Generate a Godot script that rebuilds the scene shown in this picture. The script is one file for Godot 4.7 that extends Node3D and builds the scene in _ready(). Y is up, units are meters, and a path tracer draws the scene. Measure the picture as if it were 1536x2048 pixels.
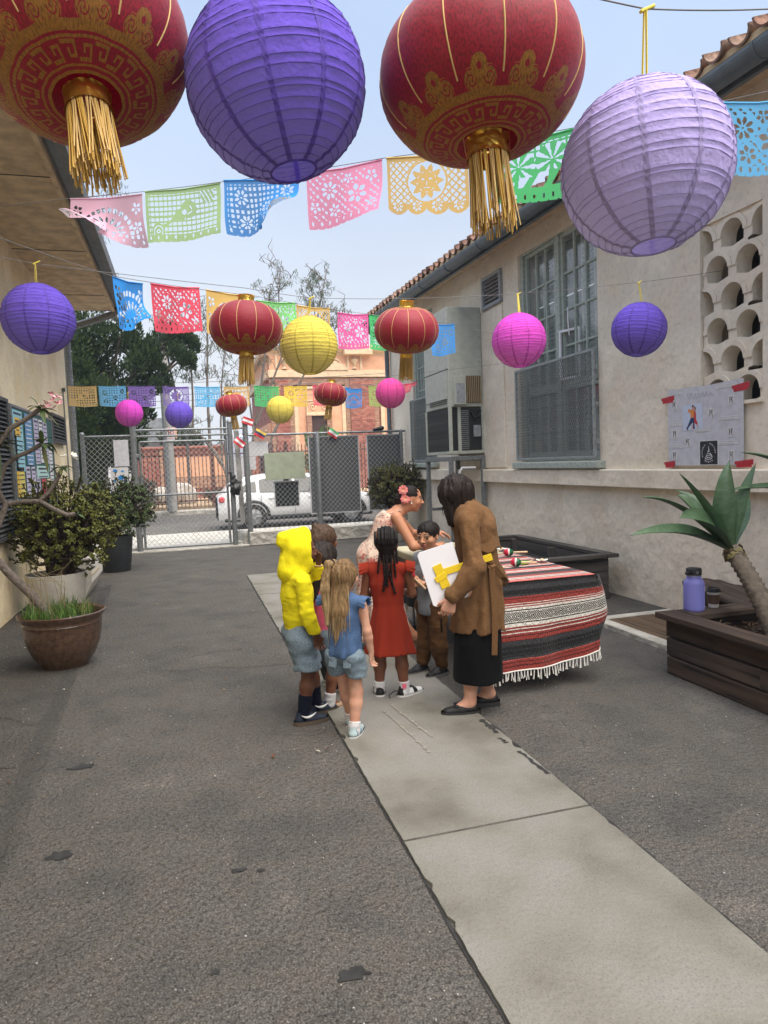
extends Node3D
class MB:
	var v := PackedVector3Array()
	var n := PackedVector3Array()
	var uv := PackedVector2Array()
	var c := PackedColorArray()
	var ix := PackedInt32Array()
	var col := Color(1, 1, 1)
	var tinted := false
	func tint(k: Color) -> MB:
		col = k
		tinted = true
		return self
	func vert(p: Vector3, nn: Vector3, t := Vector2.ZERO) -> int:
		v.append(p)
		n.append(nn)
		uv.append(t)
		c.append(col)
		return v.size() - 1
	func face(pts: Array, centre: Vector3, uvs := []) -> void:
		var nn: Vector3 = ((pts[1] - pts[0]) as Vector3).cross(pts[2] - pts[0])
		if nn.length_squared() < 1e-16 and pts.size() > 3:
			nn = ((pts[2] - pts[0]) as Vector3).cross(pts[3] - pts[0])
		if nn.length_squared() < 1e-18:
			return
		nn = nn.normalized()
		var mid := Vector3.ZERO
		for p in pts:
			mid += p
		var flip: bool = nn.dot(mid / pts.size() - centre) < 0.0
		if flip:
			nn = -nn
		var b := v.size()
		for i in pts.size():
			vert(pts[i], nn, uvs[i] if uvs.size() else Vector2.ZERO)
		for i in range(1, pts.size() - 1):
			if flip:
				ix.append_array([b, b + i, b + i + 1])
			else:
				ix.append_array([b, b + i + 1, b + i])
	func quad(a: Vector3, b: Vector3, cc: Vector3, d: Vector3, uvs := []) -> void:
		var nn := (b - a).cross(cc - a)
		if nn.length_squared() < 1e-18:
			nn = (cc - a).cross(d - a)
		if nn.length_squared() < 1e-18:
			return
		face([a, b, cc, d], (a + b + cc + d) / 4.0 - nn.normalized(), uvs)
	func box(at: Vector3, size: Vector3, bevel := 0.0, bs := Basis()) -> MB:
		var h := size / 2.0
		var e: float = minf(bevel, minf(h.x, minf(h.y, h.z)) * 0.9)
		var pt := func(s: Vector3, k: int) -> Vector3:
			var q := Vector3(s.x * (h.x - (0.0 if k == 0 else e)), s.y * (h.y - (0.0 if k == 1 else e)), s.z * (h.z - (0.0 if k == 2 else e)))
			return at + bs * q
		var sq := [Vector2(-1, -1), Vector2(1, -1), Vector2(1, 1), Vector2(-1, 1)]
		for k in 3:
			for s in [-1.0, 1.0]:
				var pts := []
				var uvs := []
				for w in sq:
					var q := Vector3.ZERO
					q[k] = s
					q[(k + 1) % 3] = w.x
					q[(k + 2) % 3] = w.y
					pts.append(pt.call(q, k))
					uvs.append(Vector2(w.x * h[(k + 1) % 3], w.y * h[(k + 2) % 3]))
				face(pts, at, uvs)
		if e > 0.0:
			for k in 3:
				var i := (k + 1) % 3
				var j := (k + 2) % 3
				for w in sq:
					var a := Vector3.ZERO
					a[i] = w.x
					a[j] = w.y
					var b := a
					a[k] = -1.0
					b[k] = 1.0
					face([pt.call(a, i), pt.call(b, i), pt.call(b, j), pt.call(a, j)], at)
			for sx in [-1.0, 1.0]:
				for sy in [-1.0, 1.0]:
					for sz in [-1.0, 1.0]:
						var s3 := Vector3(sx, sy, sz)
						face([pt.call(s3, 0), pt.call(s3, 1), pt.call(s3, 2)], at)
		return self
	func bar(a: Vector3, b: Vector3, w: float, d: float, bevel := 0.0, up := Vector3.UP) -> MB:
		var z := (b - a).normalized()
		var u := up
		if absf(z.dot(u)) > 0.99:
			u = Vector3.RIGHT
		var x := u.cross(z).normalized()
		return box((a + b) / 2.0, Vector3(w, d, (b - a).length()), bevel, Basis(x, z.cross(x), z))
	func tube(pts: Array, rad, sides := 8, caps := true, squash := 1.0) -> MB:
		var m := pts.size()
		var t0: Vector3 = (pts[1] - pts[0]).normalized()
		var u := t0.cross(Vector3.UP if absf(t0.y) < 0.9 else Vector3.RIGHT).normalized()
		var base := v.size()
		var acc := 0.0
		for i in m:
			var t: Vector3 = (pts[mini(i + 1, m - 1)] - pts[maxi(i - 1, 0)]).normalized()
			u = (u - t * u.dot(t)).normalized()
			var w := t.cross(u)
			var r: float = rad if rad is float else rad[i]
			if i > 0:
				acc += (pts[i] - pts[i - 1]).length()
			for k in sides + 1:
				var a := TAU * k / sides
				var d := u * cos(a) + w * sin(a) * squash
				vert(pts[i] + d * r, (u * cos(a) * squash + w * sin(a)).normalized(), Vector2(float(k) / sides, acc))
		for i in m - 1:
			for k in sides:
				var p := base + i * (sides + 1) + k
				var q := p + sides + 1
				ix.append_array([p, q + 1, p + 1, p, q, q + 1])
		if caps:
			for e in [0, m - 1]:
				var t2: Vector3 = (pts[1] - pts[0]).normalized() * -1.0 if e == 0 else (pts[m - 1] - pts[m - 2]).normalized()
				var ring := []
				for k in sides:
					ring.append(v[base + e * (sides + 1) + k])
				face(ring, pts[e] - t2)
		return self
	func lathe(prof: Array, segs := 24, xf := Transform3D(), a0 := 0.0, a1 := TAU, crease := 0.6) -> MB:
		var m := prof.size()
		var sn := []
		var lens := [0.0]
		for i in m - 1:
			var d: Vector2 = prof[i + 1] - prof[i]
			sn.append(Vector2(d.y, -d.x).normalized() if d.length() > 1e-7 else Vector2(1, 0))
			lens.append(lens[i] + d.length())
		for i in m - 1:
			var na: Vector2 = sn[i]
			var nb: Vector2 = sn[i]
			if i > 0 and sn[i - 1].dot(sn[i]) > crease:
				na = (sn[i - 1] + sn[i]).normalized()
			if i < m - 2 and sn[i + 1].dot(sn[i]) > crease:
				nb = (sn[i + 1] + sn[i]).normalized()
			var base := v.size()
			for k in segs + 1:
				var a := lerpf(a0, a1, float(k) / segs)
				var ca := cos(a)
				var sa := sin(a)
				for e in 2:
					var p: Vector2 = prof[i + e]
					var q: Vector2 = na if e == 0 else nb
					vert(xf * Vector3(p.x * ca, p.y, p.x * sa), (xf.basis * Vector3(q.x * ca, q.y, q.x * sa)).normalized(), Vector2(float(k) / segs, lens[i + e] / lens[m - 1]))
			for k in segs:
				var p0 := base + k * 2
				ix.append_array([p0, p0 + 2, p0 + 1, p0 + 1, p0 + 2, p0 + 3])
		return self
	func extrude(poly: PackedVector2Array, z0: float, z1: float, xf := Transform3D()) -> MB:
		var tri := Geometry2D.triangulate_polygon(poly)
		var area := 0.0
		for i in poly.size():
			area += poly[i].cross(poly[(i + 1) % poly.size()])
		for e in 2:
			var z := z0 if e == 0 else z1
			var nn := (xf.basis * Vector3(0, 0, -1 if e == 0 else 1)).normalized()
			var base := v.size()
			for p in poly:
				vert(xf * Vector3(p.x, p.y, z), nn, p)
			for i in range(0, tri.size(), 3):
				var a := poly[tri[i]]
				var ccw := (poly[tri[i + 1]] - a).cross(poly[tri[i + 2]] - a) > 0.0
				if ccw == (e == 1):
					ix.append_array([base + tri[i], base + tri[i + 2], base + tri[i + 1]])
				else:
					ix.append_array([base + tri[i], base + tri[i + 1], base + tri[i + 2]])
		if absf(z1 - z0) > 1e-6:
			for i in poly.size():
				var a := poly[i]
				var b := poly[(i + 1) % poly.size()]
				if area < 0.0:
					var s := a
					a = b
					b = s
				quad(xf * Vector3(a.x, a.y, z0), xf * Vector3(b.x, b.y, z0), xf * Vector3(b.x, b.y, z1), xf * Vector3(a.x, a.y, z1))
		return self
	func grid(pts: PackedVector3Array, nu: int, nv: int, us := 1.0, vs := 1.0, wrap := false, flip := false) -> MB:
		var base := v.size()
		for j in nv:
			for i in nu:
				var i0 := i - 1
				var i1 := i + 1
				if wrap:
					if i == 0:
						i0 = nu - 2
					if i == nu - 1:
						i1 = 1
				else:
					i0 = maxi(i0, 0)
					i1 = mini(i1, nu - 1)
				var du := pts[j * nu + i1] - pts[j * nu + i0]
				var dv := pts[mini(j + 1, nv - 1) * nu + i] - pts[maxi(j - 1, 0) * nu + i]
				var nn := du.cross(dv).normalized()
				vert(pts[j * nu + i], -nn if flip else nn, Vector2(us * i / (nu - 1), vs * j / (nv - 1)))
		for j in nv - 1:
			for i in nu - 1:
				var p := base + j * nu + i
				var q := p + nu
				if flip:
					ix.append_array([p, p + 1, q + 1, p, q + 1, q])
				else:
					ix.append_array([p, q + 1, p + 1, p, q, q + 1])
		return self
	func add(o: MB, xf := Transform3D()) -> MB:
		var base := v.size()
		v.append_array(xf * o.v)
		var nb := Transform3D(xf.basis.inverse().transposed(), Vector3.ZERO)
		for q in o.n:
			n.append((nb.basis * q).normalized())
		uv.append_array(o.uv)
		if tinted:
			for i in o.v.size():
				c.append(col)
		else:
			c.append_array(o.c)
			tinted = tinted or o.tinted
		var mir := xf.basis.determinant() < 0.0
		for i in range(0, o.ix.size(), 3):
			if mir:
				ix.append_array([base + o.ix[i], base + o.ix[i + 2], base + o.ix[i + 1]])
			else:
				ix.append_array([base + o.ix[i], base + o.ix[i + 1], base + o.ix[i + 2]])
		return self
	func words(what: String, height: float, xf: Transform3D, fat := 0.0, face_name := "Droid Sans") -> MB:
		var f := SystemFont.new()
		f.font_names = PackedStringArray([face_name])
		var t := TextMesh.new()
		t.font = f
		t.text = what
		t.font_size = 32
		t.pixel_size = height / 23.0
		t.depth = 0.0005
		if fat > 0.0:
			f.font_weight = 700
		for s in t.get_surface_count():
			var a := t.surface_get_arrays(s)
			var base := v.size()
			var vs: PackedVector3Array = a[Mesh.ARRAY_VERTEX]
			var ns: PackedVector3Array = a[Mesh.ARRAY_NORMAL]
			for i in vs.size():
				vert(xf * vs[i], (xf.basis * ns[i]).normalized())
			if a[Mesh.ARRAY_INDEX] != null:
				for i in a[Mesh.ARRAY_INDEX]:
					ix.append(base + i)
			else:
				for i in vs.size():
					ix.append(base + i)
		return self
	func mesh() -> ArrayMesh:
		var a := []
		a.resize(Mesh.ARRAY_MAX)
		a[Mesh.ARRAY_VERTEX] = v
		a[Mesh.ARRAY_NORMAL] = n
		a[Mesh.ARRAY_TEX_UV] = uv
		if tinted:
			a[Mesh.ARRAY_COLOR] = c
		a[Mesh.ARRAY_INDEX] = ix
		var m := ArrayMesh.new()
		m.add_surface_from_arrays(Mesh.PRIMITIVE_TRIANGLES, a)
		return m
class Field:
	var o: Vector3
	var h: float
	var nx: int
	var ny: int
	var nz: int
	var f := PackedFloat32Array()
	func _init(lo: Vector3, hi: Vector3, cell: float) -> void:
		o = lo
		h = cell
		nx = int((hi.x - lo.x) / cell) + 2
		ny = int((hi.y - lo.y) / cell) + 2
		nz = int((hi.z - lo.z) / cell) + 2
		f.resize(nx * ny * nz)
		f.fill(10.0)
	func cap(a: Vector3, b: Vector3, ra: float, rb: float, k := 0.02, side := Vector3.ZERO, flat := 1.0, wav := [], cut := false) -> Field:
		var r := maxf(ra, rb) * maxf(1.0, flat) + k + 3.0 * h
		var lo := Vector3(minf(a.x, b.x), minf(a.y, b.y), minf(a.z, b.z)) - Vector3(r, r, r)
		var hi := Vector3(maxf(a.x, b.x), maxf(a.y, b.y), maxf(a.z, b.z)) + Vector3(r, r, r)
		var x0 := maxi(0, int((lo.x - o.x) / h))
		var y0 := maxi(0, int((lo.y - o.y) / h))
		var z0 := maxi(0, int((lo.z - o.z) / h))
		var x1 := mini(nx - 1, int((hi.x - o.x) / h) + 1)
		var y1 := mini(ny - 1, int((hi.y - o.y) / h) + 1)
		var z1 := mini(nz - 1, int((hi.z - o.z) / h) + 1)
		var ab := b - a
		var l2 := maxf(ab.length_squared(), 1e-9)
		var sq := 1.0 / flat - 1.0
		var flatten := flat != 1.0
		var pleat := wav.size() > 0
		var axis := ab.normalized()
		var pu := Vector3.ZERO
		var pw := Vector3.ZERO
		if pleat:
			pu = axis.cross(Vector3(0.3, 0.1, 1)).normalized()
			pw = axis.cross(pu)
		for z in range(z0, z1 + 1):
			for y in range(y0, y1 + 1):
				var i := (z * ny + y) * nx + x0
				var p := o + Vector3(x0, y, z) * h
				for x in range(x0, x1 + 1):
					var pa := p - a
					var raw := pa.dot(ab) / l2
					var t := clampf(raw, 0.0, 1.0)
					var q := pa - ab * t
					if flatten:
						q += side * (q.dot(side) * sq)
					var rr := lerpf(ra, rb, t)
					if pleat:
						var an := atan2(q.dot(pu), q.dot(pw))
						rr += lerpf(wav[1], wav[2], t) * (sin(an * wav[0] + wav[3]) + 0.5 * sin(an * wav[0] * 1.7 + wav[3] * 2.0 + t * 2.0))
					var d := q.length() - rr
					var g := f[i]
					if cut:
						f[i] = maxf(g, -d) if k <= 0.0 else -_smin(-g, d, k)
					elif k > 0.0:
						var e := maxf(k - absf(g - d), 0.0) / k
						f[i] = minf(g, d) - e * e * k * 0.25
					else:
						f[i] = minf(g, d)
					i += 1
					p.x += h
		return self
	func _smin(a: float, b: float, k: float) -> float:
		var e := maxf(k - absf(a - b), 0.0) / k
		return minf(a, b) - e * e * k * 0.25
	func ball(a: Vector3, r: Vector3, k := 0.01, bs := Basis(), cut := false) -> Field:
		var m := maxf(r.x, maxf(r.y, r.z)) + k + 3.0 * h
		var x0 := maxi(0, int((a.x - m - o.x) / h))
		var y0 := maxi(0, int((a.y - m - o.y) / h))
		var z0 := maxi(0, int((a.z - m - o.z) / h))
		var x1 := mini(nx - 1, int((a.x + m - o.x) / h) + 1)
		var y1 := mini(ny - 1, int((a.y + m - o.y) / h) + 1)
		var z1 := mini(nz - 1, int((a.z + m - o.z) / h) + 1)
		var inv := bs.transposed()
		var ri := Vector3(1.0 / r.x, 1.0 / r.y, 1.0 / r.z)
		var rm := minf(r.x, minf(r.y, r.z))
		for z in range(z0, z1 + 1):
			for y in range(y0, y1 + 1):
				var i := (z * ny + y) * nx + x0
				for x in range(x0, x1 + 1):
					var q := inv * (o + Vector3(x, y, z) * h - a)
					var l := (q * ri).length()
					var l2 := (q * ri * ri).length()
					var d := l * (l - 1.0) / maxf(l2, 1e-6) if l > 0.05 else -rm
					var g := f[i]
					if cut:
						f[i] = -_smin(-g, d, maxf(k, 1e-4))
					else:
						f[i] = _smin(g, d, maxf(k, 1e-4))
					i += 1
		return self
	func plane(p0: Vector3, nn: Vector3) -> Field:
		for z in nz:
			for y in ny:
				var i := (z * ny + y) * nx
				for x in nx:
					if f[i] < 0.05:
						f[i] = maxf(f[i], (o + Vector3(x, y, z) * h - p0).dot(nn))
					i += 1
		return self
	func rough(amp: float, freq: float, stretch := Vector3.ONE, sd := 1) -> Field:
		var fn := FastNoiseLite.new()
		fn.seed = sd
		fn.frequency = freq
		fn.fractal_octaves = 2
		var lim := 4.0 * h
		for z in nz:
			for y in ny:
				var i := (z * ny + y) * nx
				for x in nx:
					if absf(f[i]) < lim:
						f[i] += amp * fn.get_noise_3dv((o + Vector3(x, y, z) * h) * stretch)
					i += 1
		return self
	func into(mb: MB, paint = null) -> MB:
		var id := PackedInt32Array()
		id.resize(nx * ny * nz)
		id.fill(-1)
		var sx := 1
		var sy := nx
		var sz := nx * ny
		var lim := 6.0 * h
		var offs := [0, 1, sy, sy + 1, sz, sz + 1, sz + sy, sz + sy + 1]
		var ed := [[0, 1], [2, 3], [4, 5], [6, 7], [0, 2], [1, 3], [4, 6], [5, 7], [0, 4], [1, 5], [2, 6], [3, 7]]
		var cor := [Vector3(0, 0, 0), Vector3(1, 0, 0), Vector3(0, 1, 0), Vector3(1, 1, 0), Vector3(0, 0, 1), Vector3(1, 0, 1), Vector3(0, 1, 1), Vector3(1, 1, 1)]
		if paint != null:
			mb.tinted = true
		var g := PackedFloat32Array()
		g.resize(8)
		for z in nz - 1:
			for y in ny - 1:
				var i := (z * ny + y) * nx
				for x in nx - 1:
					var f0 := f[i]
					if f0 < lim and f0 > -lim:
						var neg := 0
						for e in 8:
							g[e] = f[i + offs[e]]
							if g[e] < 0.0:
								neg += 1
						if neg > 0 and neg < 8:
							var s := Vector3.ZERO
							var cnt := 0
							for e in ed:
								var a := g[e[0]]
								var b := g[e[1]]
								if (a < 0.0) != (b < 0.0):
									s += (cor[e[0]] as Vector3).lerp(cor[e[1]], a / (a - b))
									cnt += 1
							var p := o + (Vector3(x, y, z) + s / cnt) * h
							var gr := Vector3(g[1] + g[3] + g[5] + g[7] - g[0] - g[2] - g[4] - g[6], g[2] + g[3] + g[6] + g[7] - g[0] - g[1] - g[4] - g[5], g[4] + g[5] + g[6] + g[7] - g[0] - g[1] - g[2] - g[3])
							if paint != null:
								mb.col = paint.call(p)
							id[i] = mb.vert(p, gr.normalized() if gr.length_squared() > 1e-14 else Vector3.UP)
					i += 1
		for z in range(1, nz - 1):
			for y in range(1, ny - 1):
				var i := (z * ny + y) * nx + 1
				for x in range(1, nx - 1):
					var f0 := f[i]
					if f0 < lim and f0 > -lim:
						var inside := f0 < 0.0
						if (f[i + 1] < 0.0) != inside:
							_q(mb, id, i, i - sy, i - sy - sz, i - sz, inside)
						if (f[i + sy] < 0.0) != inside:
							_q(mb, id, i, i - sz, i - sz - sx, i - sx, inside)
						if (f[i + sz] < 0.0) != inside:
							_q(mb, id, i, i - sx, i - sx - sy, i - sy, inside)
					i += 1
		return mb
	func _q(mb: MB, id: PackedInt32Array, a: int, b: int, cc: int, d: int, inside: bool) -> void:
		var p := id[a]
		var q := id[b]
		var r := id[cc]
		var s := id[d]
		if p < 0 or q < 0 or r < 0 or s < 0:
			return
		if inside:
			mb.ix.append_array([p, r, q, p, s, r])
		else:
			mb.ix.append_array([p, q, r, p, r, s])
var taken := {}
var rng := RandomNumberGenerator.new()
func numbered(called: String) -> String:
	if not taken.has(called):
		taken[called] = 0
		return called
	taken[called] += 1
	return "%s_%03d" % [called, taken[called]]
func tag(o: Node3D, label: String, category: String, group := "") -> Node3D:
	o.set_meta("label", label)
	o.set_meta("category", category)
	if group != "":
		o.set_meta("group", group)
	return o
func thing(called: String, label: String, category: String, at := Vector3.ZERO, turn := 0.0, group := "") -> Node3D:
	var o := Node3D.new()
	o.name = numbered(called)
	add_child(o)
	o.position = at
	o.rotation.y = turn
	return tag(o, label, category, group)
func part(called: String, m, mat: Material, parent: Node3D, label := "") -> MeshInstance3D:
	var o := MeshInstance3D.new()
	o.mesh = m.mesh() if m is MB else m
	o.material_override = mat
	o.name = called
	parent.add_child(o, true)
	if label != "":
		o.set_meta("label", label)
	return o
func stuff(o: Node3D) -> Node3D:
	o.set_meta("kind", "stuff")
	return o
func solo(called: String, m, mat: Material, label: String, category: String, group := "") -> MeshInstance3D:
	var o := MeshInstance3D.new()
	o.mesh = m.mesh() if m is MB else m
	o.material_override = mat
	o.name = numbered(called)
	add_child(o)
	tag(o, label, category, group)
	return o
func struct(called: String, m, mat: Material) -> MeshInstance3D:
	var o := MeshInstance3D.new()
	o.mesh = m.mesh() if m is MB else m
	o.material_override = mat
	o.name = numbered(called)
	add_child(o)
	o.set_meta("kind", "structure")
	return o
func copy(src: Node3D, label: String, at: Vector3, turn := 0.0) -> Node3D:
	var o: Node3D = src.duplicate()
	o.name = numbered(String(src.name).rstrip("0123456789").trim_suffix("_"))
	add_child(o)
	o.position = at
	o.rotation = Vector3(0, turn, 0)
	if label != "":
		o.set_meta("label", label)
	return o
func mb() -> MB:
	return MB.new()
func noise(sd: int, freq: float, oct := 4) -> FastNoiseLite:
	var f := FastNoiseLite.new()
	f.seed = sd
	f.frequency = freq
	f.fractal_octaves = oct
	return f
var M := {}
func lin(r: float, g: float, b: float) -> Color:
	return Color(r, g, b).linear_to_srgb()
func flat_mat(key: String, c: Color, rough := 0.8, metal := 0.0, spec := 0.5) -> StandardMaterial3D:
	var m := StandardMaterial3D.new()
	m.resource_name = key
	m.albedo_color = c
	m.roughness = rough
	m.metallic = metal
	m.metallic_specular = spec
	M[key] = m
	return m
func ramp(stops: Array) -> Gradient:
	var g := Gradient.new()
	var o := PackedFloat32Array()
	var c := PackedColorArray()
	for s in stops:
		o.append(s[0])
		c.append(s[1])
	g.offsets = o
	g.colors = c
	return g
func ntex(fn: FastNoiseLite, size: int, stops := [], as_normal := 0.0) -> NoiseTexture2D:
	var t := NoiseTexture2D.new()
	t.width = size
	t.height = size
	t.seamless = true
	t.noise = fn
	if as_normal > 0.0:
		t.as_normal_map = true
		t.bump_strength = as_normal
	if stops.size():
		t.color_ramp = ramp(stops)
	return t
func grey(v: float) -> Color:
	return Color(v, v, v)
func triplanar(m: StandardMaterial3D, per_metre: float, world := true) -> StandardMaterial3D:
	m.uv1_triplanar = true
	m.uv1_world_triplanar = world
	m.uv1_scale = Vector3.ONE * per_metre
	return m
func second(m: StandardMaterial3D, t: Texture2D, per_metre: float) -> void:
	m.detail_enabled = true
	m.detail_albedo = t
	m.detail_blend_mode = BaseMaterial3D.BLEND_MODE_MUL
	m.detail_uv_layer = BaseMaterial3D.DETAIL_UV_2
	m.uv2_triplanar = true
	m.uv2_world_triplanar = m.uv1_world_triplanar
	m.uv2_scale = Vector3.ONE * per_metre
var pool := {}
func pooled(vary: float, freq: float, relief := 0.0) -> NoiseTexture2D:
	var q: float = 0.1 if vary < 0.16 else 0.22 if vary < 0.3 else 0.42
	var key := "%s %s %s" % [q, freq, relief]
	if not pool.has(key):
		if relief > 0.0:
			pool[key] = ntex(noise(50 + pool.size(), freq * 1.5, 5), 256, [], relief)
		else:
			pool[key] = ntex(noise(1 + pool.size(), freq, 5), 256, [[0.0, grey(1.0 - q)], [0.5, grey(1.0 - q * 0.4)], [1.0, grey(1.0)]])
	return pool[key]
func grained(key: String, c: Color, rough: float, vary: float, per_metre: float, relief := 0.0, sd := 1, freq := 0.02) -> StandardMaterial3D:
	var m := flat_mat(key, c, rough)
	m.albedo_texture = pooled(vary, freq)
	triplanar(m, per_metre)
	m.uv1_offset = Vector3(sd * 0.137, sd * 0.291, sd * 0.073)
	if relief > 0.0:
		m.normal_enabled = true
		m.normal_texture = pooled(0.0, freq, 2.0 if relief < 2.5 else 5.0 if relief < 7.0 else 10.0)
	return m
func img_mat(key: String, im: Image, rough := 0.85) -> StandardMaterial3D:
	var m := flat_mat(key, Color.WHITE, rough)
	im.generate_mipmaps()
	m.albedo_texture = ImageTexture.create_from_image(im)
	return m
func stucco(key: String, c: Color, stain: Color, sd: int) -> StandardMaterial3D:
	var m := flat_mat(key, c, 0.92, 0.0, 0.3)
	m.albedo_texture = ntex(noise(sd, 0.006, 5), 512, [[0.0, stain], [0.42, Color(0.95, 0.95, 0.95)], [0.6, Color.WHITE], [1.0, Color(0.97, 0.975, 0.985)]])
	triplanar(m, 0.32)
	second(m, ntex(noise(sd + 3, 0.03, 4), 512, [[0.0, grey(0.90)], [0.28, grey(0.98)], [0.55, grey(1.0)], [1.0, grey(1.0)]]), 0.9)
	m.normal_enabled = true
	m.normal_scale = 0.2
	m.normal_texture = ntex(noise(sd + 7, 0.03, 6), 512, [], 7.0)
	return m
func wood(key: String, dark: Color, pale: Color, sd: int) -> StandardMaterial3D:
	var w := 256
	var im := Image.create(w, 512, false, Image.FORMAT_RGB8)
	var fn := noise(sd, 0.05, 4)
	var fk := noise(sd + 1, 0.012, 3)
	for y in 512:
		for x in w:
			var a := fn.get_noise_2d(x * 1.6, y * 0.05) * 0.5 + 0.5
			var b := fk.get_noise_2d(x * 1.2, y * 0.3) * 0.5 + 0.5
			var t := clampf(a * 0.75 + b * 0.5 - 0.12, 0.0, 1.0)
			var k := dark.lerp(pale, t)
			if a < 0.26:
				k = k.darkened(0.45)
			im.set_pixel(x, y, k)
	var m := img_mat(key, im, 0.85)
	m.uv1_scale = Vector3(2.2, 0.55, 1)
	m.uv1_triplanar = false
	return m
func cloth(key: String, c: Color, per_metre := 6.0, vary := 0.18, weave := 5.0) -> StandardMaterial3D:
	var m := flat_mat(key, c, 0.95, 0.0, 0.2)
	m.albedo_texture = pooled(vary, 0.05)
	triplanar(m, per_metre, false)
	m.normal_enabled = true
	m.normal_scale = 0.5
	m.normal_texture = pooled(0.0, 0.08, 5.0)
	m.rim_enabled = true
	m.rim = 0.25
	m.rim_tint = 0.6
	return m
func painted(key: String, rough := 0.85, spec := 0.4) -> StandardMaterial3D:
	var m := flat_mat(key, Color.WHITE, rough, 0.0, spec)
	m.vertex_color_use_as_albedo = true
	return m
func brick_image(w: int, hgt: int, rows: int, per_row: int, mortar: Color, tones: Array, sd: int) -> Image:
	var im := Image.create(w, hgt, false, Image.FORMAT_RGB8)
	im.fill(mortar)
	var r := RandomNumberGenerator.new()
	r.seed = sd
	var bh := float(hgt) / rows
	var bw := float(w) / per_row
	for j in rows:
		for i in per_row + 1:
			var x := int((i - (0.5 if j % 2 else 0.0)) * bw)
			var k: Color = tones[r.randi() % tones.size()]
			k = k.darkened(r.randf() * 0.18)
			im.fill_rect(Rect2i(x + 1, int(j * bh) + 1, int(bw) - 2, int(bh) - 2), k)
	return im
func serape_image() -> Image:
	var w := 512
	var hh := 1024
	var im := Image.create(w, hh, false, Image.FORMAT_RGB8)
	var ink := Color(0.045, 0.045, 0.055)
	var dusk := Color(0.19, 0.19, 0.20)
	var red := Color(0.56, 0.20, 0.165)
	var maroon := Color(0.28, 0.06, 0.06)
	var rose := Color(0.78, 0.36, 0.33)
	var cream := Color(0.86, 0.84, 0.80)
	var band := [[0.012, cream], [0.03, red], [0.006, maroon], [0.022, red], [0.006, maroon], [0.016, red], [0.005, rose], [0.02, dusk], [0.012, ink], [0.006, dusk], [0.03, ink], [0.007, dusk], [0.024, ink], [0.008, dusk], [0.03, dusk], [0.006, maroon],
		[0.026, red], [0.007, maroon], [0.018, red], [0.006, cream], [0.016, red], [0.006, maroon], [0.008, cream], [0.014, red], [0.006, cream], [0.02, cream], [0.008, ink], [0.007, cream], [0.07, Color(1, 0, 1)], [0.007, cream], [0.008, ink], [0.02, cream],
		[0.008, red], [0.006, cream], [0.012, red], [0.006, cream], [0.03, red], [0.006, maroon], [0.014, red], [0.012, dusk], [0.03, ink], [0.006, dusk], [0.04, dusk], [0.02, ink]]
	var top := [[0.022, rose], [0.006, cream], [0.018, red], [0.008, rose], [0.012, cream], [0.03, Color(1, 0, 1)], [0.012, cream], [0.016, rose], [0.03, red], [0.006, maroon], [0.012, rose], [0.05, dusk], [0.03, ink], [0.03, dusk], [0.012, red], [0.02, rose],
		[0.012, cream], [0.03, Color(1, 0, 1)], [0.02, cream], [0.02, rose], [0.024, red], [0.03, rose], [0.04, dusk], [0.03, ink], [0.012, dusk], [0.02, cream]]
	var rows := band + top + top + top
	var fn := noise(77, 0.09, 3)
	var y := 0.0
	var nth := 0
	for b in rows:
		nth += 1
		var y0 := int(y)
		y += b[0] * hh / 2.4 * (0.885 if nth <= 39 else 1.0)
		var y1 := mini(int(y), hh)
		for j in range(y0, y1):
			for i in w:
				var k: Color = b[1]
				if k == Color(1, 0, 1):
					var s := float(j - y0) / maxf(y1 - y0, 1) * 2.0 - 1.0
					var u := fposmod(i / 56.0, 1.0) * 2.0 - 1.0
					var g := fposmod((absf(u) * 1.6 + absf(s) * 0.8) * 2.3, 1.0)
					k = ink if g < 0.55 else cream
				im.set_pixel(i, j, k.darkened(clampf(fn.get_noise_2d(i * 0.6, j * 3.0) * 0.18 + 0.05, 0.0, 0.25)))
	return im
func blanket_image() -> Image:
	var im := Image.create(256, 256, false, Image.FORMAT_RGB8)
	var cols := [Color(0.07, 0.07, 0.075), Color(0.62, 0.58, 0.46), Color(0.16, 0.16, 0.15), Color(0.08, 0.08, 0.085), Color(0.72, 0.69, 0.58), Color(0.3, 0.24, 0.17), Color(0.06, 0.06, 0.065)]
	var wid := [26, 9, 14, 30, 7, 12, 30, 12, 8, 22]
	var y := 0
	var k := 0
	while y < 256:
		im.fill_rect(Rect2i(0, y, 256, wid[k % 10]), cols[(k * 3) % 7])
		y += wid[k % 10]
		k += 1
	return im
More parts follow.
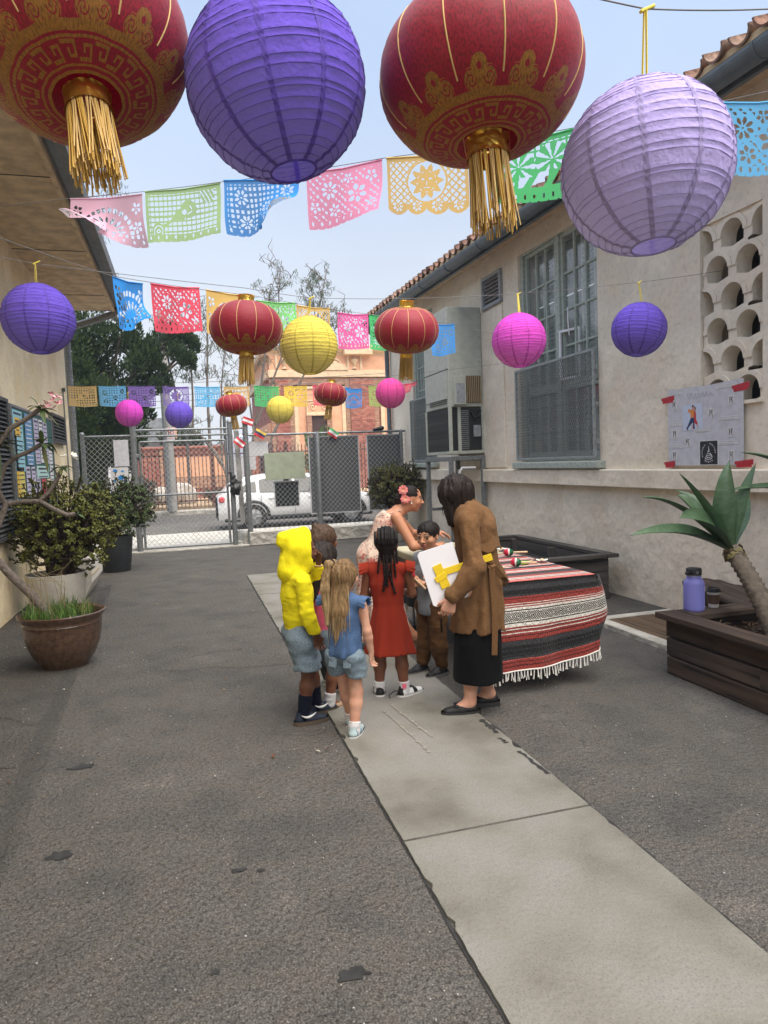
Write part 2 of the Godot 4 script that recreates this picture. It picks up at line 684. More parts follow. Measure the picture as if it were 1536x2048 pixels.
func floral_image() -> Image:
	var n := 512
	var im := Image.create(n, n, false, Image.FORMAT_RGB8)
	im.fill(Color(0.84, 0.76, 0.69))
	var r := RandomNumberGenerator.new()
	r.seed = 5
	var tones := [Color(0.60, 0.10, 0.11), Color(0.70, 0.25, 0.22), Color(0.20, 0.07, 0.07), Color(0.55, 0.28, 0.22), Color(0.30, 0.09, 0.10)]
	for q in 44:
		var cx := r.randf() * n
		var cy := r.randf() * n
		var rad := r.randf_range(26, 52)
		var pet := r.randi_range(5, 8)
		var k: Color = tones[r.randi() % 5]
		var ph := r.randf() * TAU
		for yy in range(-60, 61):
			for xx in range(-60, 61):
				var d := Vector2(xx, yy).length()
				var a := atan2(yy, xx) + ph
				var edge := rad * (0.55 + 0.45 * absf(cos(a * pet / 2.0)))
				if d < edge and (d > edge - 5.0 or d < rad * 0.18 or fposmod(a * pet / TAU, 1.0) < 0.13):
					im.set_pixel(posmod(int(cx) + xx, n), posmod(int(cy) + yy, n), k)
				elif d < edge and q % 3 == 0:
					im.set_pixel(posmod(int(cx) + xx, n), posmod(int(cy) + yy, n), k.lerp(Color(0.86, 0.78, 0.72), 0.45))
	return im
func lantern_image() -> Image:
	var w := 160
	var hh := 640
	var im := Image.create(w, hh, false, Image.FORMAT_RGB8)
	var gold := Color(0.66, 0.45, 0.15)
	var fn := noise(31, 0.06, 3)
	for j in hh:
		var v := 1.0 - float(j) / hh
		for i in w:
			var u := float(i) / w
			var on := false
			var e := absf(u - 0.5) * 2.0
			if v < 0.012:
				on = true
			elif v > 0.023 and v < 0.031 or v > 0.112 and v < 0.122:
				on = true
			elif v >= 0.036 and v <= 0.107:
				var s := (v - 0.036) / 0.071
				var x := fposmod(u * 2.0, 1.0)
				if u > 0.5:
					s = 1.0 - s
				on = (s > 0.80 and x < 0.86) or (x > 0.0 and x < 0.14 and s > 0.2) or (s < 0.34 and s > 0.18 and x < 0.52) or (x > 0.40 and x < 0.54 and s > 0.18 and s < 0.62)
			elif v >= 0.134 and v < 0.172:
				on = true
			elif v >= 0.172 and v < 0.31:
				var p := Vector2((u - 0.5) * 1.0, (v - 0.172) * 3.4)
				var lobes := [Vector2(-0.2, 0.13), Vector2(0.2, 0.13), Vector2(0.0, 0.29)]
				for q in 3:
					var d := p.distance_to(lobes[q])
					if d < 0.165:
						var a := atan2(p.y - lobes[q].y, (p.x - lobes[q].x) * (1.0 if q != 1 else -1.0))
						on = on or not (q < 2 and absf(fposmod(d - a * 0.018, 0.075) - 0.037) < 0.011 and d > 0.02)
						if q == 2 and d < 0.05:
							on = false
				if absf(u - 0.5) < 0.06 and v < 0.21:
					on = true
			elif v > 0.90 and v < 0.965:
				on = fposmod(u * 3.0 + (v - 0.9) * 8.0, 1.0) < 0.6
			elif v > 0.975:
				on = true
			if e > 0.965 and v > 0.33 and v < 0.9:
				on = true
			var k := Color(0.64, 0.055, 0.17)
			if on:
				k = gold if v < 0.9 and e < 0.965 else Color(0.72, 0.48, 0.20)
			im.set_pixel(i, j, k.darkened(clampf(0.1 + 0.35 * fn.get_noise_2d(i * 2.0, j), 0.0, 0.3)))
	return im
func asphalt_images() -> Array:
	var n := 1024
	var fine := Image.create(n, n, false, Image.FORMAT_RGB8)
	var r := RandomNumberGenerator.new()
	r.seed = 9
	var a := noise(3, 0.20, 3)
	var base := a.get_seamless_image(n, n)
	for y in n:
		for x in n:
			var t := base.get_pixel(x, y).r
			var k := 0.30 + 0.55 * t + r.randf() * 0.12
			fine.set_pixel(x, y, Color(k, k * 0.985, k * 0.965))
	for q in 15000:
		var x := r.randi() % n
		var y := r.randi() % n
		var k := r.randf_range(0.75, 1.0) if r.randf() < 0.3 else r.randf_range(0.25, 0.7)
		for e in r.randi_range(2, 8):
			fine.set_pixel(posmod(x + r.randi() % 3, n), posmod(y + r.randi() % 3, n), Color(k, k * 0.97, k * 0.92))
	return [fine]
func make_materials() -> void:
	stucco("stucco_cream", lin(0.83, 0.745, 0.62), Color(0.965, 0.945, 0.92), 11)
	stucco("stucco_yellow", lin(0.86, 0.73, 0.50), Color(0.94, 0.91, 0.85), 23)
	var fine: Image = asphalt_images()[0]
	var m := flat_mat("asphalt", lin(0.36, 0.352, 0.342), 0.93, 0.0, 0.35)
	m.albedo_texture = ntex(noise(41, 0.008, 6), 1024, [[0.0, Color(0.72, 0.72, 0.73)], [0.35, Color(0.80, 0.80, 0.80)], [0.52, Color(0.85, 0.835, 0.82)], [0.68, Color(0.83, 0.83, 0.83)], [1.0, Color(0.96, 0.94, 0.92)]])
	triplanar(m, 0.21)
	fine.generate_mipmaps()
	second(m, ImageTexture.create_from_image(fine), 0.5)
	m.normal_enabled = true
	m.normal_scale = 0.35
	m.normal_texture = ntex(noise(43, 0.3, 3), 512, [], 8.0)
	var sealed: StandardMaterial3D = m.duplicate()
	sealed.albedo_color = lin(0.30, 0.293, 0.285)
	M["asphalt_patch"] = sealed
	var band: StandardMaterial3D = m.duplicate()
	band.albedo_color = lin(0.25, 0.25, 0.25)
	M["asphalt_band"] = band
	var road: StandardMaterial3D = m.duplicate()
	road.albedo_color = lin(0.5, 0.49, 0.48)
	M["road"] = road
	m = flat_mat("concrete", lin(0.255, 0.246, 0.222), 0.9, 0.0, 0.3)
	m.albedo_texture = ntex(noise(61, 0.006, 6), 1024, [[0.0, Color(0.74, 0.73, 0.70)], [0.33, Color(0.87, 0.865, 0.85)], [0.5, Color(0.92, 0.92, 0.905)], [0.7, Color(0.95, 0.95, 0.96)], [1.0, Color(1, 1, 1)]])
	triplanar(m, 0.23)
	second(m, ntex(noise(63, 0.11, 3), 512, [[0.0, grey(0.7)], [0.25, grey(0.9)], [0.5, grey(0.96)], [1.0, grey(1.0)]]), 1.7)
	m.normal_enabled = true
	m.normal_scale = 0.12
	m.normal_texture = ntex(noise(64, 0.3, 3), 512, [], 5.0)
	grained("pale_concrete", lin(0.56, 0.53, 0.47), 0.9, 0.22, 0.6, 4.0, 70)
	grained("stain", lin(0.035, 0.035, 0.034), 0.85, 0.35, 3.0, 0.0, 72)
	grained("stain_pale", lin(0.275, 0.258, 0.22), 0.9, 0.1, 3.0, 0.0, 73)
	grained("gutter_paint", lin(0.13, 0.165, 0.19), 0.45, 0.25, 1.2, 0.0, 74)
	grained("eave_wood", lin(0.80, 0.62, 0.40), 0.85, 0.18, 0.8, 1.5, 75)
	grained("window_paint", lin(0.48, 0.54, 0.49), 0.6, 0.2, 3.0, 0.0, 76)
	grained("mesh_paint", lin(0.34, 0.37, 0.37), 0.6, 0.2, 3.0, 0.0, 77)
	grained("shutter", lin(0.36, 0.41, 0.39), 0.7, 0.3, 2.0, 0.0, 78)
	grained("galvanised", lin(0.34, 0.36, 0.37), 0.5, 0.35, 4.0, 0.0, 79).metallic = 0.55
	grained("wire", lin(0.55, 0.56, 0.57), 0.55, 0.2, 9.0, 0.0, 80).metallic = 0.35
	grained("cabinet", lin(0.47, 0.49, 0.43), 0.55, 0.1, 1.4, 0.0, 81)
	grained("interior_plaster", lin(0.30, 0.29, 0.27), 0.9, 0.2, 1.0)
	grained("louvre_grey", lin(0.10, 0.105, 0.105), 0.65, 0.3, 2.0, 0.0, 82)
	grained("vent_grey", lin(0.36, 0.38, 0.40), 0.6, 0.2, 2.0)
	grained("screen_cloth", lin(0.13, 0.135, 0.14), 0.95, 0.2, 5.0, 2.0, 83)
	grained("screen_black", lin(0.02, 0.025, 0.027), 0.95, 0.2, 5.0, 2.0, 84)
	grained("sage_board", lin(0.34, 0.38, 0.28), 0.75, 0.08, 1.0)
	grained("paper", lin(0.72, 0.72, 0.74), 0.8, 0.06, 4.0)
	grained("board_paper", lin(0.62, 0.62, 0.68), 0.7, 0.05, 2.0)
	grained("red_tape", lin(0.60, 0.03, 0.05), 0.5, 0.2, 9.0)
	flat_mat("black_print", lin(0.02, 0.022, 0.028), 0.7)
	flat_mat("white_print", lin(0.75, 0.75, 0.76), 0.7)
	flat_mat("grey_print", lin(0.40, 0.40, 0.45), 0.8)
	flat_mat("skin_print", lin(0.62, 0.30, 0.24), 0.7)
	flat_mat("orange_print", lin(0.75, 0.26, 0.06), 0.7)
	flat_mat("red_print", lin(0.55, 0.04, 0.05), 0.7)
	flat_mat("blue_print", lin(0.03, 0.05, 0.13), 0.7)
	flat_mat("sky_print", lin(0.55, 0.62, 0.78), 0.7)
	var tiles := ["tile_a", "tile_b", "tile_c"]
	var tc := [lin(0.32, 0.17, 0.12), lin(0.24, 0.13, 0.10), lin(0.38, 0.24, 0.18)]
	for i in 3:
		grained(tiles[i], tc[i], 0.9, 0.45, 2.0, 4.0, 90 + i)
	wood("old_wood", Color(0.10, 0.08, 0.068), Color(0.42, 0.35, 0.30), 101)
	for q in [["old_wood_worn", Color(1.0, 0.97, 0.93)], ["old_wood_brown", Color(0.88, 0.83, 0.79)]]:
		var ow: StandardMaterial3D = M.old_wood.duplicate()
		ow.albedo_color = q[1]
		M[q[0]] = ow
	wood("grey_wood", Color(0.16, 0.155, 0.15), Color(0.40, 0.375, 0.35), 105)
	wood("hatch_wood", Color(0.22, 0.17, 0.12), Color(0.46, 0.37, 0.28), 109)
	grained("soil", lin(0.055, 0.035, 0.024), 0.95, 0.6, 6.0, 10.0, 110, 0.06)
	var b := img_mat("brick", brick_image(512, 512, 24, 8, Color(0.62, 0.50, 0.45), [Color(0.62, 0.36, 0.30), Color(0.67, 0.41, 0.35), Color(0.57, 0.32, 0.27), Color(0.70, 0.46, 0.39)], 3), 0.9)
	triplanar(b, 0.55)
	b = img_mat("buff_brick", brick_image(512, 512, 24, 8, Color(0.60, 0.50, 0.42), [Color(0.68, 0.52, 0.43), Color(0.74, 0.58, 0.47), Color(0.63, 0.48, 0.40)], 4), 0.9)
	triplanar(b, 0.55)
	grained("salmon", lin(0.78, 0.43, 0.26), 0.9, 0.12, 0.4)
	grained("peach_trim", lin(0.76, 0.58, 0.38), 0.9, 0.12, 0.5, 1.0)
	grained("door_brown", lin(0.07, 0.035, 0.03), 0.7, 0.2, 1.0)
	grained("rust_iron", lin(0.16, 0.06, 0.045), 0.8, 0.35, 2.0)
	grained("pole_concrete", lin(0.42, 0.41, 0.385), 0.9, 0.2, 0.8, 2.0)
	grained("roof_grey", lin(0.27, 0.29, 0.31), 0.9, 0.25, 0.7)
	grained("rock_white", lin(0.62, 0.57, 0.5), 0.9, 0.25, 1.0, 4.0)
	grained("sand", lin(0.56, 0.40, 0.24), 0.95, 0.2, 0.5, 3.0)
	grained("bark_grey", lin(0.21, 0.17, 0.135), 0.95, 0.4, 3.0, 6.0, 130)
	grained("bark_pale", lin(0.26, 0.215, 0.18), 0.9, 0.35, 5.0, 5.0, 131)
	grained("bark_brown", lin(0.085, 0.055, 0.04), 0.95, 0.4, 5.0, 6.0, 132)
	for q in [["leaf_dark", lin(0.028, 0.052, 0.020)], ["leaf_dark2", lin(0.045, 0.075, 0.024)], ["leaf_olive", lin(0.075, 0.088, 0.022)], ["leaf_jade", lin(0.052, 0.085, 0.028)], ["leaf_wisp", lin(0.085, 0.115, 0.075)], ["grass", lin(0.075, 0.15, 0.03)], ["straw", lin(0.45, 0.36, 0.2)]]:
		var lf := flat_mat(q[0], q[1], 0.55)
		lf.backlight_enabled = true
		lf.backlight = Color(0.35, 0.4, 0.2)
	var pt := painted("leaf_tinted", 0.5)
	pt.backlight_enabled = true
	pt.backlight = Color(0.3, 0.35, 0.18)
	grained("agave_skin", lin(0.085, 0.155, 0.08), 0.42, 0.25, 2.5, 1.0, 140).uv1_world_triplanar = false
	painted("petal", 0.6)
	grained("clay_glaze", lin(0.13, 0.075, 0.048), 0.26, 0.5, 3.0, 2.0, 141).uv1_world_triplanar = false
	grained("white_pot", lin(0.66, 0.62, 0.55), 0.6, 0.12, 2.0)
	grained("grey_pot", lin(0.045, 0.05, 0.055), 0.6, 0.25, 2.0)
	for q in [["paper_purple", lin(0.15, 0.085, 0.60)], ["paper_lilac", lin(0.50, 0.42, 0.80)], ["paper_yellow", lin(0.80, 0.66, 0.10)], ["paper_magenta", lin(0.78, 0.07, 0.62)], ["paper_pink", lin(0.84, 0.07, 0.36)]]:
		var pl := flat_mat(q[0], q[1], 0.85, 0.0, 0.25)
		pl.backlight_enabled = true
		pl.backlight = Color(0.68, 0.68, 0.68)
		pl.normal_enabled = true
		pl.normal_scale = 0.35
		pl.normal_texture = ntex(noise(150, 0.05, 3), 256, [], 6.0)
		pl.uv1_scale = Vector3(6, 3, 1)
		var sm := flat_mat(q[0] + "_seam", (q[1] as Color).darkened(0.16), 0.85)
		sm.backlight_enabled = true
		sm.backlight = Color(0.5, 0.5, 0.5)
	var silk := img_mat("lantern_silk", lantern_image(), 0.6)
	silk.uv1_scale = Vector3(12, -1, 1)
	silk.backlight_enabled = true
	silk.backlight = Color(0.6, 0.6, 0.6)
	silk.rim_enabled = true
	silk.rim = 0.3
	flat_mat("gold_foil", lin(0.72, 0.45, 0.08), 0.28, 0.85)
	flat_mat("gold_thread", lin(0.56, 0.34, 0.06), 0.55, 0.1)
	flat_mat("gold_thread2", lin(0.62, 0.42, 0.16), 0.6, 0.1)
	flat_mat("black_wire", lin(0.02, 0.02, 0.02), 0.6)
	flat_mat("string_grey", lin(0.16, 0.16, 0.16), 0.8)
	flat_mat("ribbon_yellow", lin(0.75, 0.62, 0.08), 0.7)
	for q in [["tissue_pink", lin(0.72, 0.42, 0.55)], ["tissue_rose", lin(0.85, 0.28, 0.48)], ["tissue_mint", lin(0.38, 0.60, 0.26)], ["tissue_blue", lin(0.01, 0.27, 0.76)], ["tissue_cyan", lin(0.10, 0.48, 0.84)], ["tissue_gold", lin(0.72, 0.47, 0.12)], ["tissue_yellow", lin(0.85, 0.58, 0.02)],
			["tissue_green", lin(0.03, 0.50, 0.12)], ["tissue_lime", lin(0.20, 0.62, 0.16)], ["tissue_red", lin(0.80, 0.06, 0.12)], ["tissue_magenta", lin(0.80, 0.10, 0.36)], ["tissue_violet", lin(0.16, 0.07, 0.42)], ["tissue_olive", lin(0.45, 0.60, 0.12)]]:
		var ts := flat_mat(q[0], q[1], 0.8, 0.0, 0.3)
		ts.backlight_enabled = true
		ts.backlight = Color(0.6, 0.6, 0.6)
	var gl := flat_mat("window_glass", Color(0.8, 0.85, 0.84, 0.12), 0.05)
	gl.transparency = BaseMaterial3D.TRANSPARENCY_ALPHA
	var cg := flat_mat("car_glass", Color(0.06, 0.08, 0.08), 0.06)
	cg.metallic_specular = 0.6
	var cp := flat_mat("car_white", lin(0.72, 0.73, 0.74), 0.35)
	cp.clearcoat_enabled = true
	cp.clearcoat = 0.7
	cp.clearcoat_roughness = 0.08
	flat_mat("rubber", lin(0.02, 0.02, 0.02), 0.85)
	flat_mat("alloy", lin(0.35, 0.36, 0.37), 0.4, 0.6)
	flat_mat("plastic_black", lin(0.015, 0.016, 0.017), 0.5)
	flat_mat("bottle_lilac", lin(0.235, 0.235, 0.66), 0.45)
	grained("kraft", lin(0.16, 0.095, 0.065), 0.85, 0.25, 8.0)
	flat_mat("cup_white", lin(0.7, 0.69, 0.66), 0.6)
	flat_mat("board_white", lin(0.80, 0.79, 0.83), 0.45)
	grained("yellow_tape", lin(0.86, 0.60, 0.01), 0.55, 0.12, 12.0)
	flat_mat("maraca_red", lin(0.50, 0.015, 0.045), 0.3)
	flat_mat("maraca_green", lin(0.01, 0.10, 0.045), 0.3)
	flat_mat("maraca_white", lin(0.72, 0.70, 0.62), 0.4)
	flat_mat("pale_wood", lin(0.62, 0.45, 0.27), 0.5)
	flat_mat("craft_green", lin(0.35, 0.68, 0.08), 0.7)
	flat_mat("plastic_table", lin(0.55, 0.55, 0.53), 0.5)
	var se := img_mat("serape", serape_image(), 0.95)
	se.rim_enabled = true
	se.rim = 0.3
	se.normal_enabled = true
	se.normal_scale = 0.2
	se.normal_texture = ntex(noise(160, 0.3, 2), 256, [], 6.0)
	img_mat("dark_blanket", blanket_image(), 0.95)
	flat_mat("fringe_white", lin(0.70, 0.68, 0.64), 0.9)
	flat_mat("fringe_tan", lin(0.30, 0.24, 0.15), 0.9)
	for q in [["skin_fair", lin(0.58, 0.31, 0.215)], ["skin_tan", lin(0.46, 0.21, 0.115)], ["skin_olive", lin(0.50, 0.25, 0.145)], ["skin_deep", lin(0.115, 0.048, 0.027)], ["skin_brown", lin(0.19, 0.078, 0.042)]]:
		var sk := flat_mat(q[0], q[1], 0.5, 0.0, 0.4)
		sk.subsurf_scatter_enabled = true
		sk.subsurf_scatter_strength = 0.15
	var face_skin := painted("skin_painted", 0.5)
	face_skin.subsurf_scatter_enabled = true
	face_skin.subsurf_scatter_strength = 0.12
	var hair := painted("hair", 0.58, 0.3)
	hair.anisotropy_enabled = false
	painted("shoe_paint", 0.6)
	cloth("fleece_yellow", lin(0.80, 0.69, 0.015), 5.0, 0.12, 4.0)
	cloth("denim_pale", lin(0.255, 0.335, 0.40), 7.0, 0.35, 6.0)
	cloth("denim_shirt", lin(0.085, 0.15, 0.29), 6.0, 0.22, 5.0)
	cloth("pink_shirt", lin(0.72, 0.13, 0.22), 6.0, 0.15)
	cloth("rust_dress", lin(0.25, 0.028, 0.014), 6.0, 0.12)
	cloth("tan_coat", lin(0.19, 0.10, 0.046), 5.0, 0.16, 5.0)
	cloth("black_skirt", lin(0.010, 0.010, 0.011), 5.0, 0.3)
	cloth("grey_tee", lin(0.235, 0.25, 0.27), 6.0, 0.15)
	cloth("brown_pants", lin(0.125, 0.062, 0.026), 6.0, 0.25)
	cloth("grey_pants", lin(0.07, 0.075, 0.08), 6.0, 0.25)
	cloth("navy_sock", lin(0.008, 0.011, 0.022), 9.0, 0.2)
	cloth("white_sock", lin(0.68, 0.67, 0.68), 9.0, 0.12)
	var fl := img_mat("floral_print", floral_image(), 0.9)
	triplanar(fl, 2.0, false)
	flat_mat("eye_white", lin(0.75, 0.73, 0.7), 0.25)
	flat_mat("eye_dark", lin(0.02, 0.012, 0.008), 0.15)
	flat_mat("pearl", lin(0.8, 0.78, 0.74), 0.2)
func make_view() -> void:
	var cam := Camera3D.new()
	cam.name = "camera"
	add_child(cam)
	cam.position = Vector3(0, 1.6, 0)
	cam.basis = Basis(Vector3.UP, deg_to_rad(-15.7)) * Basis(Vector3.RIGHT, deg_to_rad(-4.1)) * Basis(Vector3.BACK, deg_to_rad(-2.3))
	cam.fov = rad_to_deg(2.0 * atan(1024.0 / 1400.0))
	cam.far = 400.0
	cam.current = true
	var w := 512
	var h := 256
	var im := Image.create(w, h, false, Image.FORMAT_RGBF)
	var fn := noise(7, 1.4, 5)
	for y in h:
		var el := (0.5 - (y + 0.5) / h) * PI
		for x in w:
			var az := TAU * x / w
			var d := Vector3(cos(el) * cos(az), sin(el), cos(el) * sin(az))
			var t := clampf(sin(maxf(el, 0.0)) / 0.55, 0.0, 1.0)
			var c := Color(0.214, 0.222, 0.230).lerp(Color(0.140, 0.178, 0.245), t * t * (3.0 - 2.0 * t))
			var up := clampf((sin(maxf(el, 0.0)) - 0.5) / 0.5, 0.0, 1.0)
			c = c.lerp(Color(0.60, 0.63, 0.70), up * up)
			var q := Vector3(d.x, d.y * 2.2, d.z)
			c = c * (1.0 + 0.10 * fn.get_noise_3dv(q))
			im.set_pixel(x, y, Color(c.r, c.g, c.b))
	var pano := PanoramaSkyMaterial.new()
	pano.panorama = ImageTexture.create_from_image(im)
	pano.energy_multiplier = 1.0
	var sky := Sky.new()
	sky.sky_material = pano
	var e := Environment.new()
	e.background_mode = Environment.BG_SKY
	e.sky = sky
	e.background_energy_multiplier = 1.0
	e.tonemap_mode = Environment.TONE_MAPPER_LINEAR
	e.tonemap_exposure = 4.1
	e.sdfgi_enabled = true
	e.ssao_enabled = true
	e.ssil_enabled = true
	e.fog_enabled = true
	e.fog_density = 0.0012
	e.fog_light_color = Color(0.84, 0.90, 1.0)
	var we := WorldEnvironment.new()
	we.name = "air"
	we.environment = e
	add_child(we)
	var sun := DirectionalLight3D.new()
	sun.name = "sun"
	sun.light_color = Color(1.0, 0.96, 0.90)
	sun.light_energy = 0.5
	sun.light_angular_distance = 65.0
	sun.shadow_enabled = true
	add_child(sun)
	sun.look_at_from_position(Vector3(1.6, 7.2, 3.6), Vector3.ZERO)
func blotch(sd: int, r: float, stretch: float) -> PackedVector2Array:
	var fn := noise(sd, 0.9, 3)
	var p := PackedVector2Array()
	for i in 26:
		var a := TAU * i / 26
		var q := r * (1.0 + 0.75 * fn.get_noise_2d(cos(a) * 1.5, sin(a) * 1.5))
		p.append(Vector2(cos(a) * q * stretch, sin(a) * q))
	return p
func on_ground(y := 0.0) -> Transform3D:
	return Transform3D(Basis(Vector3.RIGHT, -PI / 2), Vector3(0, y, 0))
func flat_poly(m: MB, poly: PackedVector2Array, y: float) -> MB:
	var tri := Geometry2D.triangulate_polygon(poly)
	var b := m.v.size()
	for p in poly:
		m.vert(Vector3(p.x, y, p.y), Vector3.UP, p)
	for i in range(0, tri.size(), 3):
		var s := (poly[tri[i + 1]] - poly[tri[i]]).cross(poly[tri[i + 2]] - poly[tri[i]])
		m.ix.append_array([b + tri[i], b + tri[i + 1], b + tri[i + 2]] if s > 0.0 else [b + tri[i], b + tri[i + 2], b + tri[i + 1]])
	return m
func flat_strip(m: MB, poly: PackedVector2Array, y: float) -> MB:
	var n := poly.size()
	for i in n / 2 - 1:
		var q := [poly[i], poly[i + 1], poly[n - 2 - i], poly[n - 1 - i]]
		var p3 := []
		for e in q:
			p3.append(Vector3(e.x, y, e.y))
		m.face(p3, p3[0] - Vector3.UP)
	return m
func ragged(x0: float, z0: float, x1: float, z1: float, wl: float, wr: float, steps: int, sd: int, amp: float) -> PackedVector2Array:
	var fn := noise(sd, 0.35, 3)
	var l := PackedVector2Array()
	var r := PackedVector2Array()
	var d := Vector2(x1 - x0, z1 - z0)
	var s := Vector2(-d.y, d.x).normalized()
	for i in steps + 1:
		var p := Vector2(x0, z0) + d * i / steps
		l.append(p - s * maxf(wl + amp * fn.get_noise_2d(i, 0), 0.002))
		r.append(p + s * maxf(wr + amp * fn.get_noise_2d(i, 50), 0.002))
	r.reverse()
	l.append_array(r)
	return l
func make_ground() -> void:
	struct("ground", flat_poly(mb(), PackedVector2Array([Vector2(-90, 30), Vector2(90, 30), Vector2(90, -220), Vector2(-90, -220)]), 0.0), M.asphalt)
	struct("asphalt_patch", flat_poly(mb(), PackedVector2Array([Vector2(-2.0, 2), Vector2(-0.72, 2), Vector2(-0.80, -3.4), Vector2(-0.90, -5.5), Vector2(-1.0, -8), Vector2(-1.14, -10.4), Vector2(-2.0, -11.2)]), 0.004), M.asphalt_patch)
	struct("asphalt_seam", flat_strip(mb(), ragged(-1.15, -10.6, -0.70, 2.0, 0.05, 0.045, 70, 4, 0.05), 0.008), M.asphalt_band)
	var g := Node3D.new()
	g.name = "ground_marks"
	add_child(g)
	g.set_meta("kind", "structure")
	for q in [[-0.64, -4.05, 0.035, 1.7, 1], [-0.60, -3.12, 0.032, 1.6, 2], [0.12, -2.75, 0.014, 2.4, 3], [0.42, -2.05, 0.03, 1.6, 5], [0.2, -2.72, 0.010, 1.6, 7], [0.0, -2.2, 0.012, 1.4, 8]]:
		var b := blotch(q[4] * 13, q[2], q[3])
		for i in b.size():
			b[i] += Vector2(q[0], q[1])
		part("tar_stain", flat_poly(mb(), b, 0.004), M.stain, g)
	var cracks := [[[-0.32, -5.83], [-0.1, -5.72], [0.1, -5.74], [0.42, -5.6], [0.78, -5.55]], [[-0.05, -6.12], [0.14, -6.2], [0.29, -6.19]], [[-1.9, -4.4], [-1.5, -4.3], [-1.2, -4.15], [-0.95, -4.2]], [[-1.9, -5.2], [-1.6, -5.05], [-1.3, -5.1], [-0.95, -4.8]], [[-1.8, -3.7], [-1.4, -3.75], [-1.0, -3.6]], [[2.0, -3.2], [2.15, -3.9], [1.95, -4.4]]]
	for k in cracks:
		var l := PackedVector2Array()
		var r := PackedVector2Array()
		var fn := noise(k.size() * 7 + int(k[0][0] * 10), 2.0, 3)
		for i in k.size() - 1:
			for s in 8:
				var p := Vector2(k[i][0], k[i][1]).lerp(Vector2(k[i + 1][0], k[i + 1][1]), s / 8.0)
				p += Vector2(fn.get_noise_1d(p.x * 9), fn.get_noise_1d(p.x * 9 + 40)) * 0.05
				var w := 0.003 + 0.003 * absf(fn.get_noise_1d(p.y * 20))
				l.append(p + Vector2(0, -w))
				r.append(p + Vector2(0, w))
		r.reverse()
		l.append_array(r)
		part("crack", flat_strip(mb(), l, 0.0095), M.asphalt_band, g)
	rng.seed = 88
	var chips := mb()
	for i in 1700:
		var left := rng.randf() < 0.3
		var x := rng.randf_range(-1.9, -0.95) if left else rng.randf_range(-0.9, 3.1)
		var z := -pow(rng.randf(), 1.6) * 6.0 - 1.3
		if x > 0.74 and x < 1.74:
			continue
		var s := rng.randf_range(0.0016, 0.0042)
		chips.tint(grey(rng.randf_range(0.16, 0.46)) * Color(1, 0.97, 0.92))
		chips.box(Vector3(x, 0.006, z), Vector3(s * 1.5, s, s), 0.0, Basis(Vector3.UP, rng.randf() * TAU))
	painted("chip_stone", 0.9)
	stuff(part("stone_chips", chips, M.chip_stone, g))
	var lf := mb()
	for i in 46:
		var x := rng.randf_range(-1.9, -0.7) if i % 3 else rng.randf_range(-0.6, 0.7)
		var z := rng.randf_range(-9.0, -2.2)
		lf.tint([Color(0.16, 0.06, 0.03), Color(0.35, 0.26, 0.12), Color(0.08, 0.05, 0.03), Color(0.45, 0.42, 0.34)][i % 4])
		var bs := Basis(Vector3.UP, rng.randf() * TAU) * Basis(Vector3.RIGHT, rng.randf_range(-0.3, 0.3))
		var c := Vector3(x, 0.014, z)
		var l := rng.randf_range(0.012, 0.035)
		lf.face([c + bs * Vector3(-l, 0, 0), c + bs * Vector3(0, 0.004, l * 0.3), c + bs * Vector3(l, 0, 0), c + bs * Vector3(0, 0.004, -l * 0.3)], c - Vector3.UP)
	stuff(part("leaf_litter", lf, M.chip_stone, g))
	var path := Node3D.new()
	path.name = "concrete_path"
	add_child(path)
	path.set_meta("kind", "structure")
	var zs := [1.4, -2.71, -5.72, -8.73, -10.42]
	for i in 4:
		var z0: float = zs[i] - 0.006
		var z1: float = zs[i + 1] + 0.006
		var poly := PackedVector2Array()
		var fn := noise(300 + i, 0.8, 4)
		var n := int(absf(z1 - z0) * 26)
		for k in n + 1:
			var z := lerpf(z0, z1, float(k) / n)
			var bite := maxf(0.0, fn.get_noise_1d(z * 6.0) - 0.36) * 0.10
			poly.append(Vector2(0.79 + bite + 0.004 * fn.get_noise_1d(z * 30), -z))
		for k in n + 1:
			var z := lerpf(z1, z0, float(k) / n)
			var bite := maxf(0.0, fn.get_noise_1d(z * 5.0 + 300) - 0.34) * 0.12
			poly.append(Vector2(1.672 - bite - 0.004 * fn.get_noise_1d(z * 30 + 70), -z))
		var m := mb().extrude(poly, -0.03, 0.014 + 0.002 * (i % 2), on_ground())
		part("slab", m, M.concrete, path)
	part("joint_dirt", flat_strip(mb(), ragged(0.788, -10.4, 0.788, 1.4, 0.004, 0.006, 160, 9, 0.012), 0.0045), M.stain, path)
	part("joint_dirt", flat_strip(mb(), ragged(1.678, -10.4, 1.678, 1.4, 0.008, 0.012, 200, 10, 0.022), 0.0045), M.stain, path)
	for q in [[1.64, -3.35, -3.05, 0.012, 1], [1.635, -3.85, -3.62, 0.016, 2], [1.62, -3.55, -3.47, 0.01, 3]]:
		part("tar_smear", flat_strip(mb(), ragged(q[0], q[1], q[0] + 0.01, q[2], q[3], q[3] * 0.7, 14, q[4], 0.022), 0.018), M.stain, path)
	for q in [[1.13, -4.2, 1.19, -3.5, 0.010, 5], [1.20, -4.3, 1.27, -3.7, 0.008, 6]]:
		part("water_mark", flat_strip(mb(), ragged(q[0], q[1], q[2], q[3], q[4] * 0.1, q[4] * 0.1, 60, q[5], 0.03), 0.0205), M.stain_pale, path)
	var far := PackedVector2Array([Vector2(-60, -17.5), Vector2(60, -17.5), Vector2(60, -25.8), Vector2(-60, -25.8)])
	struct("road", flat_poly(mb(), far, 0.004), M.road)
	var pave := mb()
	pave.box(Vector3(0, 0.0, -16.1), Vector3(120, 0.16, 2.8), 0.01)
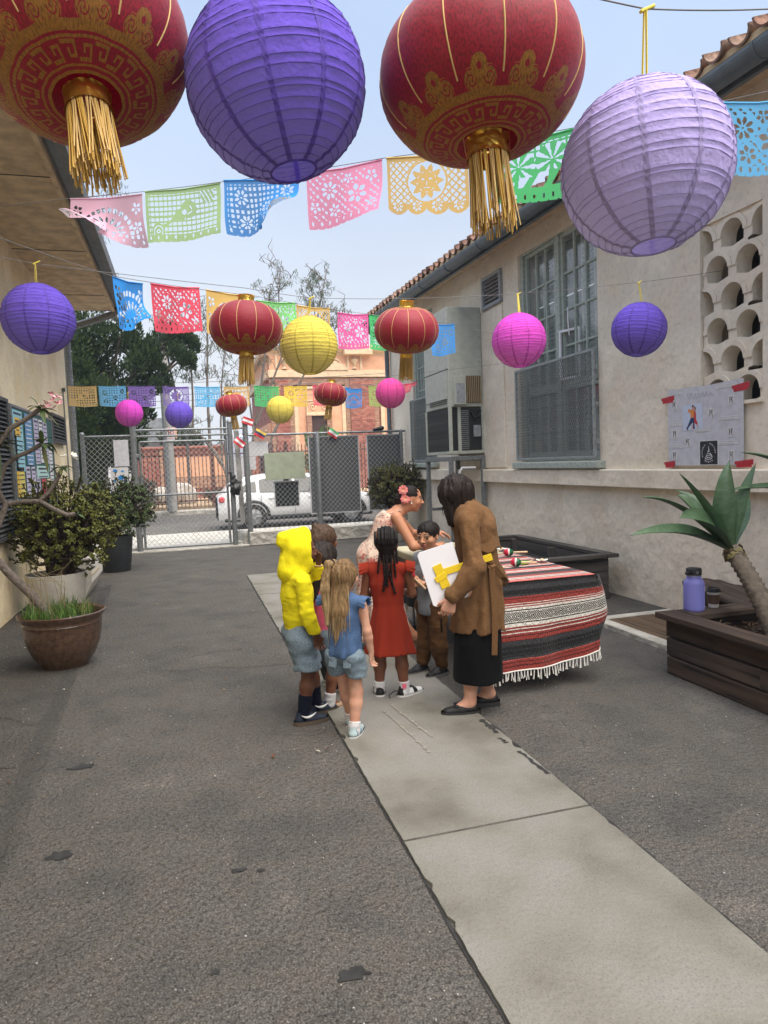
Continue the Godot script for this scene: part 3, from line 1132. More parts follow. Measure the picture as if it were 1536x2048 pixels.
	struct("pavement", pave, M.pale_concrete)
	struct("gate_apron", mb().box(Vector3(0.0, 0.005, -14.62), Vector3(2.4, 0.05, 0.4), 0.01), M.pale_concrete)
	struct("far_kerb", mb().box(Vector3(0, 0.03, -26.2), Vector3(120, 0.24, 0.8), 0.02), M.pale_concrete)
	struct("garden_ground", mb().box(Vector3(0, 0.1, -31.5), Vector3(120, 0.34, 9.8), 0.02), M.sand)
func holed(u0: float, u1: float, v0: float, v1: float, holes: Array, thick: float, xf: Transform3D) -> MB:
	var m := mb()
	var us := [u0, u1]
	var vs := [v0, v1]
	for q in holes:
		us.append_array([q[0], q[1]])
		vs.append_array([q[2], q[3]])
	us.sort()
	vs.sort()
	for i in us.size() - 1:
		for j in vs.size() - 1:
			var a: float = us[i]
			var b: float = us[i + 1]
			var c: float = vs[j]
			var d: float = vs[j + 1]
			if b - a < 1e-5 or d - c < 1e-5:
				continue
			var mid := Vector2((a + b) / 2, (c + d) / 2)
			var open := false
			for q in holes:
				if mid.x > q[0] and mid.x < q[1] and mid.y > q[2] and mid.y < q[3]:
					open = true
			if open:
				continue
			m.quad(xf * Vector3(a, c, 0), xf * Vector3(b, c, 0), xf * Vector3(b, d, 0), xf * Vector3(a, d, 0))
			m.quad(xf * Vector3(b, c, -thick), xf * Vector3(a, c, -thick), xf * Vector3(a, d, -thick), xf * Vector3(b, d, -thick))
	for q in holes + [[u0, u1, v0, v1]]:
		var p := [Vector3(q[0], q[2], 0), Vector3(q[1], q[2], 0), Vector3(q[1], q[3], 0), Vector3(q[0], q[3], 0)]
		for k in 4:
			var a: Vector3 = p[k]
			var b: Vector3 = p[(k + 1) % 4]
			var back := Vector3(0, 0, -thick)
			var mid := (a + b) / 2 + back / 2
			var ctr := Vector3((q[0] + q[1]) / 2, (q[2] + q[3]) / 2, -thick / 2)
			var inward: bool = q != [u0, u1, v0, v1]
			m.face([xf * a, xf * b, xf * (b + back), xf * (a + back)], xf * (mid + (mid - ctr) if inward else ctr))
	return m
func diamonds(w: float, h: float, px: float, py: float, r: float, sides := 4) -> MB:
	var m := mb()
	var k := py / px
	for s in [1.0, -1.0]:
		var z: float = r * 0.7 * s
		var c := -h / k
		while c < w + h / k:
			var t0 := maxf(0.0, -c)
			var t1 := minf(h / k, w - c)
			if t1 - t0 > 0.01:
				var a := Vector3(c + t0, k * t0, z)
				var b := Vector3(c + t1, k * t1, z)
				if s < 0.0:
					a.x = w - a.x
					b.x = w - b.x
				m.tube([a, b], r, sides, false)
			c += px
	return m
func frame(w: float, h: float, t: float, d: float, bevel := 0.004) -> MB:
	var m := mb()
	m.box(Vector3(w / 2, t / 2, 0), Vector3(w - 2 * t, t, d - 0.002), bevel)
	m.box(Vector3(w / 2, h - t / 2, 0), Vector3(w - 2 * t, t, d - 0.002), bevel)
	m.box(Vector3(t / 2, h / 2, 0), Vector3(t, h, d), bevel)
	m.box(Vector3(w - t / 2, h / 2, 0), Vector3(t, h, d), bevel)
	return m
func casement(parent: Node3D, x: float, y: float, w: float, h: float, cols: int, rows: int, called := "sash") -> void:
	var f := part(called, frame(w, h, 0.05, 0.05), M.window_paint, parent)
	f.position = Vector3(x, y, 0)
	var cw := (w - 0.1) / cols
	var rh := (h - 0.1) / rows
	for i in range(1, cols):
		part("muntin", mb().box(Vector3(0.05 + cw * i, h / 2, 0), Vector3(0.028, h - 0.104, 0.034), 0.004), M.window_paint, f)
	for j in range(1, rows):
		part("muntin", mb().box(Vector3(w / 2, 0.05 + rh * j, -0.003), Vector3(w - 0.104, 0.028, 0.03), 0.004), M.window_paint, f)
	for i in cols:
		for j in rows:
			part("pane", mb().box(Vector3(0.05 + cw * (i + 0.5), 0.05 + rh * (j + 0.5), -0.01), Vector3(cw - 0.02, rh - 0.02, 0.004)), M.window_glass, f)
func slats(parent: Node3D, called: String, x: float, y: float, w: float, h: float, pitch: float, tilt: float, mat: Material, z := 0.0, deep := 0.05) -> void:
	var sm := mb().box(Vector3.ZERO, Vector3(w, 0.008, deep), 0.0, Basis(Vector3.RIGHT, tilt)).mesh()
	var k := 0
	while (k + 0.5) * pitch < h:
		part(called, sm, mat, parent).position = Vector3(x + w / 2, y + (k + 0.5) * pitch, z)
		k += 1
func lattice_unit(w: float, h: float, half: int) -> MB:
	var m := mb()
	var r := w * 0.365
	var y0 := 0.035
	var ya := h - r - 0.032
	var hole := []
	var n := 18
	hole.append(Vector2(0.0, y0 - 0.03))
	hole.append(Vector2(r, y0))
	for i in n + 1:
		var a := PI * i / n
		hole.append(Vector2(cos(a) * r, ya + sin(a) * r))
	hole.append(Vector2(-r, y0))
	var d := 0.16
	var pts := []
	for p in hole:
		if half == 0 or p.x * half >= -1e-6:
			pts.append(p)
	var outer := []
	for p in pts:
		var c := Vector2(0, ya * 0.6)
		var q: Vector2 = p - c
		var s := 1e9
		if absf(q.x) > 1e-6:
			s = minf(s, w / 2 / absf(q.x))
		if absf(q.y) > 1e-6:
			s = minf(s, ((h - c.y) if q.y > 0 else c.y) / absf(q.y))
		outer.append(c + q * s)
	var cnt := pts.size()
	for i in (cnt if half == 0 else cnt - 1):
		var j := (i + 1) % cnt
		var a: Vector2 = pts[i]
		var b: Vector2 = pts[j]
		var oa: Vector2 = outer[i]
		var ob: Vector2 = outer[j]
		var fz := [oa, ob, b, a]
		var corner := Vector2.INF
		if absf(oa.x - ob.x) > 1e-4 and absf(oa.y - ob.y) > 1e-4:
			corner = Vector2(oa.x if absf(absf(oa.x) - w / 2) < 1e-4 else ob.x, oa.y if (absf(oa.y - h) < 1e-4 or absf(oa.y) < 1e-4) else ob.y)
			fz = [oa, corner, ob, b, a]
		var p3 := []
		for q in fz:
			p3.append(Vector3(q.x, q.y, 0))
		m.face(p3, p3[0] + Vector3(0, 0, -1))
		m.face([Vector3(a.x, a.y, 0), Vector3(b.x, b.y, 0), Vector3(b.x, b.y, -d), Vector3(a.x, a.y, -d)], Vector3((a.x + b.x) / 2, (a.y + b.y) / 2, -d / 2) * 2.0 - Vector3(0, ya * 0.6, -d / 2))
	var ring := []
	for i in n + 1:
		var a := PI * i / n
		if half == 0 or cos(a) * half >= -1e-6:
			ring.append(a)
	for i in ring.size() - 1:
		var r1 := r + 0.045
		var pa := Vector2(cos(ring[i]), sin(ring[i]))
		var pb := Vector2(cos(ring[i + 1]), sin(ring[i + 1]))
		var c := Vector2(0, ya)
		var q := [c + pa * r, c + pa * r1, c + pb * r1, c + pb * r]
		var lim := w / 2 - 0.001
		for e in 4:
			q[e].x = clampf(q[e].x, -lim, lim)
			q[e].y = minf(q[e].y, h - 0.001)
		m.face([Vector3(q[0].x, q[0].y, 0.012), Vector3(q[1].x, q[1].y, 0.012), Vector3(q[2].x, q[2].y, 0.012), Vector3(q[3].x, q[3].y, 0.012)], Vector3(q[0].x, q[0].y, -1))
		m.face([Vector3(q[1].x, q[1].y, 0.012), Vector3(q[2].x, q[2].y, 0.012), Vector3(q[2].x, q[2].y, 0), Vector3(q[1].x, q[1].y, 0)], Vector3(0, ya, 0.006))
		m.face([Vector3(q[0].x, q[0].y, 0.012), Vector3(q[3].x, q[3].y, 0.012), Vector3(q[3].x, q[3].y, 0), Vector3(q[0].x, q[0].y, 0)], Vector3(q[0].x * 2, q[0].y * 2 - ya, 0.006))
	return m
func right_building() -> void:
	var b := thing("stucco_building", "cream stucco building with red tile roof, tall green windows and arched breeze-block screen", "building", Vector3(4.62, 0, 0))
	var xf := Transform3D(Basis(Vector3(0, 0, 1), Vector3.UP, Vector3(-1, 0, 0)), Vector3.ZERO)
	var holes := [[-9.06, -7.12, 1.52, 4.42], [-13.85, -12.55, 1.55, 4.5], [-5.47, -4.75, 1.98, 3.6], [-10.2, -9.55, 3.88, 4.34]]
	part("wall", holed(-15.45, 4.0, 0, 4.6, holes, 0.32, xf), M.stucco_cream, b)
	part("wall_head", mb().box(Vector3(0.16, 4.72, -5.72), Vector3(0.318, 0.3, 19.4))  , M.stucco_cream, b).transform = Transform3D(Basis(Vector3.RIGHT, 0.024), Vector3(0, 4.72, -14.6) - Basis(Vector3.RIGHT, 0.024) * Vector3(0, 4.78, -14.6))
	part("end_wall", mb().box(Vector3(4.3, 2.37, -15.3), Vector3(7.94, 4.75, 0.3)), M.stucco_cream, b)
	part("inner_wall", mb().box(Vector3(2.9, 2.37, -5.7), Vector3(0.1, 4.7, 19.0)), M.interior_plaster, b)
	part("near_end_wall", mb().box(Vector3(1.64, 2.37, 3.9), Vector3(2.6, 4.7, 0.1)), M.interior_plaster, b)
	part("ceiling", mb().box(Vector3(1.64, 4.80, -5.7), Vector3(2.6, 0.06, 19.3)), M.interior_plaster, b)
	part("sill_course", mb().box(Vector3(-0.03, 1.315, -5.72), Vector3(0.10, 0.2, 19.3), 0.012), M.stucco_cream, b)
	part("infill_panel", mb().box(Vector3(-0.012, 2.64, -10.5), Vector3(0.03, 2.39, 1.9), 0.006), M.stucco_cream, b)
	part("infill_panel", mb().box(Vector3(-0.014, 4.12, -10.85), Vector3(0.03, 0.56, 1.2), 0.006), M.stucco_cream, b)
	var scr := part("breeze_screen", mb().box(Vector3(0.08, 1.985, -5.11), Vector3(0.22, 0.03, 0.74)), M.stucco_cream, b)
	var w := 0.352
	var h := 0.27
	var full := lattice_unit(w, h, 0).mesh()
	var rh := lattice_unit(w, h, 1).mesh()
	var lh := lattice_unit(w, h, -1).mesh()
	for row in 6:
		var y := 1.98 + row * h
		var side := Transform3D(Basis(Vector3(0, 0, 1), Vector3.UP, Vector3(-1, 0, 0)), Vector3(0.03, y, -5.11))
		if row % 2 == 0:
			for s in [-0.5, 0.5]:
				part("breeze_block", full, M.stucco_cream, scr).transform = side.translated_local(Vector3(s * w, 0, 0))
		else:
			part("breeze_block", rh, M.stucco_cream, scr).transform = side.translated_local(Vector3(-w, 0, 0))
			part("breeze_block", full, M.stucco_cream, scr).transform = side
			part("breeze_block", lh, M.stucco_cream, scr).transform = side.translated_local(Vector3(w, 0, 0))
	tall_window(b, -9.06, 1.94, 1.52, 2.90, true)
	tall_window(b, -13.85, 1.30, 1.55, 2.95, false)
	var v := part("wall_vent", frame(0.67, 0.48, 0.05, 0.06), M.vent_grey, b)
	v.transform = Transform3D(xf.basis, Vector3(-0.02, 3.87, -10.21))
	slats(v, "vent_slat", 0.05, 0.04, 0.57, 0.4, 0.057, 0.7, M.vent_grey, -0.02, 0.06)
	var level := Transform3D(Basis(Vector3.RIGHT, 0.024), Vector3.ZERO)
	level.origin = Vector3(0, 4.72, -14.6) - level.basis * Vector3(0, 4.72, -14.6)
	part("soffit", mb().box(Vector3(-0.22, 4.78, -5.72), Vector3(0.62, 0.05, 19.4)), M.eave_wood, b).transform = level
	part("roof_deck", mb().box(Vector3(3.6, 6.02, -5.72), Vector3(8.6, 0.10, 19.3), 0.0, Basis(Vector3.BACK, 0.3)), M.tile_b, b).transform = level
	var prof := []
	for i in 15:
		var a := -PI * i / 14
		prof.append(Vector2(cos(a) * 0.105, sin(a) * 0.105))
	var gp := PackedVector2Array(prof)
	for i in 15:
		var a := -PI + PI * i / 14
		gp.append(Vector2(cos(a) * 0.098, sin(a) * 0.098))
	var gut := part("gutter", mb().extrude(gp, -15.6, 4.0, Transform3D(Basis(), Vector3(-0.50, 4.70, 0))), M.gutter_paint, b)
	gut.transform = level
	for i in 16:
		var st := mb()
		var pp := []
		for k in 13:
			var a := -PI * k / 12
			pp.append(Vector3(-0.50 + cos(a) * 0.109, 4.70 + sin(a) * 0.109, -15.2 + i * 1.22))
		st.tube(pp, 0.008, 5)
		part("gutter_strap", st, M.gutter_paint, gut)
	part("fascia", mb().box(Vector3(-0.37, 4.70, -5.72), Vector3(0.04, 0.2, 19.3), 0.006), M.gutter_paint, b).transform = level
	var cap := mb().lathe([Vector2(0.088, -0.24), Vector2(0.105, 0.24)], 10, Transform3D(Basis(Vector3.FORWARD, PI / 2), Vector3.ZERO), -PI / 2, PI / 2)
	cap.lathe([Vector2(0.088, 0.24), Vector2(0.072, -0.24)], 10, Transform3D(Basis(Vector3.FORWARD, PI / 2), Vector3.ZERO), -PI / 2, PI / 2)
	for s in [-1.0, 1.0]:
		var r0 := 0.0
		for i in 10:
			var a0 := -PI / 2 + PI * i / 10
			var a1 := -PI / 2 + PI * (i + 1) / 10
			var ro: float = 0.105 if s > 0 else 0.088
			var ri: float = 0.088 if s > 0 else 0.072
			var bb := Basis(Vector3.FORWARD, PI / 2)
			cap.face([bb * Vector3(cos(a0) * ro, 0.24 * s, sin(a0) * ro), bb * Vector3(cos(a1) * ro, 0.24 * s, sin(a1) * ro), bb * Vector3(cos(a1) * ri, 0.24 * s, sin(a1) * ri), bb * Vector3(cos(a0) * ri, 0.24 * s, sin(a0) * ri)], Vector3.ZERO)
	var cm := cap.mesh()
	rng.seed = 17
	for row in 3:
		var z := -15.4
		while z < 3.6:
			var t := part("roof_tile", cm, M[["tile_a", "tile_b", "tile_c"][rng.randi() % 3]], b)
			var bs := Basis(Vector3.BACK, 0.3 + rng.randf_range(-0.02, 0.02)) * Basis(Vector3.UP, PI + rng.randf_range(-0.03, 0.03))
			t.transform = level * Transform3D(bs, Vector3(-0.36 + row * 0.40 + rng.randf_range(-0.02, 0.02), 4.93 + row * 0.13, z))
			z += 0.245
	var dp := mb()
	dp.tube([Vector3(-0.5, 4.62, -15.3), Vector3(-0.48, 4.5, -15.33), Vector3(-0.12, 4.3, -15.4), Vector3(-0.08, 4.2, -15.4), Vector3(-0.08, 0.0, -15.4)], 0.05, 10)
	part("downpipe", dp, M.gutter_paint, b)
func tall_window(b: Node3D, u: float, w: float, y: float, h: float, guard: bool) -> void:
	var wn := part("window", frame(w, h, 0.07, 0.12), M.window_paint, b)
	wn.transform = Transform3D(Basis(Vector3(0, 0, 1), Vector3.UP, Vector3(-1, 0, 0)), Vector3(0.1, y, u))
	var hw := (w - 0.14 - 0.1) / 2.0
	part("mullion", mb().box(Vector3(w / 2, h / 2, 0.0), Vector3(0.1, h - 0.144, 0.11), 0.006), M.window_paint, wn)
	for k in 2:
		var x0 := 0.07 + k * (hw + 0.1)
		casement(wn, x0, 0.95, hw, h - 1.02, 3, 4)
		casement(wn, x0, 0.07, hw, 0.87, 3, 1)
		slats(wn, "shutter_slat", x0 + hw * 0.36, 0.1, hw * 0.62, h - 0.2, 0.056, 0.6, M.shutter, -0.12, 0.05)
		part("shutter_stile", mb().box(Vector3(x0 + hw * 0.34, h / 2, -0.12), Vector3(0.04, h - 0.15, 0.04), 0.004), M.window_paint, wn)
		part("shutter_stile", mb().box(Vector3(x0 + hw * 0.68, h / 2, -0.115), Vector3(0.035, h - 0.15, 0.045), 0.004), M.window_paint, wn)
	part("sill", mb().box(Vector3(w / 2, -0.05, 0.11), Vector3(w + 0.22, 0.09, 0.2), 0.01), M.window_paint, wn)
	if guard:
		var op := part("open_casement", frame(0.36, 0.62, 0.03, 0.03), M.board_white, wn)
		op.transform = Transform3D(Basis(Vector3.UP, 0.25), Vector3(w / 2 + 0.05, 1.02, 0.06))
		part("stay", mb().tube([Vector3(w * 0.62, 1.9, 0.04), Vector3(w * 0.66, 1.72, 0.09), Vector3(w * 0.64, 1.55, 0.05)], 0.009, 5), M.board_white, wn)
		part("stay", mb().tube([Vector3(0.2, 1.1, 0.09), Vector3(0.26, 0.5, 0.1)], 0.014, 6), M.galvanised, wn)
	var gw := w + 0.04
	var g := part("window_guard", frame(gw, 1.26, 0.035, 0.03), M.mesh_paint, wn)
	g.position = Vector3(-0.02, 0.02, 0.17)
	var dm := diamonds(gw - 0.07, 1.19, 0.042, 0.075, 0.0045, 3)
	var dp := part("expanded_mesh", dm, M.mesh_paint, g)
	dp.position = Vector3(0.035, 0.035, 0)
	stuff(dp)
	for k in 3:
		part("hinge", mb().box(Vector3(gw + 0.015, 0.2 + k * 0.42, -0.02), Vector3(0.03, 0.05, 0.03), 0.003), M.mesh_paint, g)
func air_unit() -> void:
	var a := thing("air_conditioner", "tall grey-green wall air conditioner cabinet on a steel stand", "air conditioner", Vector3(4.02, 1.68, -10.3))
	part("cabinet", mb().box(Vector3(0.29, 1.5, -0.55), Vector3(0.58, 1.54, 1.1), 0.01), M.cabinet, a)
	part("painted_dark_bay", mb().box(Vector3(0.29, 0.36, -0.55), Vector3(0.54, 0.72, 1.06)), M.plastic_black, a)  # solid black fill, shade of the open lower bay put into its colour
	for q in [[0.015, -0.015], [0.565, -0.015], [0.015, -1.085], [0.16, -0.012]]:
		part("corner_post", mb().box(Vector3(q[0], 0.365, q[1]), Vector3(0.05, 0.73, 0.05), 0.004), M.cabinet, a)
	part("base_rail", mb().box(Vector3(0.29, 0.02, -0.55), Vector3(0.585, 0.05, 1.105), 0.004), M.cabinet, a)
	var gr := part("coil_grille", mb().box(Vector3(0.006, 0.37, -0.55), Vector3(0.012, 0.66, 0.96)), M.screen_black, a)
	for i in 26:
		part("grille_bar", mb().box(Vector3(-0.004, 0.37, -0.10 - i * 0.036), Vector3(0.008, 0.64, 0.006)), M.louvre_grey, gr)
	var cf := part("coil_fins", mb().box(Vector3(0.25, 0.37, 0.0), Vector3(0.14, 0.62, 0.012)), M.louvre_grey, a)
	for i in 20:
		part("fin", mb().box(Vector3(0.25, 0.08 + i * 0.031, 0.01), Vector3(0.13, 0.006, 0.01)), M.vent_grey, cf)
	part("coolant_pipe", mb().tube([Vector3(0.36, 0.65, -0.01), Vector3(0.42, 0.55, 0.0), Vector3(0.5, 0.58, 0.0), Vector3(0.54, 0.68, -0.01)], 0.012, 6), M.plastic_black, a)
	part("compressor_plate", mb().box(Vector3(0.46, 0.35, -0.005), Vector3(0.12, 0.18, 0.02), 0.004), M.vent_grey, a)
	part("panel_seam", mb().box(Vector3(-0.003, 1.32, -0.55), Vector3(0.01, 0.012, 1.08)), M.louvre_grey, a)
	part("access_panel", mb().box(Vector3(-0.006, 1.08, -0.55), Vector3(0.014, 0.44, 1.0), 0.004), M.cabinet, a)
	part("front_panel", mb().box(Vector3(0.31, 1.56, 0.006), Vector3(0.5, 1.30, 0.014), 0.004), M.cabinet, a)
	for i in 9:
		part("louvre_slot", mb().box(Vector3(-0.010, 0.80 + (i % 3) * 0.03, -0.2 - (i / 3) * 0.27), Vector3(0.012, 0.012, 0.24)), M.louvre_grey, a)
	var jb := part("junction_box", mb().box(Vector3(0.16, 0.98, 0.05), Vector3(0.19, 0.44, 0.09), 0.006), M.cabinet, a)
	part("cover_label", mb().box(Vector3(0.16, 0.99, 0.0965), Vector3(0.10, 0.2, 0.003)), M.paper, jb)
	part("cover", mb().box(Vector3(0.16, 0.94, 0.095), Vector3(0.14, 0.3, 0.008), 0.003), M.vent_grey, jb)
	var ig := part("intake_grille", mb().box(Vector3(0.41, 1.0, 0.012), Vector3(0.26, 0.42, 0.02), 0.003), M.kraft, a)
	for i in 8:
		part("grille_bar", mb().box(Vector3(0.30 + i * 0.032, 1.0, 0.026), Vector3(0.008, 0.41, 0.01)), M.straw, ig)
	for i in 12:
		part("screw", mb().box(Vector3([0.1, 0.52][i % 2], 0.1 + i * 0.19, 0.016), Vector3(0.012, 0.012, 0.006)), M.louvre_grey, a)
	var s := thing("steel_stand", "galvanised angle-iron stand under the wall air conditioner", "stand", Vector3(4.02, 0, -10.3))
	for q in [[0.0, 0.0], [0.54, 0.0], [0.0, -1.08], [0.54, -1.08]]:
		part("leg", mb().box(Vector3(q[0], 0.82, q[1]), Vector3(0.065, 1.64, 0.065), 0.006), M.galvanised, s)
	for q in [[0.27, 0.0, 0.475, 0.06], [0.27, -1.08, 0.475, 0.06]]:
		part("rail", mb().box(Vector3(q[0], 1.605, q[1]), Vector3(q[2], 0.07, q[3]), 0.006), M.galvanised, s)
		part("rail", mb().box(Vector3(q[0], 0.75, q[1]), Vector3(q[2], 0.05, q[3]), 0.006), M.galvanised, s)
	part("rail", mb().box(Vector3(0.0, 1.6, -0.54), Vector3(0.06, 0.07, 1.015), 0.006), M.galvanised, s)
	part("rail", mb().box(Vector3(0.54, 1.6, -0.54), Vector3(0.06, 0.07, 1.015), 0.006), M.galvanised, s)
	var pipe := mb().tube([Vector3(0.4, 1.45, 0.02), Vector3(0.16, 1.45, 0.05), Vector3(0.12, 1.40, 0.05), Vector3(0.12, 0.5, 0.06)], 0.022, 8)
	part("conduit", pipe, M.paper, s)
func left_building() -> void:
	var b := thing("tan_building", "yellowish stucco building on the left with deep eave and dark gutter", "building", Vector3(-1.98, 0, 0))
	part("wall", mb().box(Vector3(-0.15, 2.3, -5.0), Vector3(0.3, 4.6, 17.8), 0.004), M.stucco_yellow, b)
	part("end_wall", mb().box(Vector3(-3.3, 2.3, -13.75), Vector3(6.0, 4.6, 0.3)), M.stucco_yellow, b)
	part("soffit", mb().box(Vector3(0.38, 4.56, -4.9), Vector3(1.1, 0.06, 17.8)), M.eave_wood, b)
	for i in 5:
		part("soffit_joint", mb().box(Vector3(0.38, 4.527, -12.6 + i * 2.44), Vector3(1.05, 0.006, 0.012)), M.louvre_grey, b)
	part("eave_trim", mb().box(Vector3(0.905, 4.555, -4.9), Vector3(0.05, 0.13, 17.82), 0.006), M.eave_wood, b)
	var gt := part("gutter", mb().box(Vector3(1.0, 4.63, -4.9), Vector3(0.13, 0.15, 17.84), 0.03), M.gutter_paint, b)
	part("gutter_lip", mb().box(Vector3(1.06, 4.715, -4.9), Vector3(0.03, 0.024, 17.84), 0.006), M.vent_grey, gt)
	part("roof", mb().box(Vector3(-2.4, 5.3, -4.9), Vector3(7.2, 0.1, 17.86), 0.0, Basis(Vector3.BACK, -0.2)), M.roof_grey, b)
	var dp := mb().tube([Vector3(0.98, 4.56, -13.7), Vector3(0.9, 4.46, -13.74), Vector3(0.2, 4.30, -14.02), Vector3(0.06, 4.22, -14.03), Vector3(0.04, 4.1, -14.03), Vector3(0.04, 0.0, -14.03)], 0.065, 12)
	part("downpipe", dp, M.galvanised, b)
	part("conduit", mb().tube([Vector3(0.02, 3.05, -13.35), Vector3(0.02, 2.0, -13.35), Vector3(0.02, 0.3, -13.35)], 0.012, 6), M.galvanised, b)
	part("conduit_box", mb().box(Vector3(0.03, 3.07, -13.35), Vector3(0.05, 0.06, 0.08), 0.004), M.louvre_grey, b)
	for q in [[-13.08, 1.2, 2.1, 0.47], [-9.05, 3.6, 0.9, 1.6]]:
		var w: float = q[1]
		var v := part("louvre_vent", frame(w, q[3], 0.045, 0.06), M.louvre_grey, b)
		v.transform = Transform3D(Basis(Vector3(0, 0, -1), Vector3.UP, Vector3(1, 0, 0)), Vector3(0.03, q[2], q[0] + w))
		slats(v, "louvre_slat", 0.05, 0.05, w - 0.1, q[3] - 0.1, 0.052, 0.75, M.louvre_grey, 0.0, 0.055)
		part("vent_back", mb().box(Vector3(w / 2, q[3] / 2, -0.028), Vector3(w - 0.05, q[3] - 0.05, 0.004)), M.louvre_grey, v)
func pipe_between(o: Node3D, called: String, a: Vector3, b: Vector3, r: float, mat: Material = null) -> void:
	part(called, mb().tube([a, b], r, 10), mat if mat else M.galvanised, o)
func post(o: Node3D, x: float, h: float, r: float, z := 0.0) -> void:
	var p := part("post", mb().lathe([Vector2(r, 0), Vector2(r, h - 0.03), Vector2(r * 1.12, h - 0.028), Vector2(r * 1.1, h), Vector2(r * 0.6, h + r * 0.7), Vector2(0, h + r * 0.85)], 14), M.galvanised, o)
	p.position = Vector3(x, 0, z)
	for k in 4:
		part("band", mb().lathe([Vector2(r, -0.012), Vector2(r + 0.006, -0.012), Vector2(r + 0.006, 0.012), Vector2(r, 0.012)], 12, Transform3D(Basis(), Vector3(0, 0.3 + k * (h - 0.6) / 3.0, 0))), M.galvanised, p)
func fences() -> void:
	var z := -14.5
	var l := thing("chain_link_fence", "short chain-link panel left of the gate beside the tan building", "fence", Vector3(-1.9, 0, z))
	post(l, 0.05, 2.36, 0.04)
	pipe_between(l, "rail", Vector3(0.05, 2.3, 0), Vector3(0.92, 2.3, 0), 0.022)
	var m := part("chain_link_mesh", diamonds(0.86, 2.25, 0.10, 0.105, 0.0036, 3), M.wire, l)
	m.position = Vector3(0.07, 0.05, 0)
	stuff(m)
	var g := thing("chain_link_gate", "closed chain-link gate of grey pipe between two tall posts", "gate", Vector3(-0.93, 0, z))
	post(g, 0.0, 2.52, 0.058)
	post(g, 1.84, 2.54, 0.05)
	pipe_between(g, "rail", Vector3(0, 2.40, 0), Vector3(1.84, 2.40, 0), 0.022)
	pipe_between(g, "rail", Vector3(0, 2.28, 0), Vector3(1.84, 2.28, 0), 0.022)
	m = part("chain_link_mesh", diamonds(1.76, 0.13, 0.10, 0.105, 0.0036, 3), M.wire, g)
	m.position = Vector3(0.04, 2.275, 0)
	stuff(m)
	var lf := part("gate_leaf", mb().tube([Vector3(0.10, 0.1, 0), Vector3(0.10, 2.15, 0), Vector3(0.12, 2.17, 0), Vector3(1.72, 2.17, 0), Vector3(1.74, 2.15, 0), Vector3(1.74, 0.1, 0), Vector3(1.72, 0.08, 0), Vector3(0.12, 0.08, 0), Vector3(0.10, 0.1, 0)], 0.024, 8), M.galvanised, g)
	part("mid_rail", mb().tube([Vector3(0.10, 1.12, 0), Vector3(1.74, 1.12, 0)], 0.02, 8), M.galvanised, lf)
	m = part("chain_link_mesh", diamonds(1.64, 2.09, 0.10, 0.105, 0.0036, 3), M.wire, lf)
	m.position = Vector3(0.10, 0.08, 0)
	stuff(m)
	for y in [0.35, 1.9]:
		part("hinge", mb().box(Vector3(0.055, y, 0.0), Vector3(0.07, 0.07, 0.1), 0.008), M.galvanised, g)
	part("latch", mb().box(Vector3(1.78, 1.25, 0.02), Vector3(0.12, 0.06, 0.05), 0.008), M.galvanised, g)
	var bag := Field.new(Vector3(-0.3, -0.4, -0.2), Vector3(0.3, 0.4, 0.2), 0.016)
	bag.cap(Vector3(0, 0.12, 0), Vector3(0.03, -0.12, 0), 0.05, 0.11, 0.03).cap(Vector3(0.03, -0.1, 0.02), Vector3(0.1, 0.02, 0), 0.08, 0.05, 0.03).cap(Vector3(0, 0.1, 0), Vector3(-0.06, 0.24, 0), 0.04, 0.02, 0.03).rough(0.03, 9.0)
	solo("black_bag", bag.into(mb()), M.plastic_black, "crumpled black plastic bag tied to the gate's right post", "bag").position = Vector3(0.93, 1.28, z + 0.07)
	var f := thing("chain_link_fence", "long chain-link fence on a low concrete kerb right of the gate", "fence", Vector3(1.22, 0, z))
	post(f, 0.0, 2.58, 0.055)
	post(f, 1.44, 2.25, 0.04)
	post(f, 3.3, 2.25, 0.04)
	pipe_between(f, "rail", Vector3(0, 2.25, 0), Vector3(3.4, 2.25, 0), 0.024)
	m = part("chain_link_mesh", diamonds(3.36, 1.94, 0.10, 0.105, 0.0036, 3), M.wire, f)
	m.position = Vector3(0.02, 0.3, 0)
	stuff(m)
	var tie := mb().tube([Vector3(0, -0.03, 0.0), Vector3(0.008, 0, 0.028), Vector3(0, 0.03, 0)], 0.004, 4).mesh()
	for k in 14:
		part("wire_tie", tie, M.wire, f).position = Vector3(0.15 + k * 0.235, 2.24, 0)
	var ret := thing("chain_link_return", "narrow chain-link return with a weathered wooden slat beside the gate post", "fence", Vector3(0.93, 0, z - 0.55))
	m = part("chain_link_mesh", diamonds(0.55, 2.25, 0.10, 0.105, 0.0036, 3), M.wire, ret)
	m.transform = Transform3D(Basis(Vector3.UP, PI * 0.36), Vector3(0, 0.05, 0))
	m.rotation.y = -1.05
	stuff(m)
	part("slat", mb().bar(Vector3(0.16, 0.45, 0.42), Vector3(0.12, 2.36, 0.40), 0.10, 0.03, 0.004, Vector3.BACK), M.pole_concrete, ret)
	pipe_between(ret, "rail", Vector3(0.0, 2.4, 0.5), Vector3(0.28, 2.4, 0.52), 0.02)
	var k := solo("kerb_wall", mb().box(Vector3(1.75, 0.14, 0), Vector3(3.5, 0.28, 0.22), 0.015), M.pale_concrete, "low pale concrete kerb wall under the long chain-link fence", "wall")
	k.position = Vector3(1.19, 0, z)
	solo("kerb_stub", mb().box(Vector3(0, 0.14, 0), Vector3(0.14, 0.28, 0.7), 0.03, Basis(Vector3.UP, 0.3)), M.pale_concrete, "short sloping concrete stub kerb beside the gate post", "kerb").position = Vector3(1.08, 0, z - 0.42)
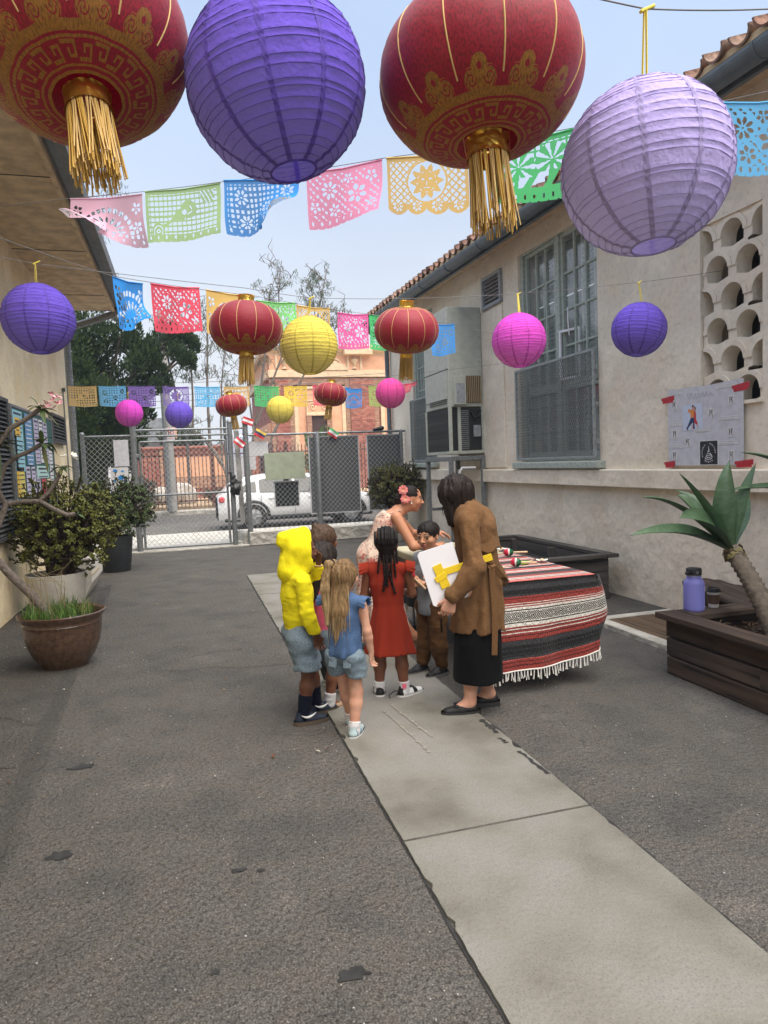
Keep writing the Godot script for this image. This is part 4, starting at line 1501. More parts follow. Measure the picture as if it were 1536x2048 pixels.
	var s := thing("windscreen_panel", "large dark grey screen panel with pale edging on the chain-link fence", "screen", Vector3(2.5, 0.56, z - 0.045))
	part("cloth", mb().box(Vector3(0.54, 0.81, 0), Vector3(1.06, 1.60, 0.008)), M.screen_cloth, s)
	part("edging", frame(1.09, 1.63, 0.022, 0.016, 0.002), M.paper, s)
	post_front(2.66, z)
	s = thing("windscreen_panel", "dark grey screen panel partly hidden behind the shrub at the fence's end", "screen", Vector3(3.76, 0.56, z - 0.045))
	part("cloth", mb().box(Vector3(0.4, 0.81, 0), Vector3(0.78, 1.60, 0.008)), M.screen_cloth, s)
	part("edging", frame(0.81, 1.63, 0.022, 0.016, 0.002), M.paper, s)
	s = thing("mesh_square", "small square black mesh panel in white frame below the sage board", "panel", Vector3(1.745, 0.74, z - 0.045))
	part("cloth", mb().box(Vector3(0.265, 0.27, 0), Vector3(0.52, 0.53, 0.008)), M.screen_black, s)
	part("edging", frame(0.53, 0.545, 0.022, 0.016, 0.002), M.paper, s)
	part("clip", mb().box(Vector3(0.26, 0.57, 0), Vector3(0.12, 0.04, 0.02), 0.004), M.louvre_grey, s)
	solo("sage_board", mb().box(Vector3.ZERO, Vector3(0.83, 0.55, 0.012), 0.003, Basis(Vector3.BACK, 0.015)), M.sage_board, "plain sage-green board hung on the chain-link fence in front of the car", "board").position = Vector3(1.985, 1.6, z + 0.05)
	var pa := [[1.445, 1.97, 0.45, 0.29, "wide white sheet of paper on the fence, upper one by the corner post"], [1.32, 1.68, 0.17, 0.27, "small white sheet of paper under the wide sheet on the fence"], [-1.165, 1.97, 0.27, 0.51, "tall pale lilac sheet on the chain-link panel left of the gate"]]
	for q in pa:
		solo("paper_sheet", mb().box(Vector3.ZERO, Vector3(q[2], q[3], 0.004)), M.board_paper if q[0] < 0 else M.paper, q[4], "paper").position = Vector3(q[0], q[1], z - 0.03 if q[0] > 0 else z + 0.03)
	var c := thing("picture_sheet", "white picture sheet with blue spots below the lilac sheet left of the gate", "paper", Vector3(-1.22, 1.52, z + 0.035))
	part("sheet", mb().box(Vector3.ZERO, Vector3(0.32, 0.35, 0.004)), M.paper, c)
	for q in [[-0.08, 0.12, 0.06], [0.06, 0.1, 0.04], [0.02, -0.02, 0.09], [-0.1, -0.08, 0.05], [0.1, -0.1, 0.05]]:
		part("blue_mark", mb().extrude(blotch(int(q[0] * 900) + 200, q[2] * 0.45, 1.5), 0, 0.002, Transform3D(Basis(), Vector3(q[0], q[1], 0.0025))), M.tissue_blue, c)
	flag("small yellow, blue and red flag on the fence beside the corner post", Vector3(1.40, 2.26, z + 0.05), [M.tissue_yellow, M.blue_print, M.red_print], -0.9)
	flag("small green, white and red flag sticking up from the fence rail", Vector3(2.92, 2.24, z + 0.05), [M.tissue_green, M.white_print, M.red_print], -1.0)
	flag("red and white paper flag high on the gate corner post", Vector3(1.17, 2.5, z + 0.06), [M.red_print, M.white_print, M.red_print], -0.6)
	flag("pinkish red flag fluttering below the tassel beside the gate post", Vector3(0.98, 2.12, z + 0.1), [M.red_print, M.white_print, M.red_print], -1.2)
	var sh := Field.new(Vector3(-0.2, -0.1, -0.1), Vector3(0.2, 0.12, 0.1), 0.008)
	sh.cap(Vector3(-0.1, 0, 0), Vector3(0.08, 0.03, 0), 0.035, 0.045, 0.01)
	solo("black_shoe", sh.into(mb()), M.plastic_black, "dark shoe hooked over the fence rail near the shrub", "shoe").position = Vector3(4.03, 2.29, z)
func post_front(x: float, z: float) -> void:
	solo("fence_upright", mb().lathe([Vector2(0.042, 0.28), Vector2(0.042, 2.24), Vector2(0.03, 2.27), Vector2(0, 2.275)], 12), M.galvanised, "grey pipe upright standing in front of the large screen panel", "post").position = Vector3(x + 0.02, 0, z + 0.105)
func flag(label: String, at: Vector3, mats: Array, tilt: float) -> void:
	var f := thing("small_flag", label, "flag", at)
	part("stick", mb().tube([Vector3(0, -0.12, 0), Vector3(-0.02, 0.16, 0)], 0.005, 5), M.pale_wood, f)
	for k in 3:
		var pts := PackedVector3Array()
		for j in 2:
			for i in 9:
				var x := 0.22 * i / 8.0
				pts.append(Basis(Vector3.BACK, tilt * 0.6) * Vector3(x, 0.14 - 0.047 * (k + j), sin(x * 26.0) * 0.018) + Vector3(-0.02, 0.0, 0.012))
		part("stripe", mb().grid(pts, 9, 2), mats[k], f)
func iron_fence() -> void:
	var f := thing("picket_fence", "reddish-brown iron picket fence along the far pavement", "fence", Vector3(-4.5, 0.22, -26.3))
	var pk := mb().box(Vector3(0, 1.08, 0), Vector3(0.03, 2.16, 0.03)).mesh()
	for i in 128:
		part("picket", pk, M.rust_iron, f).position = Vector3(i * 0.135, 0, 0)
	for y in [0.25, 1.9]:
		part("rail", mb().box(Vector3(8.6, y, 0.02), Vector3(17.4, 0.05, 0.036)), M.rust_iron, f)
	for i in 7:
		part("post", mb().box(Vector3(0.07 + i * 2.7, 1.15, 0.0), Vector3(0.09, 2.3, 0.09), 0.01), M.rust_iron, f)
func tall_brick_house() -> void:
	var b := thing("brick_hall", "two-storey red-brick and salmon hall with cream cornice across the street", "building", Vector3(4.4, 0, -36))
	part("wall", mb().box(Vector3(6, 3.8, -5), Vector3(12, 7.6, 10)), M.brick, b)
	part("architrave", mb().box(Vector3(6, 6.24, 0.05), Vector3(12.2, 0.36, 0.3), 0.02), M.peach_trim, b)
	part("frieze", mb().box(Vector3(6, 6.80, 0.03), Vector3(12.05, 0.8, 0.16)), M.salmon, b)
	part("cornice", mb().extrude(PackedVector2Array([Vector2(0, 7.18), Vector2(0.12, 7.18), Vector2(0.16, 7.3), Vector2(0.3, 7.36), Vector2(0.42, 7.5), Vector2(0.46, 7.62), Vector2(0, 7.62)]), -0.4, 12.2, Transform3D(Basis(Vector3(0, 0, 1), Vector3.UP, Vector3(1, 0, 0)), Vector3(0, 0, 0))), M.peach_trim, b)
	part("cornice_break", mb().box(Vector3(4.55, 7.42, 0.28), Vector3(1.5, 0.5, 0.5), 0.03), M.peach_trim, b)
	for x in [0.35, 4.05, 4.75, 8.6]:
		part("frieze_pilaster", mb().box(Vector3(x, 6.8, 0.12), Vector3(0.12, 0.8, 0.1), 0.01), M.peach_trim, b)
	for x in [0.75, 4.4]:
		var u := part("urn_relief", mb().lathe([Vector2(0.10, -0.32), Vector2(0.14, -0.30), Vector2(0.04, -0.22), Vector2(0.05, -0.15), Vector2(0.2, 0.1), Vector2(0.22, 0.16), Vector2(0.1, 0.2), Vector2(0.05, 0.3), Vector2(0, 0.34)], 14), M.peach_trim, b)
		u.position = Vector3(x, 6.8, 0.12)
	for s in [-1.0, 1.0]:
		var sc := []
		for k in 40:
			var a := k * 0.34
			sc.append(Vector3(2.9 + s * (0.45 + cos(a) * 0.025 * (40 - k) * 0.3), 6.72 + sin(a) * 0.025 * (40 - k) * 0.3, 0.13))
		part("scroll_relief", mb().tube(sc, 0.05, 6), M.peach_trim, b)
	var hump := PackedVector2Array([Vector2(-1.15, 0)])
	for k in 13:
		var t := k / 12.0
		hump.append(Vector2(-1.1 + 2.2 * t, 0.12 + 0.42 * sin(t * PI) + 0.05 * sin(t * PI * 5)))
	hump.append(Vector2(1.15, 0))
	part("frieze_relief", mb().extrude(hump, 0.06, 0.2, Transform3D(Basis(), Vector3(2.9, 6.42, 0.05))), M.peach_trim, b)
	for q in [[0.35, 0.7], [4.55, 1.3], [9.2, 1.3]]:
		part("brick_pier", mb().box(Vector3(q[0] + 0.2, 3.0, 0.06), Vector3(q[1], 6.0, 0.24), 0.01), M.brick, b)
		for s in [-1.0, 1.0]:
			part("buff_pier", mb().box(Vector3(q[0] + 0.2 + s * (q[1] / 2 + 0.12), 3.0, 0.04), Vector3(0.24, 6.0, 0.16), 0.01), M.buff_brick, b)
	for q in [[1.15, 3.85], [5.75, 8.45]]:
		var w: float = q[1] - q[0]
		var x: float = (q[0] + q[1]) / 2
		part("soldier_course", mb().box(Vector3(x, 5.86, 0.03), Vector3(w + 0.2, 0.36, 0.14), 0.01), M.buff_brick, b)
		var pn := part("plaster_panel", mb().box(Vector3(x, 2.8, 0.0), Vector3(w - 0.3, 5.6, 0.08)), M.salmon, b)
		for s in [-1.0, 1.0]:
			part("panel_border", mb().box(Vector3(x + s * (w / 2 - 0.10), 2.8, 0.03), Vector3(0.2, 5.6, 0.14), 0.012), M.peach_trim, pn)
		part("panel_border", mb().box(Vector3(x, 5.55, 0.035), Vector3(w - 0.4, 0.16, 0.13), 0.012), M.peach_trim, pn)
	var d := part("doorway", mb().box(Vector3(2.42, 2.05, 0.06), Vector3(0.78, 4.1, 0.06)), M.door_brown, b)
	for s in [-1.0, 1.0]:
		part("jamb", mb().box(Vector3(2.42 + s * 0.53, 2.05, 0.10), Vector3(0.26, 4.1, 0.2), 0.01), M.buff_brick, d)
	part("door_lintel", mb().box(Vector3(2.42, 4.17, 0.10), Vector3(1.34, 0.12, 0.24), 0.01), M.peach_trim, d)
	var lp := part("lunette_panel", mb().box(Vector3(2.42, 4.55, 0.09), Vector3(1.25, 0.62, 0.1), 0.01), M.salmon, d)
	for s in [-1.0, 1.0]:
		var sc := []
		for k in 26:
			var a := k * 0.42
			sc.append(Vector3(2.42 + s * (0.32 + cos(a) * 0.008 * (26 - k)), 4.55 + sin(a) * 0.009 * (26 - k), 0.15))
		part("scroll_relief", mb().tube(sc, 0.032, 5), M.peach_trim, lp)
	part("panel_edge", mb().add(frame(1.3, 0.66, 0.06, 0.14, 0.01), Transform3D(Basis(), Vector3(1.77, 4.22, 0.10))), M.peach_trim, lp)
	part("side_architrave", mb().box(Vector3(-0.08, 6.24, -5.2), Vector3(0.2, 0.34, 9.9), 0.02), M.peach_trim, b)
	part("side_frieze", mb().box(Vector3(-0.04, 6.8, -5.2), Vector3(0.12, 0.76, 9.9)), M.salmon, b)
	part("side_cornice", mb().box(Vector3(-0.2, 7.4, -5.2), Vector3(0.44, 0.4, 9.95), 0.05), M.peach_trim, b)
	part("side_band", mb().box(Vector3(-0.05, 3.3, -5.2), Vector3(0.14, 1.0, 9.9), 0.01), M.salmon, b)
	for i in 4:
		var wn := part("window", mb().box(Vector3(-0.03, 1.9, -1.6 - i * 2.2), Vector3(0.12, 1.5, 0.9)), M.door_brown, b)
		part("sill", mb().box(Vector3(-0.08, 1.1, -1.6 - i * 2.2), Vector3(0.2, 0.12, 1.1), 0.01), M.peach_trim, wn)
		part("urn_relief", mb().lathe([Vector2(0.06, -0.22), Vector2(0.03, -0.1), Vector2(0.14, 0.12), Vector2(0.03, 0.2), Vector2(0, 0.24)], 10, Transform3D(Basis(), Vector3(-0.1, 3.35, -1.6 - i * 2.2))), M.peach_trim, b)
	var w2 := thing("low_brick_wing", "long low brick building with an orange panel behind the iron pickets", "building", Vector3(-1.9, 0, -33.2))
	part("wall", mb().box(Vector3(2.6, 1.3, -1.5), Vector3(5.4, 2.6, 3.0)), M.brick, w2)
	part("coping", mb().box(Vector3(2.6, 2.62, -1.45), Vector3(5.6, 0.10, 3.2), 0.02), M.brick, w2)
	part("plaster_panel", mb().box(Vector3(3.0, 1.72, 0.0), Vector3(3.4, 0.9, 0.08)), M.salmon, w2)
	part("plinth", mb().box(Vector3(3.0, 1.0, 0.02), Vector3(3.4, 0.5, 0.1)), M.buff_brick, w2)
	for x in [0.9, 1.15]:
		part("buff_pier", mb().box(Vector3(x, 1.3, 0.03), Vector3(0.16, 2.5, 0.1)), M.buff_brick, w2)
	var rb := thing("rusticated_pier", "orange plaster pier with grooved joints beyond the fence's end", "building", Vector3(7.05, 0, -22.0))
	for i in 9:
		part("plaster_block", mb().box(Vector3(0, 0.35 + i * 0.7, 0), Vector3(0.8, 0.66, 1.0), 0.03), M.salmon, rb)
	var hs := thing("grey_house", "low house with a grey shingle roof behind the gate, far left", "house", Vector3(-3.0, 0, -41))
	part("wall", mb().box(Vector3(1.0, 1.6, -3), Vector3(5.6, 3.2, 6)), M.paper, hs)
	var rf := mb()
	rf.extrude(PackedVector2Array([Vector2(-3.4, 3.1), Vector2(3.4, 3.1), Vector2(1.6, 4.5), Vector2(-1.6, 4.5)]), -6.2, 0.3, Transform3D(Basis(), Vector3(0.5, 0, 0)))
	part("roof", rf, M.roof_grey, hs)
	part("gable_board", mb().box(Vector3(2.6, 3.6, 0.5), Vector3(0.25, 2.6, 0.25), 0.02), M.salmon, hs)
	part("window", mb().box(Vector3(0.6, 1.8, 0.02), Vector3(0.9, 1.1, 0.08)), M.door_brown, hs)
	part("window", mb().box(Vector3(2.0, 1.8, 0.02), Vector3(0.9, 1.1, 0.08)), M.door_brown, hs)
func rock(label: String, at: Vector3, r: Vector3, sd: int) -> void:
	var f := Field.new(-r * 1.4, r * 1.4, 0.05)
	f.ball(Vector3(0, 0, 0), r, 0.01).rough(0.12, 1.6, Vector3.ONE, sd)
	solo("boulder", f.into(mb()), M.rock_white, label, "boulder", "pale boulders behind the iron fence").position = at
func street_things() -> void:
	iron_fence()
	tall_brick_house()
	rock("pale rounded boulder right of the concrete pole behind the iron pickets", Vector3(-0.15, 0.6, -28.6), Vector3(0.62, 0.5, 0.5), 2)
	rock("pale boulder half hidden left of the concrete pole", Vector3(-0.95, 0.55, -28.9), Vector3(0.4, 0.4, 0.4), 3)
	var p := thing("utility_pole", "pale concrete pole on the far pavement carrying a parking sign", "pole", Vector3(-0.5, 0.15, -25.9))
	part("shaft", mb().lathe([Vector2(0.18, 0), Vector2(0.14, 5.2), Vector2(0.12, 7.0)], 12), M.pole_concrete, p)
	var ps := thing("parking_sign", "white no-parking sign with a red circle on the concrete pole", "sign", Vector3(-0.44, 2.85, -25.72))
	part("plate", mb().box(Vector3.ZERO, Vector3(0.34, 0.46, 0.01), 0.004), M.paper, ps)
	part("letter", mb().words("P", 0.17, Transform3D(Basis(), Vector3(0, 0.08, 0.008)), 1.0), M.black_print, ps)
	part("red_ring", mb().tube(ring_pts(0.13, Vector3(0, 0.08, 0.009), 22), 0.014, 5, false), M.red_print, ps)
	part("red_slash", mb().box(Vector3(0, 0.08, 0.012), Vector3(0.025, 0.26, 0.006), 0.0, Basis(Vector3.BACK, 0.78)), M.red_print, ps)
	part("small_print", mb().words("NO PARKING", 0.045, Transform3D(Basis(), Vector3(0, -0.14, 0.008))), M.red_print, ps)
	var lp := thing("street_lamp", "small cobra-head street lamp showing under the red paper banner", "street lamp", Vector3(-1.4, 0.15, -25.6))
	part("pole", mb().tube([Vector3(0.8, 0, 0), Vector3(0.8, 6.6, 0)], 0.07, 8), M.galvanised, lp)
	part("arm", mb().tube([Vector3(0.8, 6.5, 0), Vector3(0.4, 6.75, 0), Vector3(-0.05, 6.72, 0)], 0.03, 6), M.galvanised, lp)
	var hd := Field.new(Vector3(-0.5, -0.3, -0.3), Vector3(0.5, 0.3, 0.3), 0.03)
	hd.cap(Vector3(-0.25, -0.02, 0), Vector3(0.2, 0.02, 0), 0.13, 0.09, 0.02)
	part("lamp_head", mb().add(hd.into(mb()), Transform3D(Basis(), Vector3(-0.3, 6.68, 0))), M.galvanised, lp)
	for q in [[3.15, "thin dark street pole left of the brick hall", 1.55], [2.9, "thin steel lamp pole far behind the gate's top rail", 0.15]]:
		solo("thin_pole", mb().tube([Vector3(0, 0, 0), Vector3(0, 4.4 if q[0] > 3.0 else 4.0, 0)], 0.06, 8), M.louvre_grey, q[1], "pole").position = Vector3(q[2], 0, -27.5 if q[0] > 3.0 else -30.0)
	for i in 5:
		var y0 := 3.9 + i * 0.33
		var pts := []
		for k in 15:
			var t := k / 14.0
			pts.append(Vector3(lerpf(-14, 13, t), y0 + 0.5 * t + pow(t * 2 - 1, 2) * 0.35, -30.0 - i * 0.7))
		solo("power_line", mb().tube(pts, 0.012, 4, false), M.string_grey, "thin overhead wire crossing far behind the gate, %s" % ["lowest one", "second from the bottom", "middle one", "second from the top", "topmost one"][i], "wire", "overhead wires")
func ring_pts(r: float, c: Vector3, n: int, wide := 1.0) -> Array:
	var p := []
	for i in n + 1:
		p.append(c + Vector3(cos(TAU * i / n) * r * wide, sin(TAU * i / n) * r, 0))
	return p
func parked_car() -> void:
	var c := thing("parked_car", "white hatchback parked on the street behind the chain-link fence", "car", Vector3(2.85, 0.0, -18.9))
	var prof := [[-2.1, 0.50, 0.84], [-2.08, 0.74, 0.88], [-1.98, 0.90, 0.94], [-1.75, 0.95, 1.20], [-1.45, 0.94, 1.32], [-0.9, 0.92, 1.40], [-0.2, 0.90, 1.42], [0.35, 0.88, 1.37], [0.75, 0.86, 1.21], [1.15, 0.86, 0.96], [1.5, 0.83, 0.88], [1.85, 0.75, 0.79], [2.08, 0.55, 0.62], [2.12, 0.45, 0.50]]
	var n := prof.size()
	var pts := PackedVector3Array()
	for j in 11:
		for i in n:
			var x: float = prof[i][0]
			var belt: float = prof[i][1]
			var top: float = prof[i][2]
			var s := j if j <= 5 else 10 - j
			var sg := 1.0 if j <= 5 else -1.0
			var end := 1.0 - 0.16 * pow(absf(x) / 2.12, 6)
			var q := Vector3.ZERO
			match s:
				0: q = Vector3(x, 0.27, 0.80 * end)
				1: q = Vector3(x, 0.45, 0.89 * end)
				2: q = Vector3(x, minf(0.66, belt - 0.05), 0.90 * end)
				3: q = Vector3(x, belt, 0.86 * end)
				4: q = Vector3(x, lerpf(belt, top, 0.93), lerpf(0.84, 0.62, clampf((top - belt) / 0.6, 0, 1)) * end)
				5: q = Vector3(x, top + 0.015, 0.0)
			q.z *= sg
			pts.append(q)
	var body := part("body", mb().grid(pts, n, 11, 1, 1, false, true), M.car_white, c)
	for e in [0, n - 1]:
		var cp := mb()
		var ring := []
		for j in 11:
			ring.append(pts[j * n + e])
		cp.face(ring, Vector3(0, 0.6, 0))
		part("end_panel", cp, M.car_white, body)
	part("underbody", mb().box(Vector3(0, 0.3, 0), Vector3(3.9, 0.16, 1.5), 0.03), M.plastic_black, c)
	for sd in [1.0, -1.0]:
		var lean := Transform3D(Basis(Vector3.RIGHT, -0.40 * sd), Vector3(0, 0.93, 0.862 * sd))
		for g in [[[-0.12, 0.0], [0.92, -0.02], [0.55, 0.30], [0.2, 0.40], [-0.12, 0.42]], [[-1.05, 0.02], [-0.2, 0.0], [-0.2, 0.43], [-0.8, 0.41], [-1.05, 0.36]], [[-1.62, 0.08], [-1.13, 0.03], [-1.13, 0.33], [-1.35, 0.28]]]:
			var poly := PackedVector2Array()
			for q in g:
				poly.append(Vector2(q[0], q[1]))
			part("side_window", mb().extrude(poly, -0.008, 0.014, lean), M.car_glass, c)
		for x in [-1.22, 1.32]:
			var w := part("wheel", mb().lathe([Vector2(0.20, -0.11), Vector2(0.31, -0.11), Vector2(0.335, -0.06), Vector2(0.335, 0.06), Vector2(0.31, 0.11), Vector2(0.20, 0.11)], 28), M.rubber, c)
			w.transform = Transform3D(Basis(Vector3.RIGHT, PI / 2 * sd), Vector3(x, 0.335, 0.80 * sd))
			var rim := mb().lathe([Vector2(0.0, 0.09), Vector2(0.05, 0.095), Vector2(0.06, 0.07), Vector2(0.19, 0.05), Vector2(0.205, 0.112)], 24)
			for k in 5:
				rim.box(Vector3(cos(TAU * k / 5) * 0.12, 0.085, sin(TAU * k / 5) * 0.12), Vector3(0.17, 0.03, 0.045), 0.006, Basis(Vector3.UP, -TAU * k / 5))
			part("rim", rim, M.alloy, w)
			var arch := []
			for k in 15:
				var a := PI * k / 14
				arch.append(Vector3(x + cos(a) * 0.385, 0.335 + sin(a) * 0.385, 0.875 * sd))
			part("wheel_arch", mb().tube(arch, 0.045, 6), M.plastic_black, c)
		for x in [-0.75, 0.28]:
			part("door_handle", mb().bar(Vector3(x - 0.09, 0.80, 0.90 * sd), Vector3(x + 0.09, 0.80, 0.90 * sd), 0.03, 0.03, 0.008), M.car_white, c)
		for x in [-0.16, 0.98, -1.02]:
			part("door_gap", mb().box(Vector3(x, 0.62, 0.897 * sd), Vector3(0.008, 0.5, 0.012)), M.plastic_black, c)
		var mir := Field.new(Vector3(-0.2, -0.15, -0.2), Vector3(0.2, 0.15, 0.2), 0.02)
		mir.ball(Vector3.ZERO, Vector3(0.09, 0.07, 0.11), 0.01)
		part("mirror", mir.into(mb()), M.car_white, c).position = Vector3(0.78, 0.96, 0.96 * sd)
		part("headlight", mb().box(Vector3(1.86, 0.66, 0.70 * sd), Vector3(0.26, 0.10, 0.2), 0.03), M.vent_grey, c)
		part("tail_light", mb().box(Vector3(-2.0, 0.80, 0.72 * sd), Vector3(0.14, 0.14, 0.24), 0.03), M.red_print, c)
		part("sill_trim", mb().box(Vector3(0.05, 0.3, 0.83 * sd), Vector3(1.75, 0.10, 0.1), 0.02), M.plastic_black, c)
	part("windscreen", mb().extrude(PackedVector2Array([Vector2(-0.68, 0.0), Vector2(0.68, 0.0), Vector2(0.56, 0.55), Vector2(-0.56, 0.55)]), 0.0, 0.02, Transform3D(Basis(Vector3(0, 0, -1), Vector3(-0.78, 0.62, 0).normalized(), Vector3(0.62, 0.78, 0).normalized()), Vector3(1.13, 0.95, 0))), M.car_glass, c)
func limb(m: MB, a: Vector3, b: Vector3, ra: float, rb: float, bend: float, n := 6) -> Array:
	var pts := []
	var rad := []
	var d := Vector3(rng.randf_range(-1, 1), rng.randf_range(-0.3, 0.6), rng.randf_range(-1, 1)) * bend
	for i in n + 1:
		var t := float(i) / n
		pts.append(a.lerp(b, t) + d * sin(t * PI) + Vector3(rng.randf_range(-1, 1), 0, rng.randf_range(-1, 1)) * bend * 0.12 * sin(t * PI))
		rad.append(lerpf(ra, rb, t))
	m.tube(pts, rad, 7)
	return pts
func leaf(m: MB, p: Vector3, dir: Vector3, l: float, w: float, droop := 0.0) -> void:
	var s := dir.cross(Vector3(rng.randf_range(-1, 1), rng.randf_range(-1, 1), rng.randf_range(-1, 1))).normalized() * w
	var up := s.cross(dir).normalized() * w * 0.35
	var mid := p + dir * l * 0.5 + up
	var tip := p + dir * l - Vector3(0, droop, 0)
	m.face([p, mid + s, tip], mid - up * 9.0)
	m.face([p, tip, mid - s], mid - up * 9.0)
func cypress() -> void:
	rng.seed = 51
	var t := thing("dark_cypress", "dense dark green cypress with upswept clumps behind the tan building", "tree", Vector3(-2.6, 0.1, -22.5))
	var wd := mb()
	limb(wd, Vector3(0, 0, 0), Vector3(0.2, 4.0, 0.2), 0.28, 0.16, 0.2)
	var lf := mb()
	var clumps := []
	for q in [[-0.6, 4.6, 0.2, 1.3], [0.5, 4.4, 0.6, 1.2], [0.1, 5.6, 0, 1.1], [1.4, 4.5, 0.5, 0.75], [2.05, 4.9, 0.4, 0.6], [2.35, 5.4, 0.4, 0.45], [2.6, 4.7, 0.6, 0.5], [1.9, 4.1, 0.5, 0.55], [1.0, 5.5, 0.3, 0.6], [0.9, 3.4, 0.8, 0.8], [0.1, 3.2, 0.8, 1.0], [1.1, 2.7, 0.9, 0.55], [0.3, 2.3, 0.8, 0.9], [1.5, 3.3, 0.6, 0.4], [-0.7, 3.0, 0.5, 1.0], [-0.4, 1.7, 0.7, 0.9], [0.7, 1.8, 0.9, 0.6], [-1.4, 5.2, 0, 1.2], [-1.5, 3.6, 0, 1.2], [2.9, 5.2, 0.5, 0.35], [1.3, 2.2, 1.0, 0.35]]:
		var c := Vector3(q[0], q[1], q[2])
		limb(wd, Vector3(0.1, 1.4 + q[1] * 0.3, 0.1), c, 0.09, 0.03, 0.2)
		for k in 7:
			var d := Vector3(rng.randf_range(-1, 1), rng.randf_range(-0.7, 1), rng.randf_range(-1, 1)).normalized()
			clumps.append([c + d * q[3] * 0.62, q[3] * rng.randf_range(0.38, 0.6)])
	for q in clumps:
		var n := int(260 * pow(q[1] / 0.4, 1.4)) + 60
		for k in mini(n, 620):
			var d := Vector3(rng.randf_range(-1, 1), rng.randf_range(-1, 1), rng.randf_range(-1, 1)).normalized()
			var p: Vector3 = q[0] + d * q[1] * pow(rng.randf(), 0.33) * Vector3(0.85, 1.15, 0.85)
			lf.tint(Color(0.022, 0.045, 0.018).lerp(Color(0.07, 0.10, 0.028), pow(rng.randf(), 2.0)))
			leaf(lf, p, (d * 0.7 + Vector3(0.25, 0.75, 0.1)).normalized(), rng.randf_range(0.09, 0.17), 0.028)
	part("trunk", wd, M.bark_grey, t)
	stuff(part("crown", lf, M.leaf_tinted, t))
	var f := thing("feathery_tree", "tall dark feathery tree rising behind the tan building's gutter", "tree", Vector3(-4.1, 0.1, -25.0))
	wd = mb()
	lf = mb()
	limb(wd, Vector3.ZERO, Vector3(0.3, 12.0, 0), 0.3, 0.08, 0.2)
	for k in 90:
		var y := rng.randf_range(4.0, 12.6)
		var e := Vector3(rng.randf_range(-1, 1) * 1.7 + 0.9, y + rng.randf_range(-0.2, 0.7), rng.randf_range(-1.3, 1.3))
		var pts := limb(wd, Vector3(0.2, y - 0.3, 0), e, 0.035, 0.008, 0.15, 4)
		for j in 110:
			var p: Vector3 = (pts[3] as Vector3).lerp(pts[4], rng.randf()) + Vector3(rng.randf_range(-1, 1), rng.randf_range(-1.2, 0.5), rng.randf_range(-1, 1)) * 0.30
			lf.tint(Color(0.03, 0.05, 0.03).lerp(Color(0.06, 0.085, 0.05), rng.randf()))
			leaf(lf, p, Vector3(rng.randf_range(-0.5, 0.5), -1, rng.randf_range(-0.5, 0.5)).normalized(), rng.randf_range(0.14, 0.26), 0.012)
	part("trunk", wd, M.bark_grey, f)
	stuff(part("crown", lf, M.leaf_tinted, f))
func wispy(label: String, at: Vector3, stems: Array, leafy: float, sd: int) -> void:
	rng.seed = sd
	var t := thing("wispy_tree", label, "tree", at, 0.0, "thin-crowned street trees")
	var wd := mb()
	var lf := mb()
	for s in stems:
		var a := Vector3(s[0], s[1], s[2])
		var b := Vector3(s[3], s[4], s[5])
		var pts := limb(wd, a, b, s[6], s[6] * 0.35, 0.12, 8)
		var spread: float = s[7]
		for k in int(s[8]):
			var t0 := rng.randf_range(0.45, 1.0)
			var o: Vector3 = pts[mini(int(t0 * 8), 8)]
			var e := o + Vector3(rng.randf_range(-1, 1) * spread, rng.randf_range(0.1, 1.1) * spread, rng.randf_range(-0.7, 0.7) * spread)
			var br := limb(wd, o, e, s[6] * 0.22, 0.008, 0.06, 4)
			for j in 3:
				var o2: Vector3 = br[2 + j % 3]
				var e2 := o2 + Vector3(rng.randf_range(-1, 1), rng.randf_range(-0.3, 1.0), rng.randf_range(-1, 1)) * spread * 0.45
				limb(wd, o2, e2, 0.012, 0.004, 0.03, 3)
				if rng.randf() < leafy:
					for q in 16:
						var p := o2.lerp(e2, rng.randf_range(0.3, 1.05)) + Vector3(rng.randf_range(-1, 1), rng.randf_range(-1, 0.4), rng.randf_range(-1, 1)) * 0.10
						lf.tint(Color(0.075, 0.10, 0.065).lerp(Color(0.13, 0.16, 0.10), rng.randf()))
						leaf(lf, p, Vector3(rng.randf_range(-0.6, 0.6), -1, rng.randf_range(-0.6, 0.6)).normalized(), rng.randf_range(0.10, 0.2), 0.012)
	part("trunk", wd, M.bark_pale, t)
	stuff(part("crown", lf, M.leaf_tinted, t))
func shrub(called: String, label: String, at: Vector3, r: Vector3, count: int, l: float, w: float, ca: Color, cb: Color, sd: int) -> void:
	rng.seed = sd
	var t := thing(called, label, "shrub", at)
	var wd := mb()
	var lf := mb()
	for k in 14:
		limb(wd, Vector3(rng.randf_range(-0.1, 0.1), 0, rng.randf_range(-0.1, 0.1)), Vector3(rng.randf_range(-0.7, 0.7) * r.x, r.y * rng.randf_range(0.8, 1.6), rng.randf_range(-0.7, 0.7) * r.z), 0.03, 0.008, 0.08, 4)
	for k in count:
		var d := Vector3(rng.randf_range(-1, 1), rng.randf_range(-1, 1), rng.randf_range(-1, 1)).normalized()
		var p := Vector3(0, r.y, 0) + d * r * pow(rng.randf(), 0.4) * (0.8 + 0.3 * sin(d.x * 5.0 + d.y * 7.0))
		lf.tint(ca.lerp(cb, rng.randf()))
		leaf(lf, p, (d + Vector3(0, 0.5, 0)).normalized(), l, w)
	part("stem", wd, M.bark_brown, t)
	stuff(part("foliage", lf, M.leaf_tinted, t))
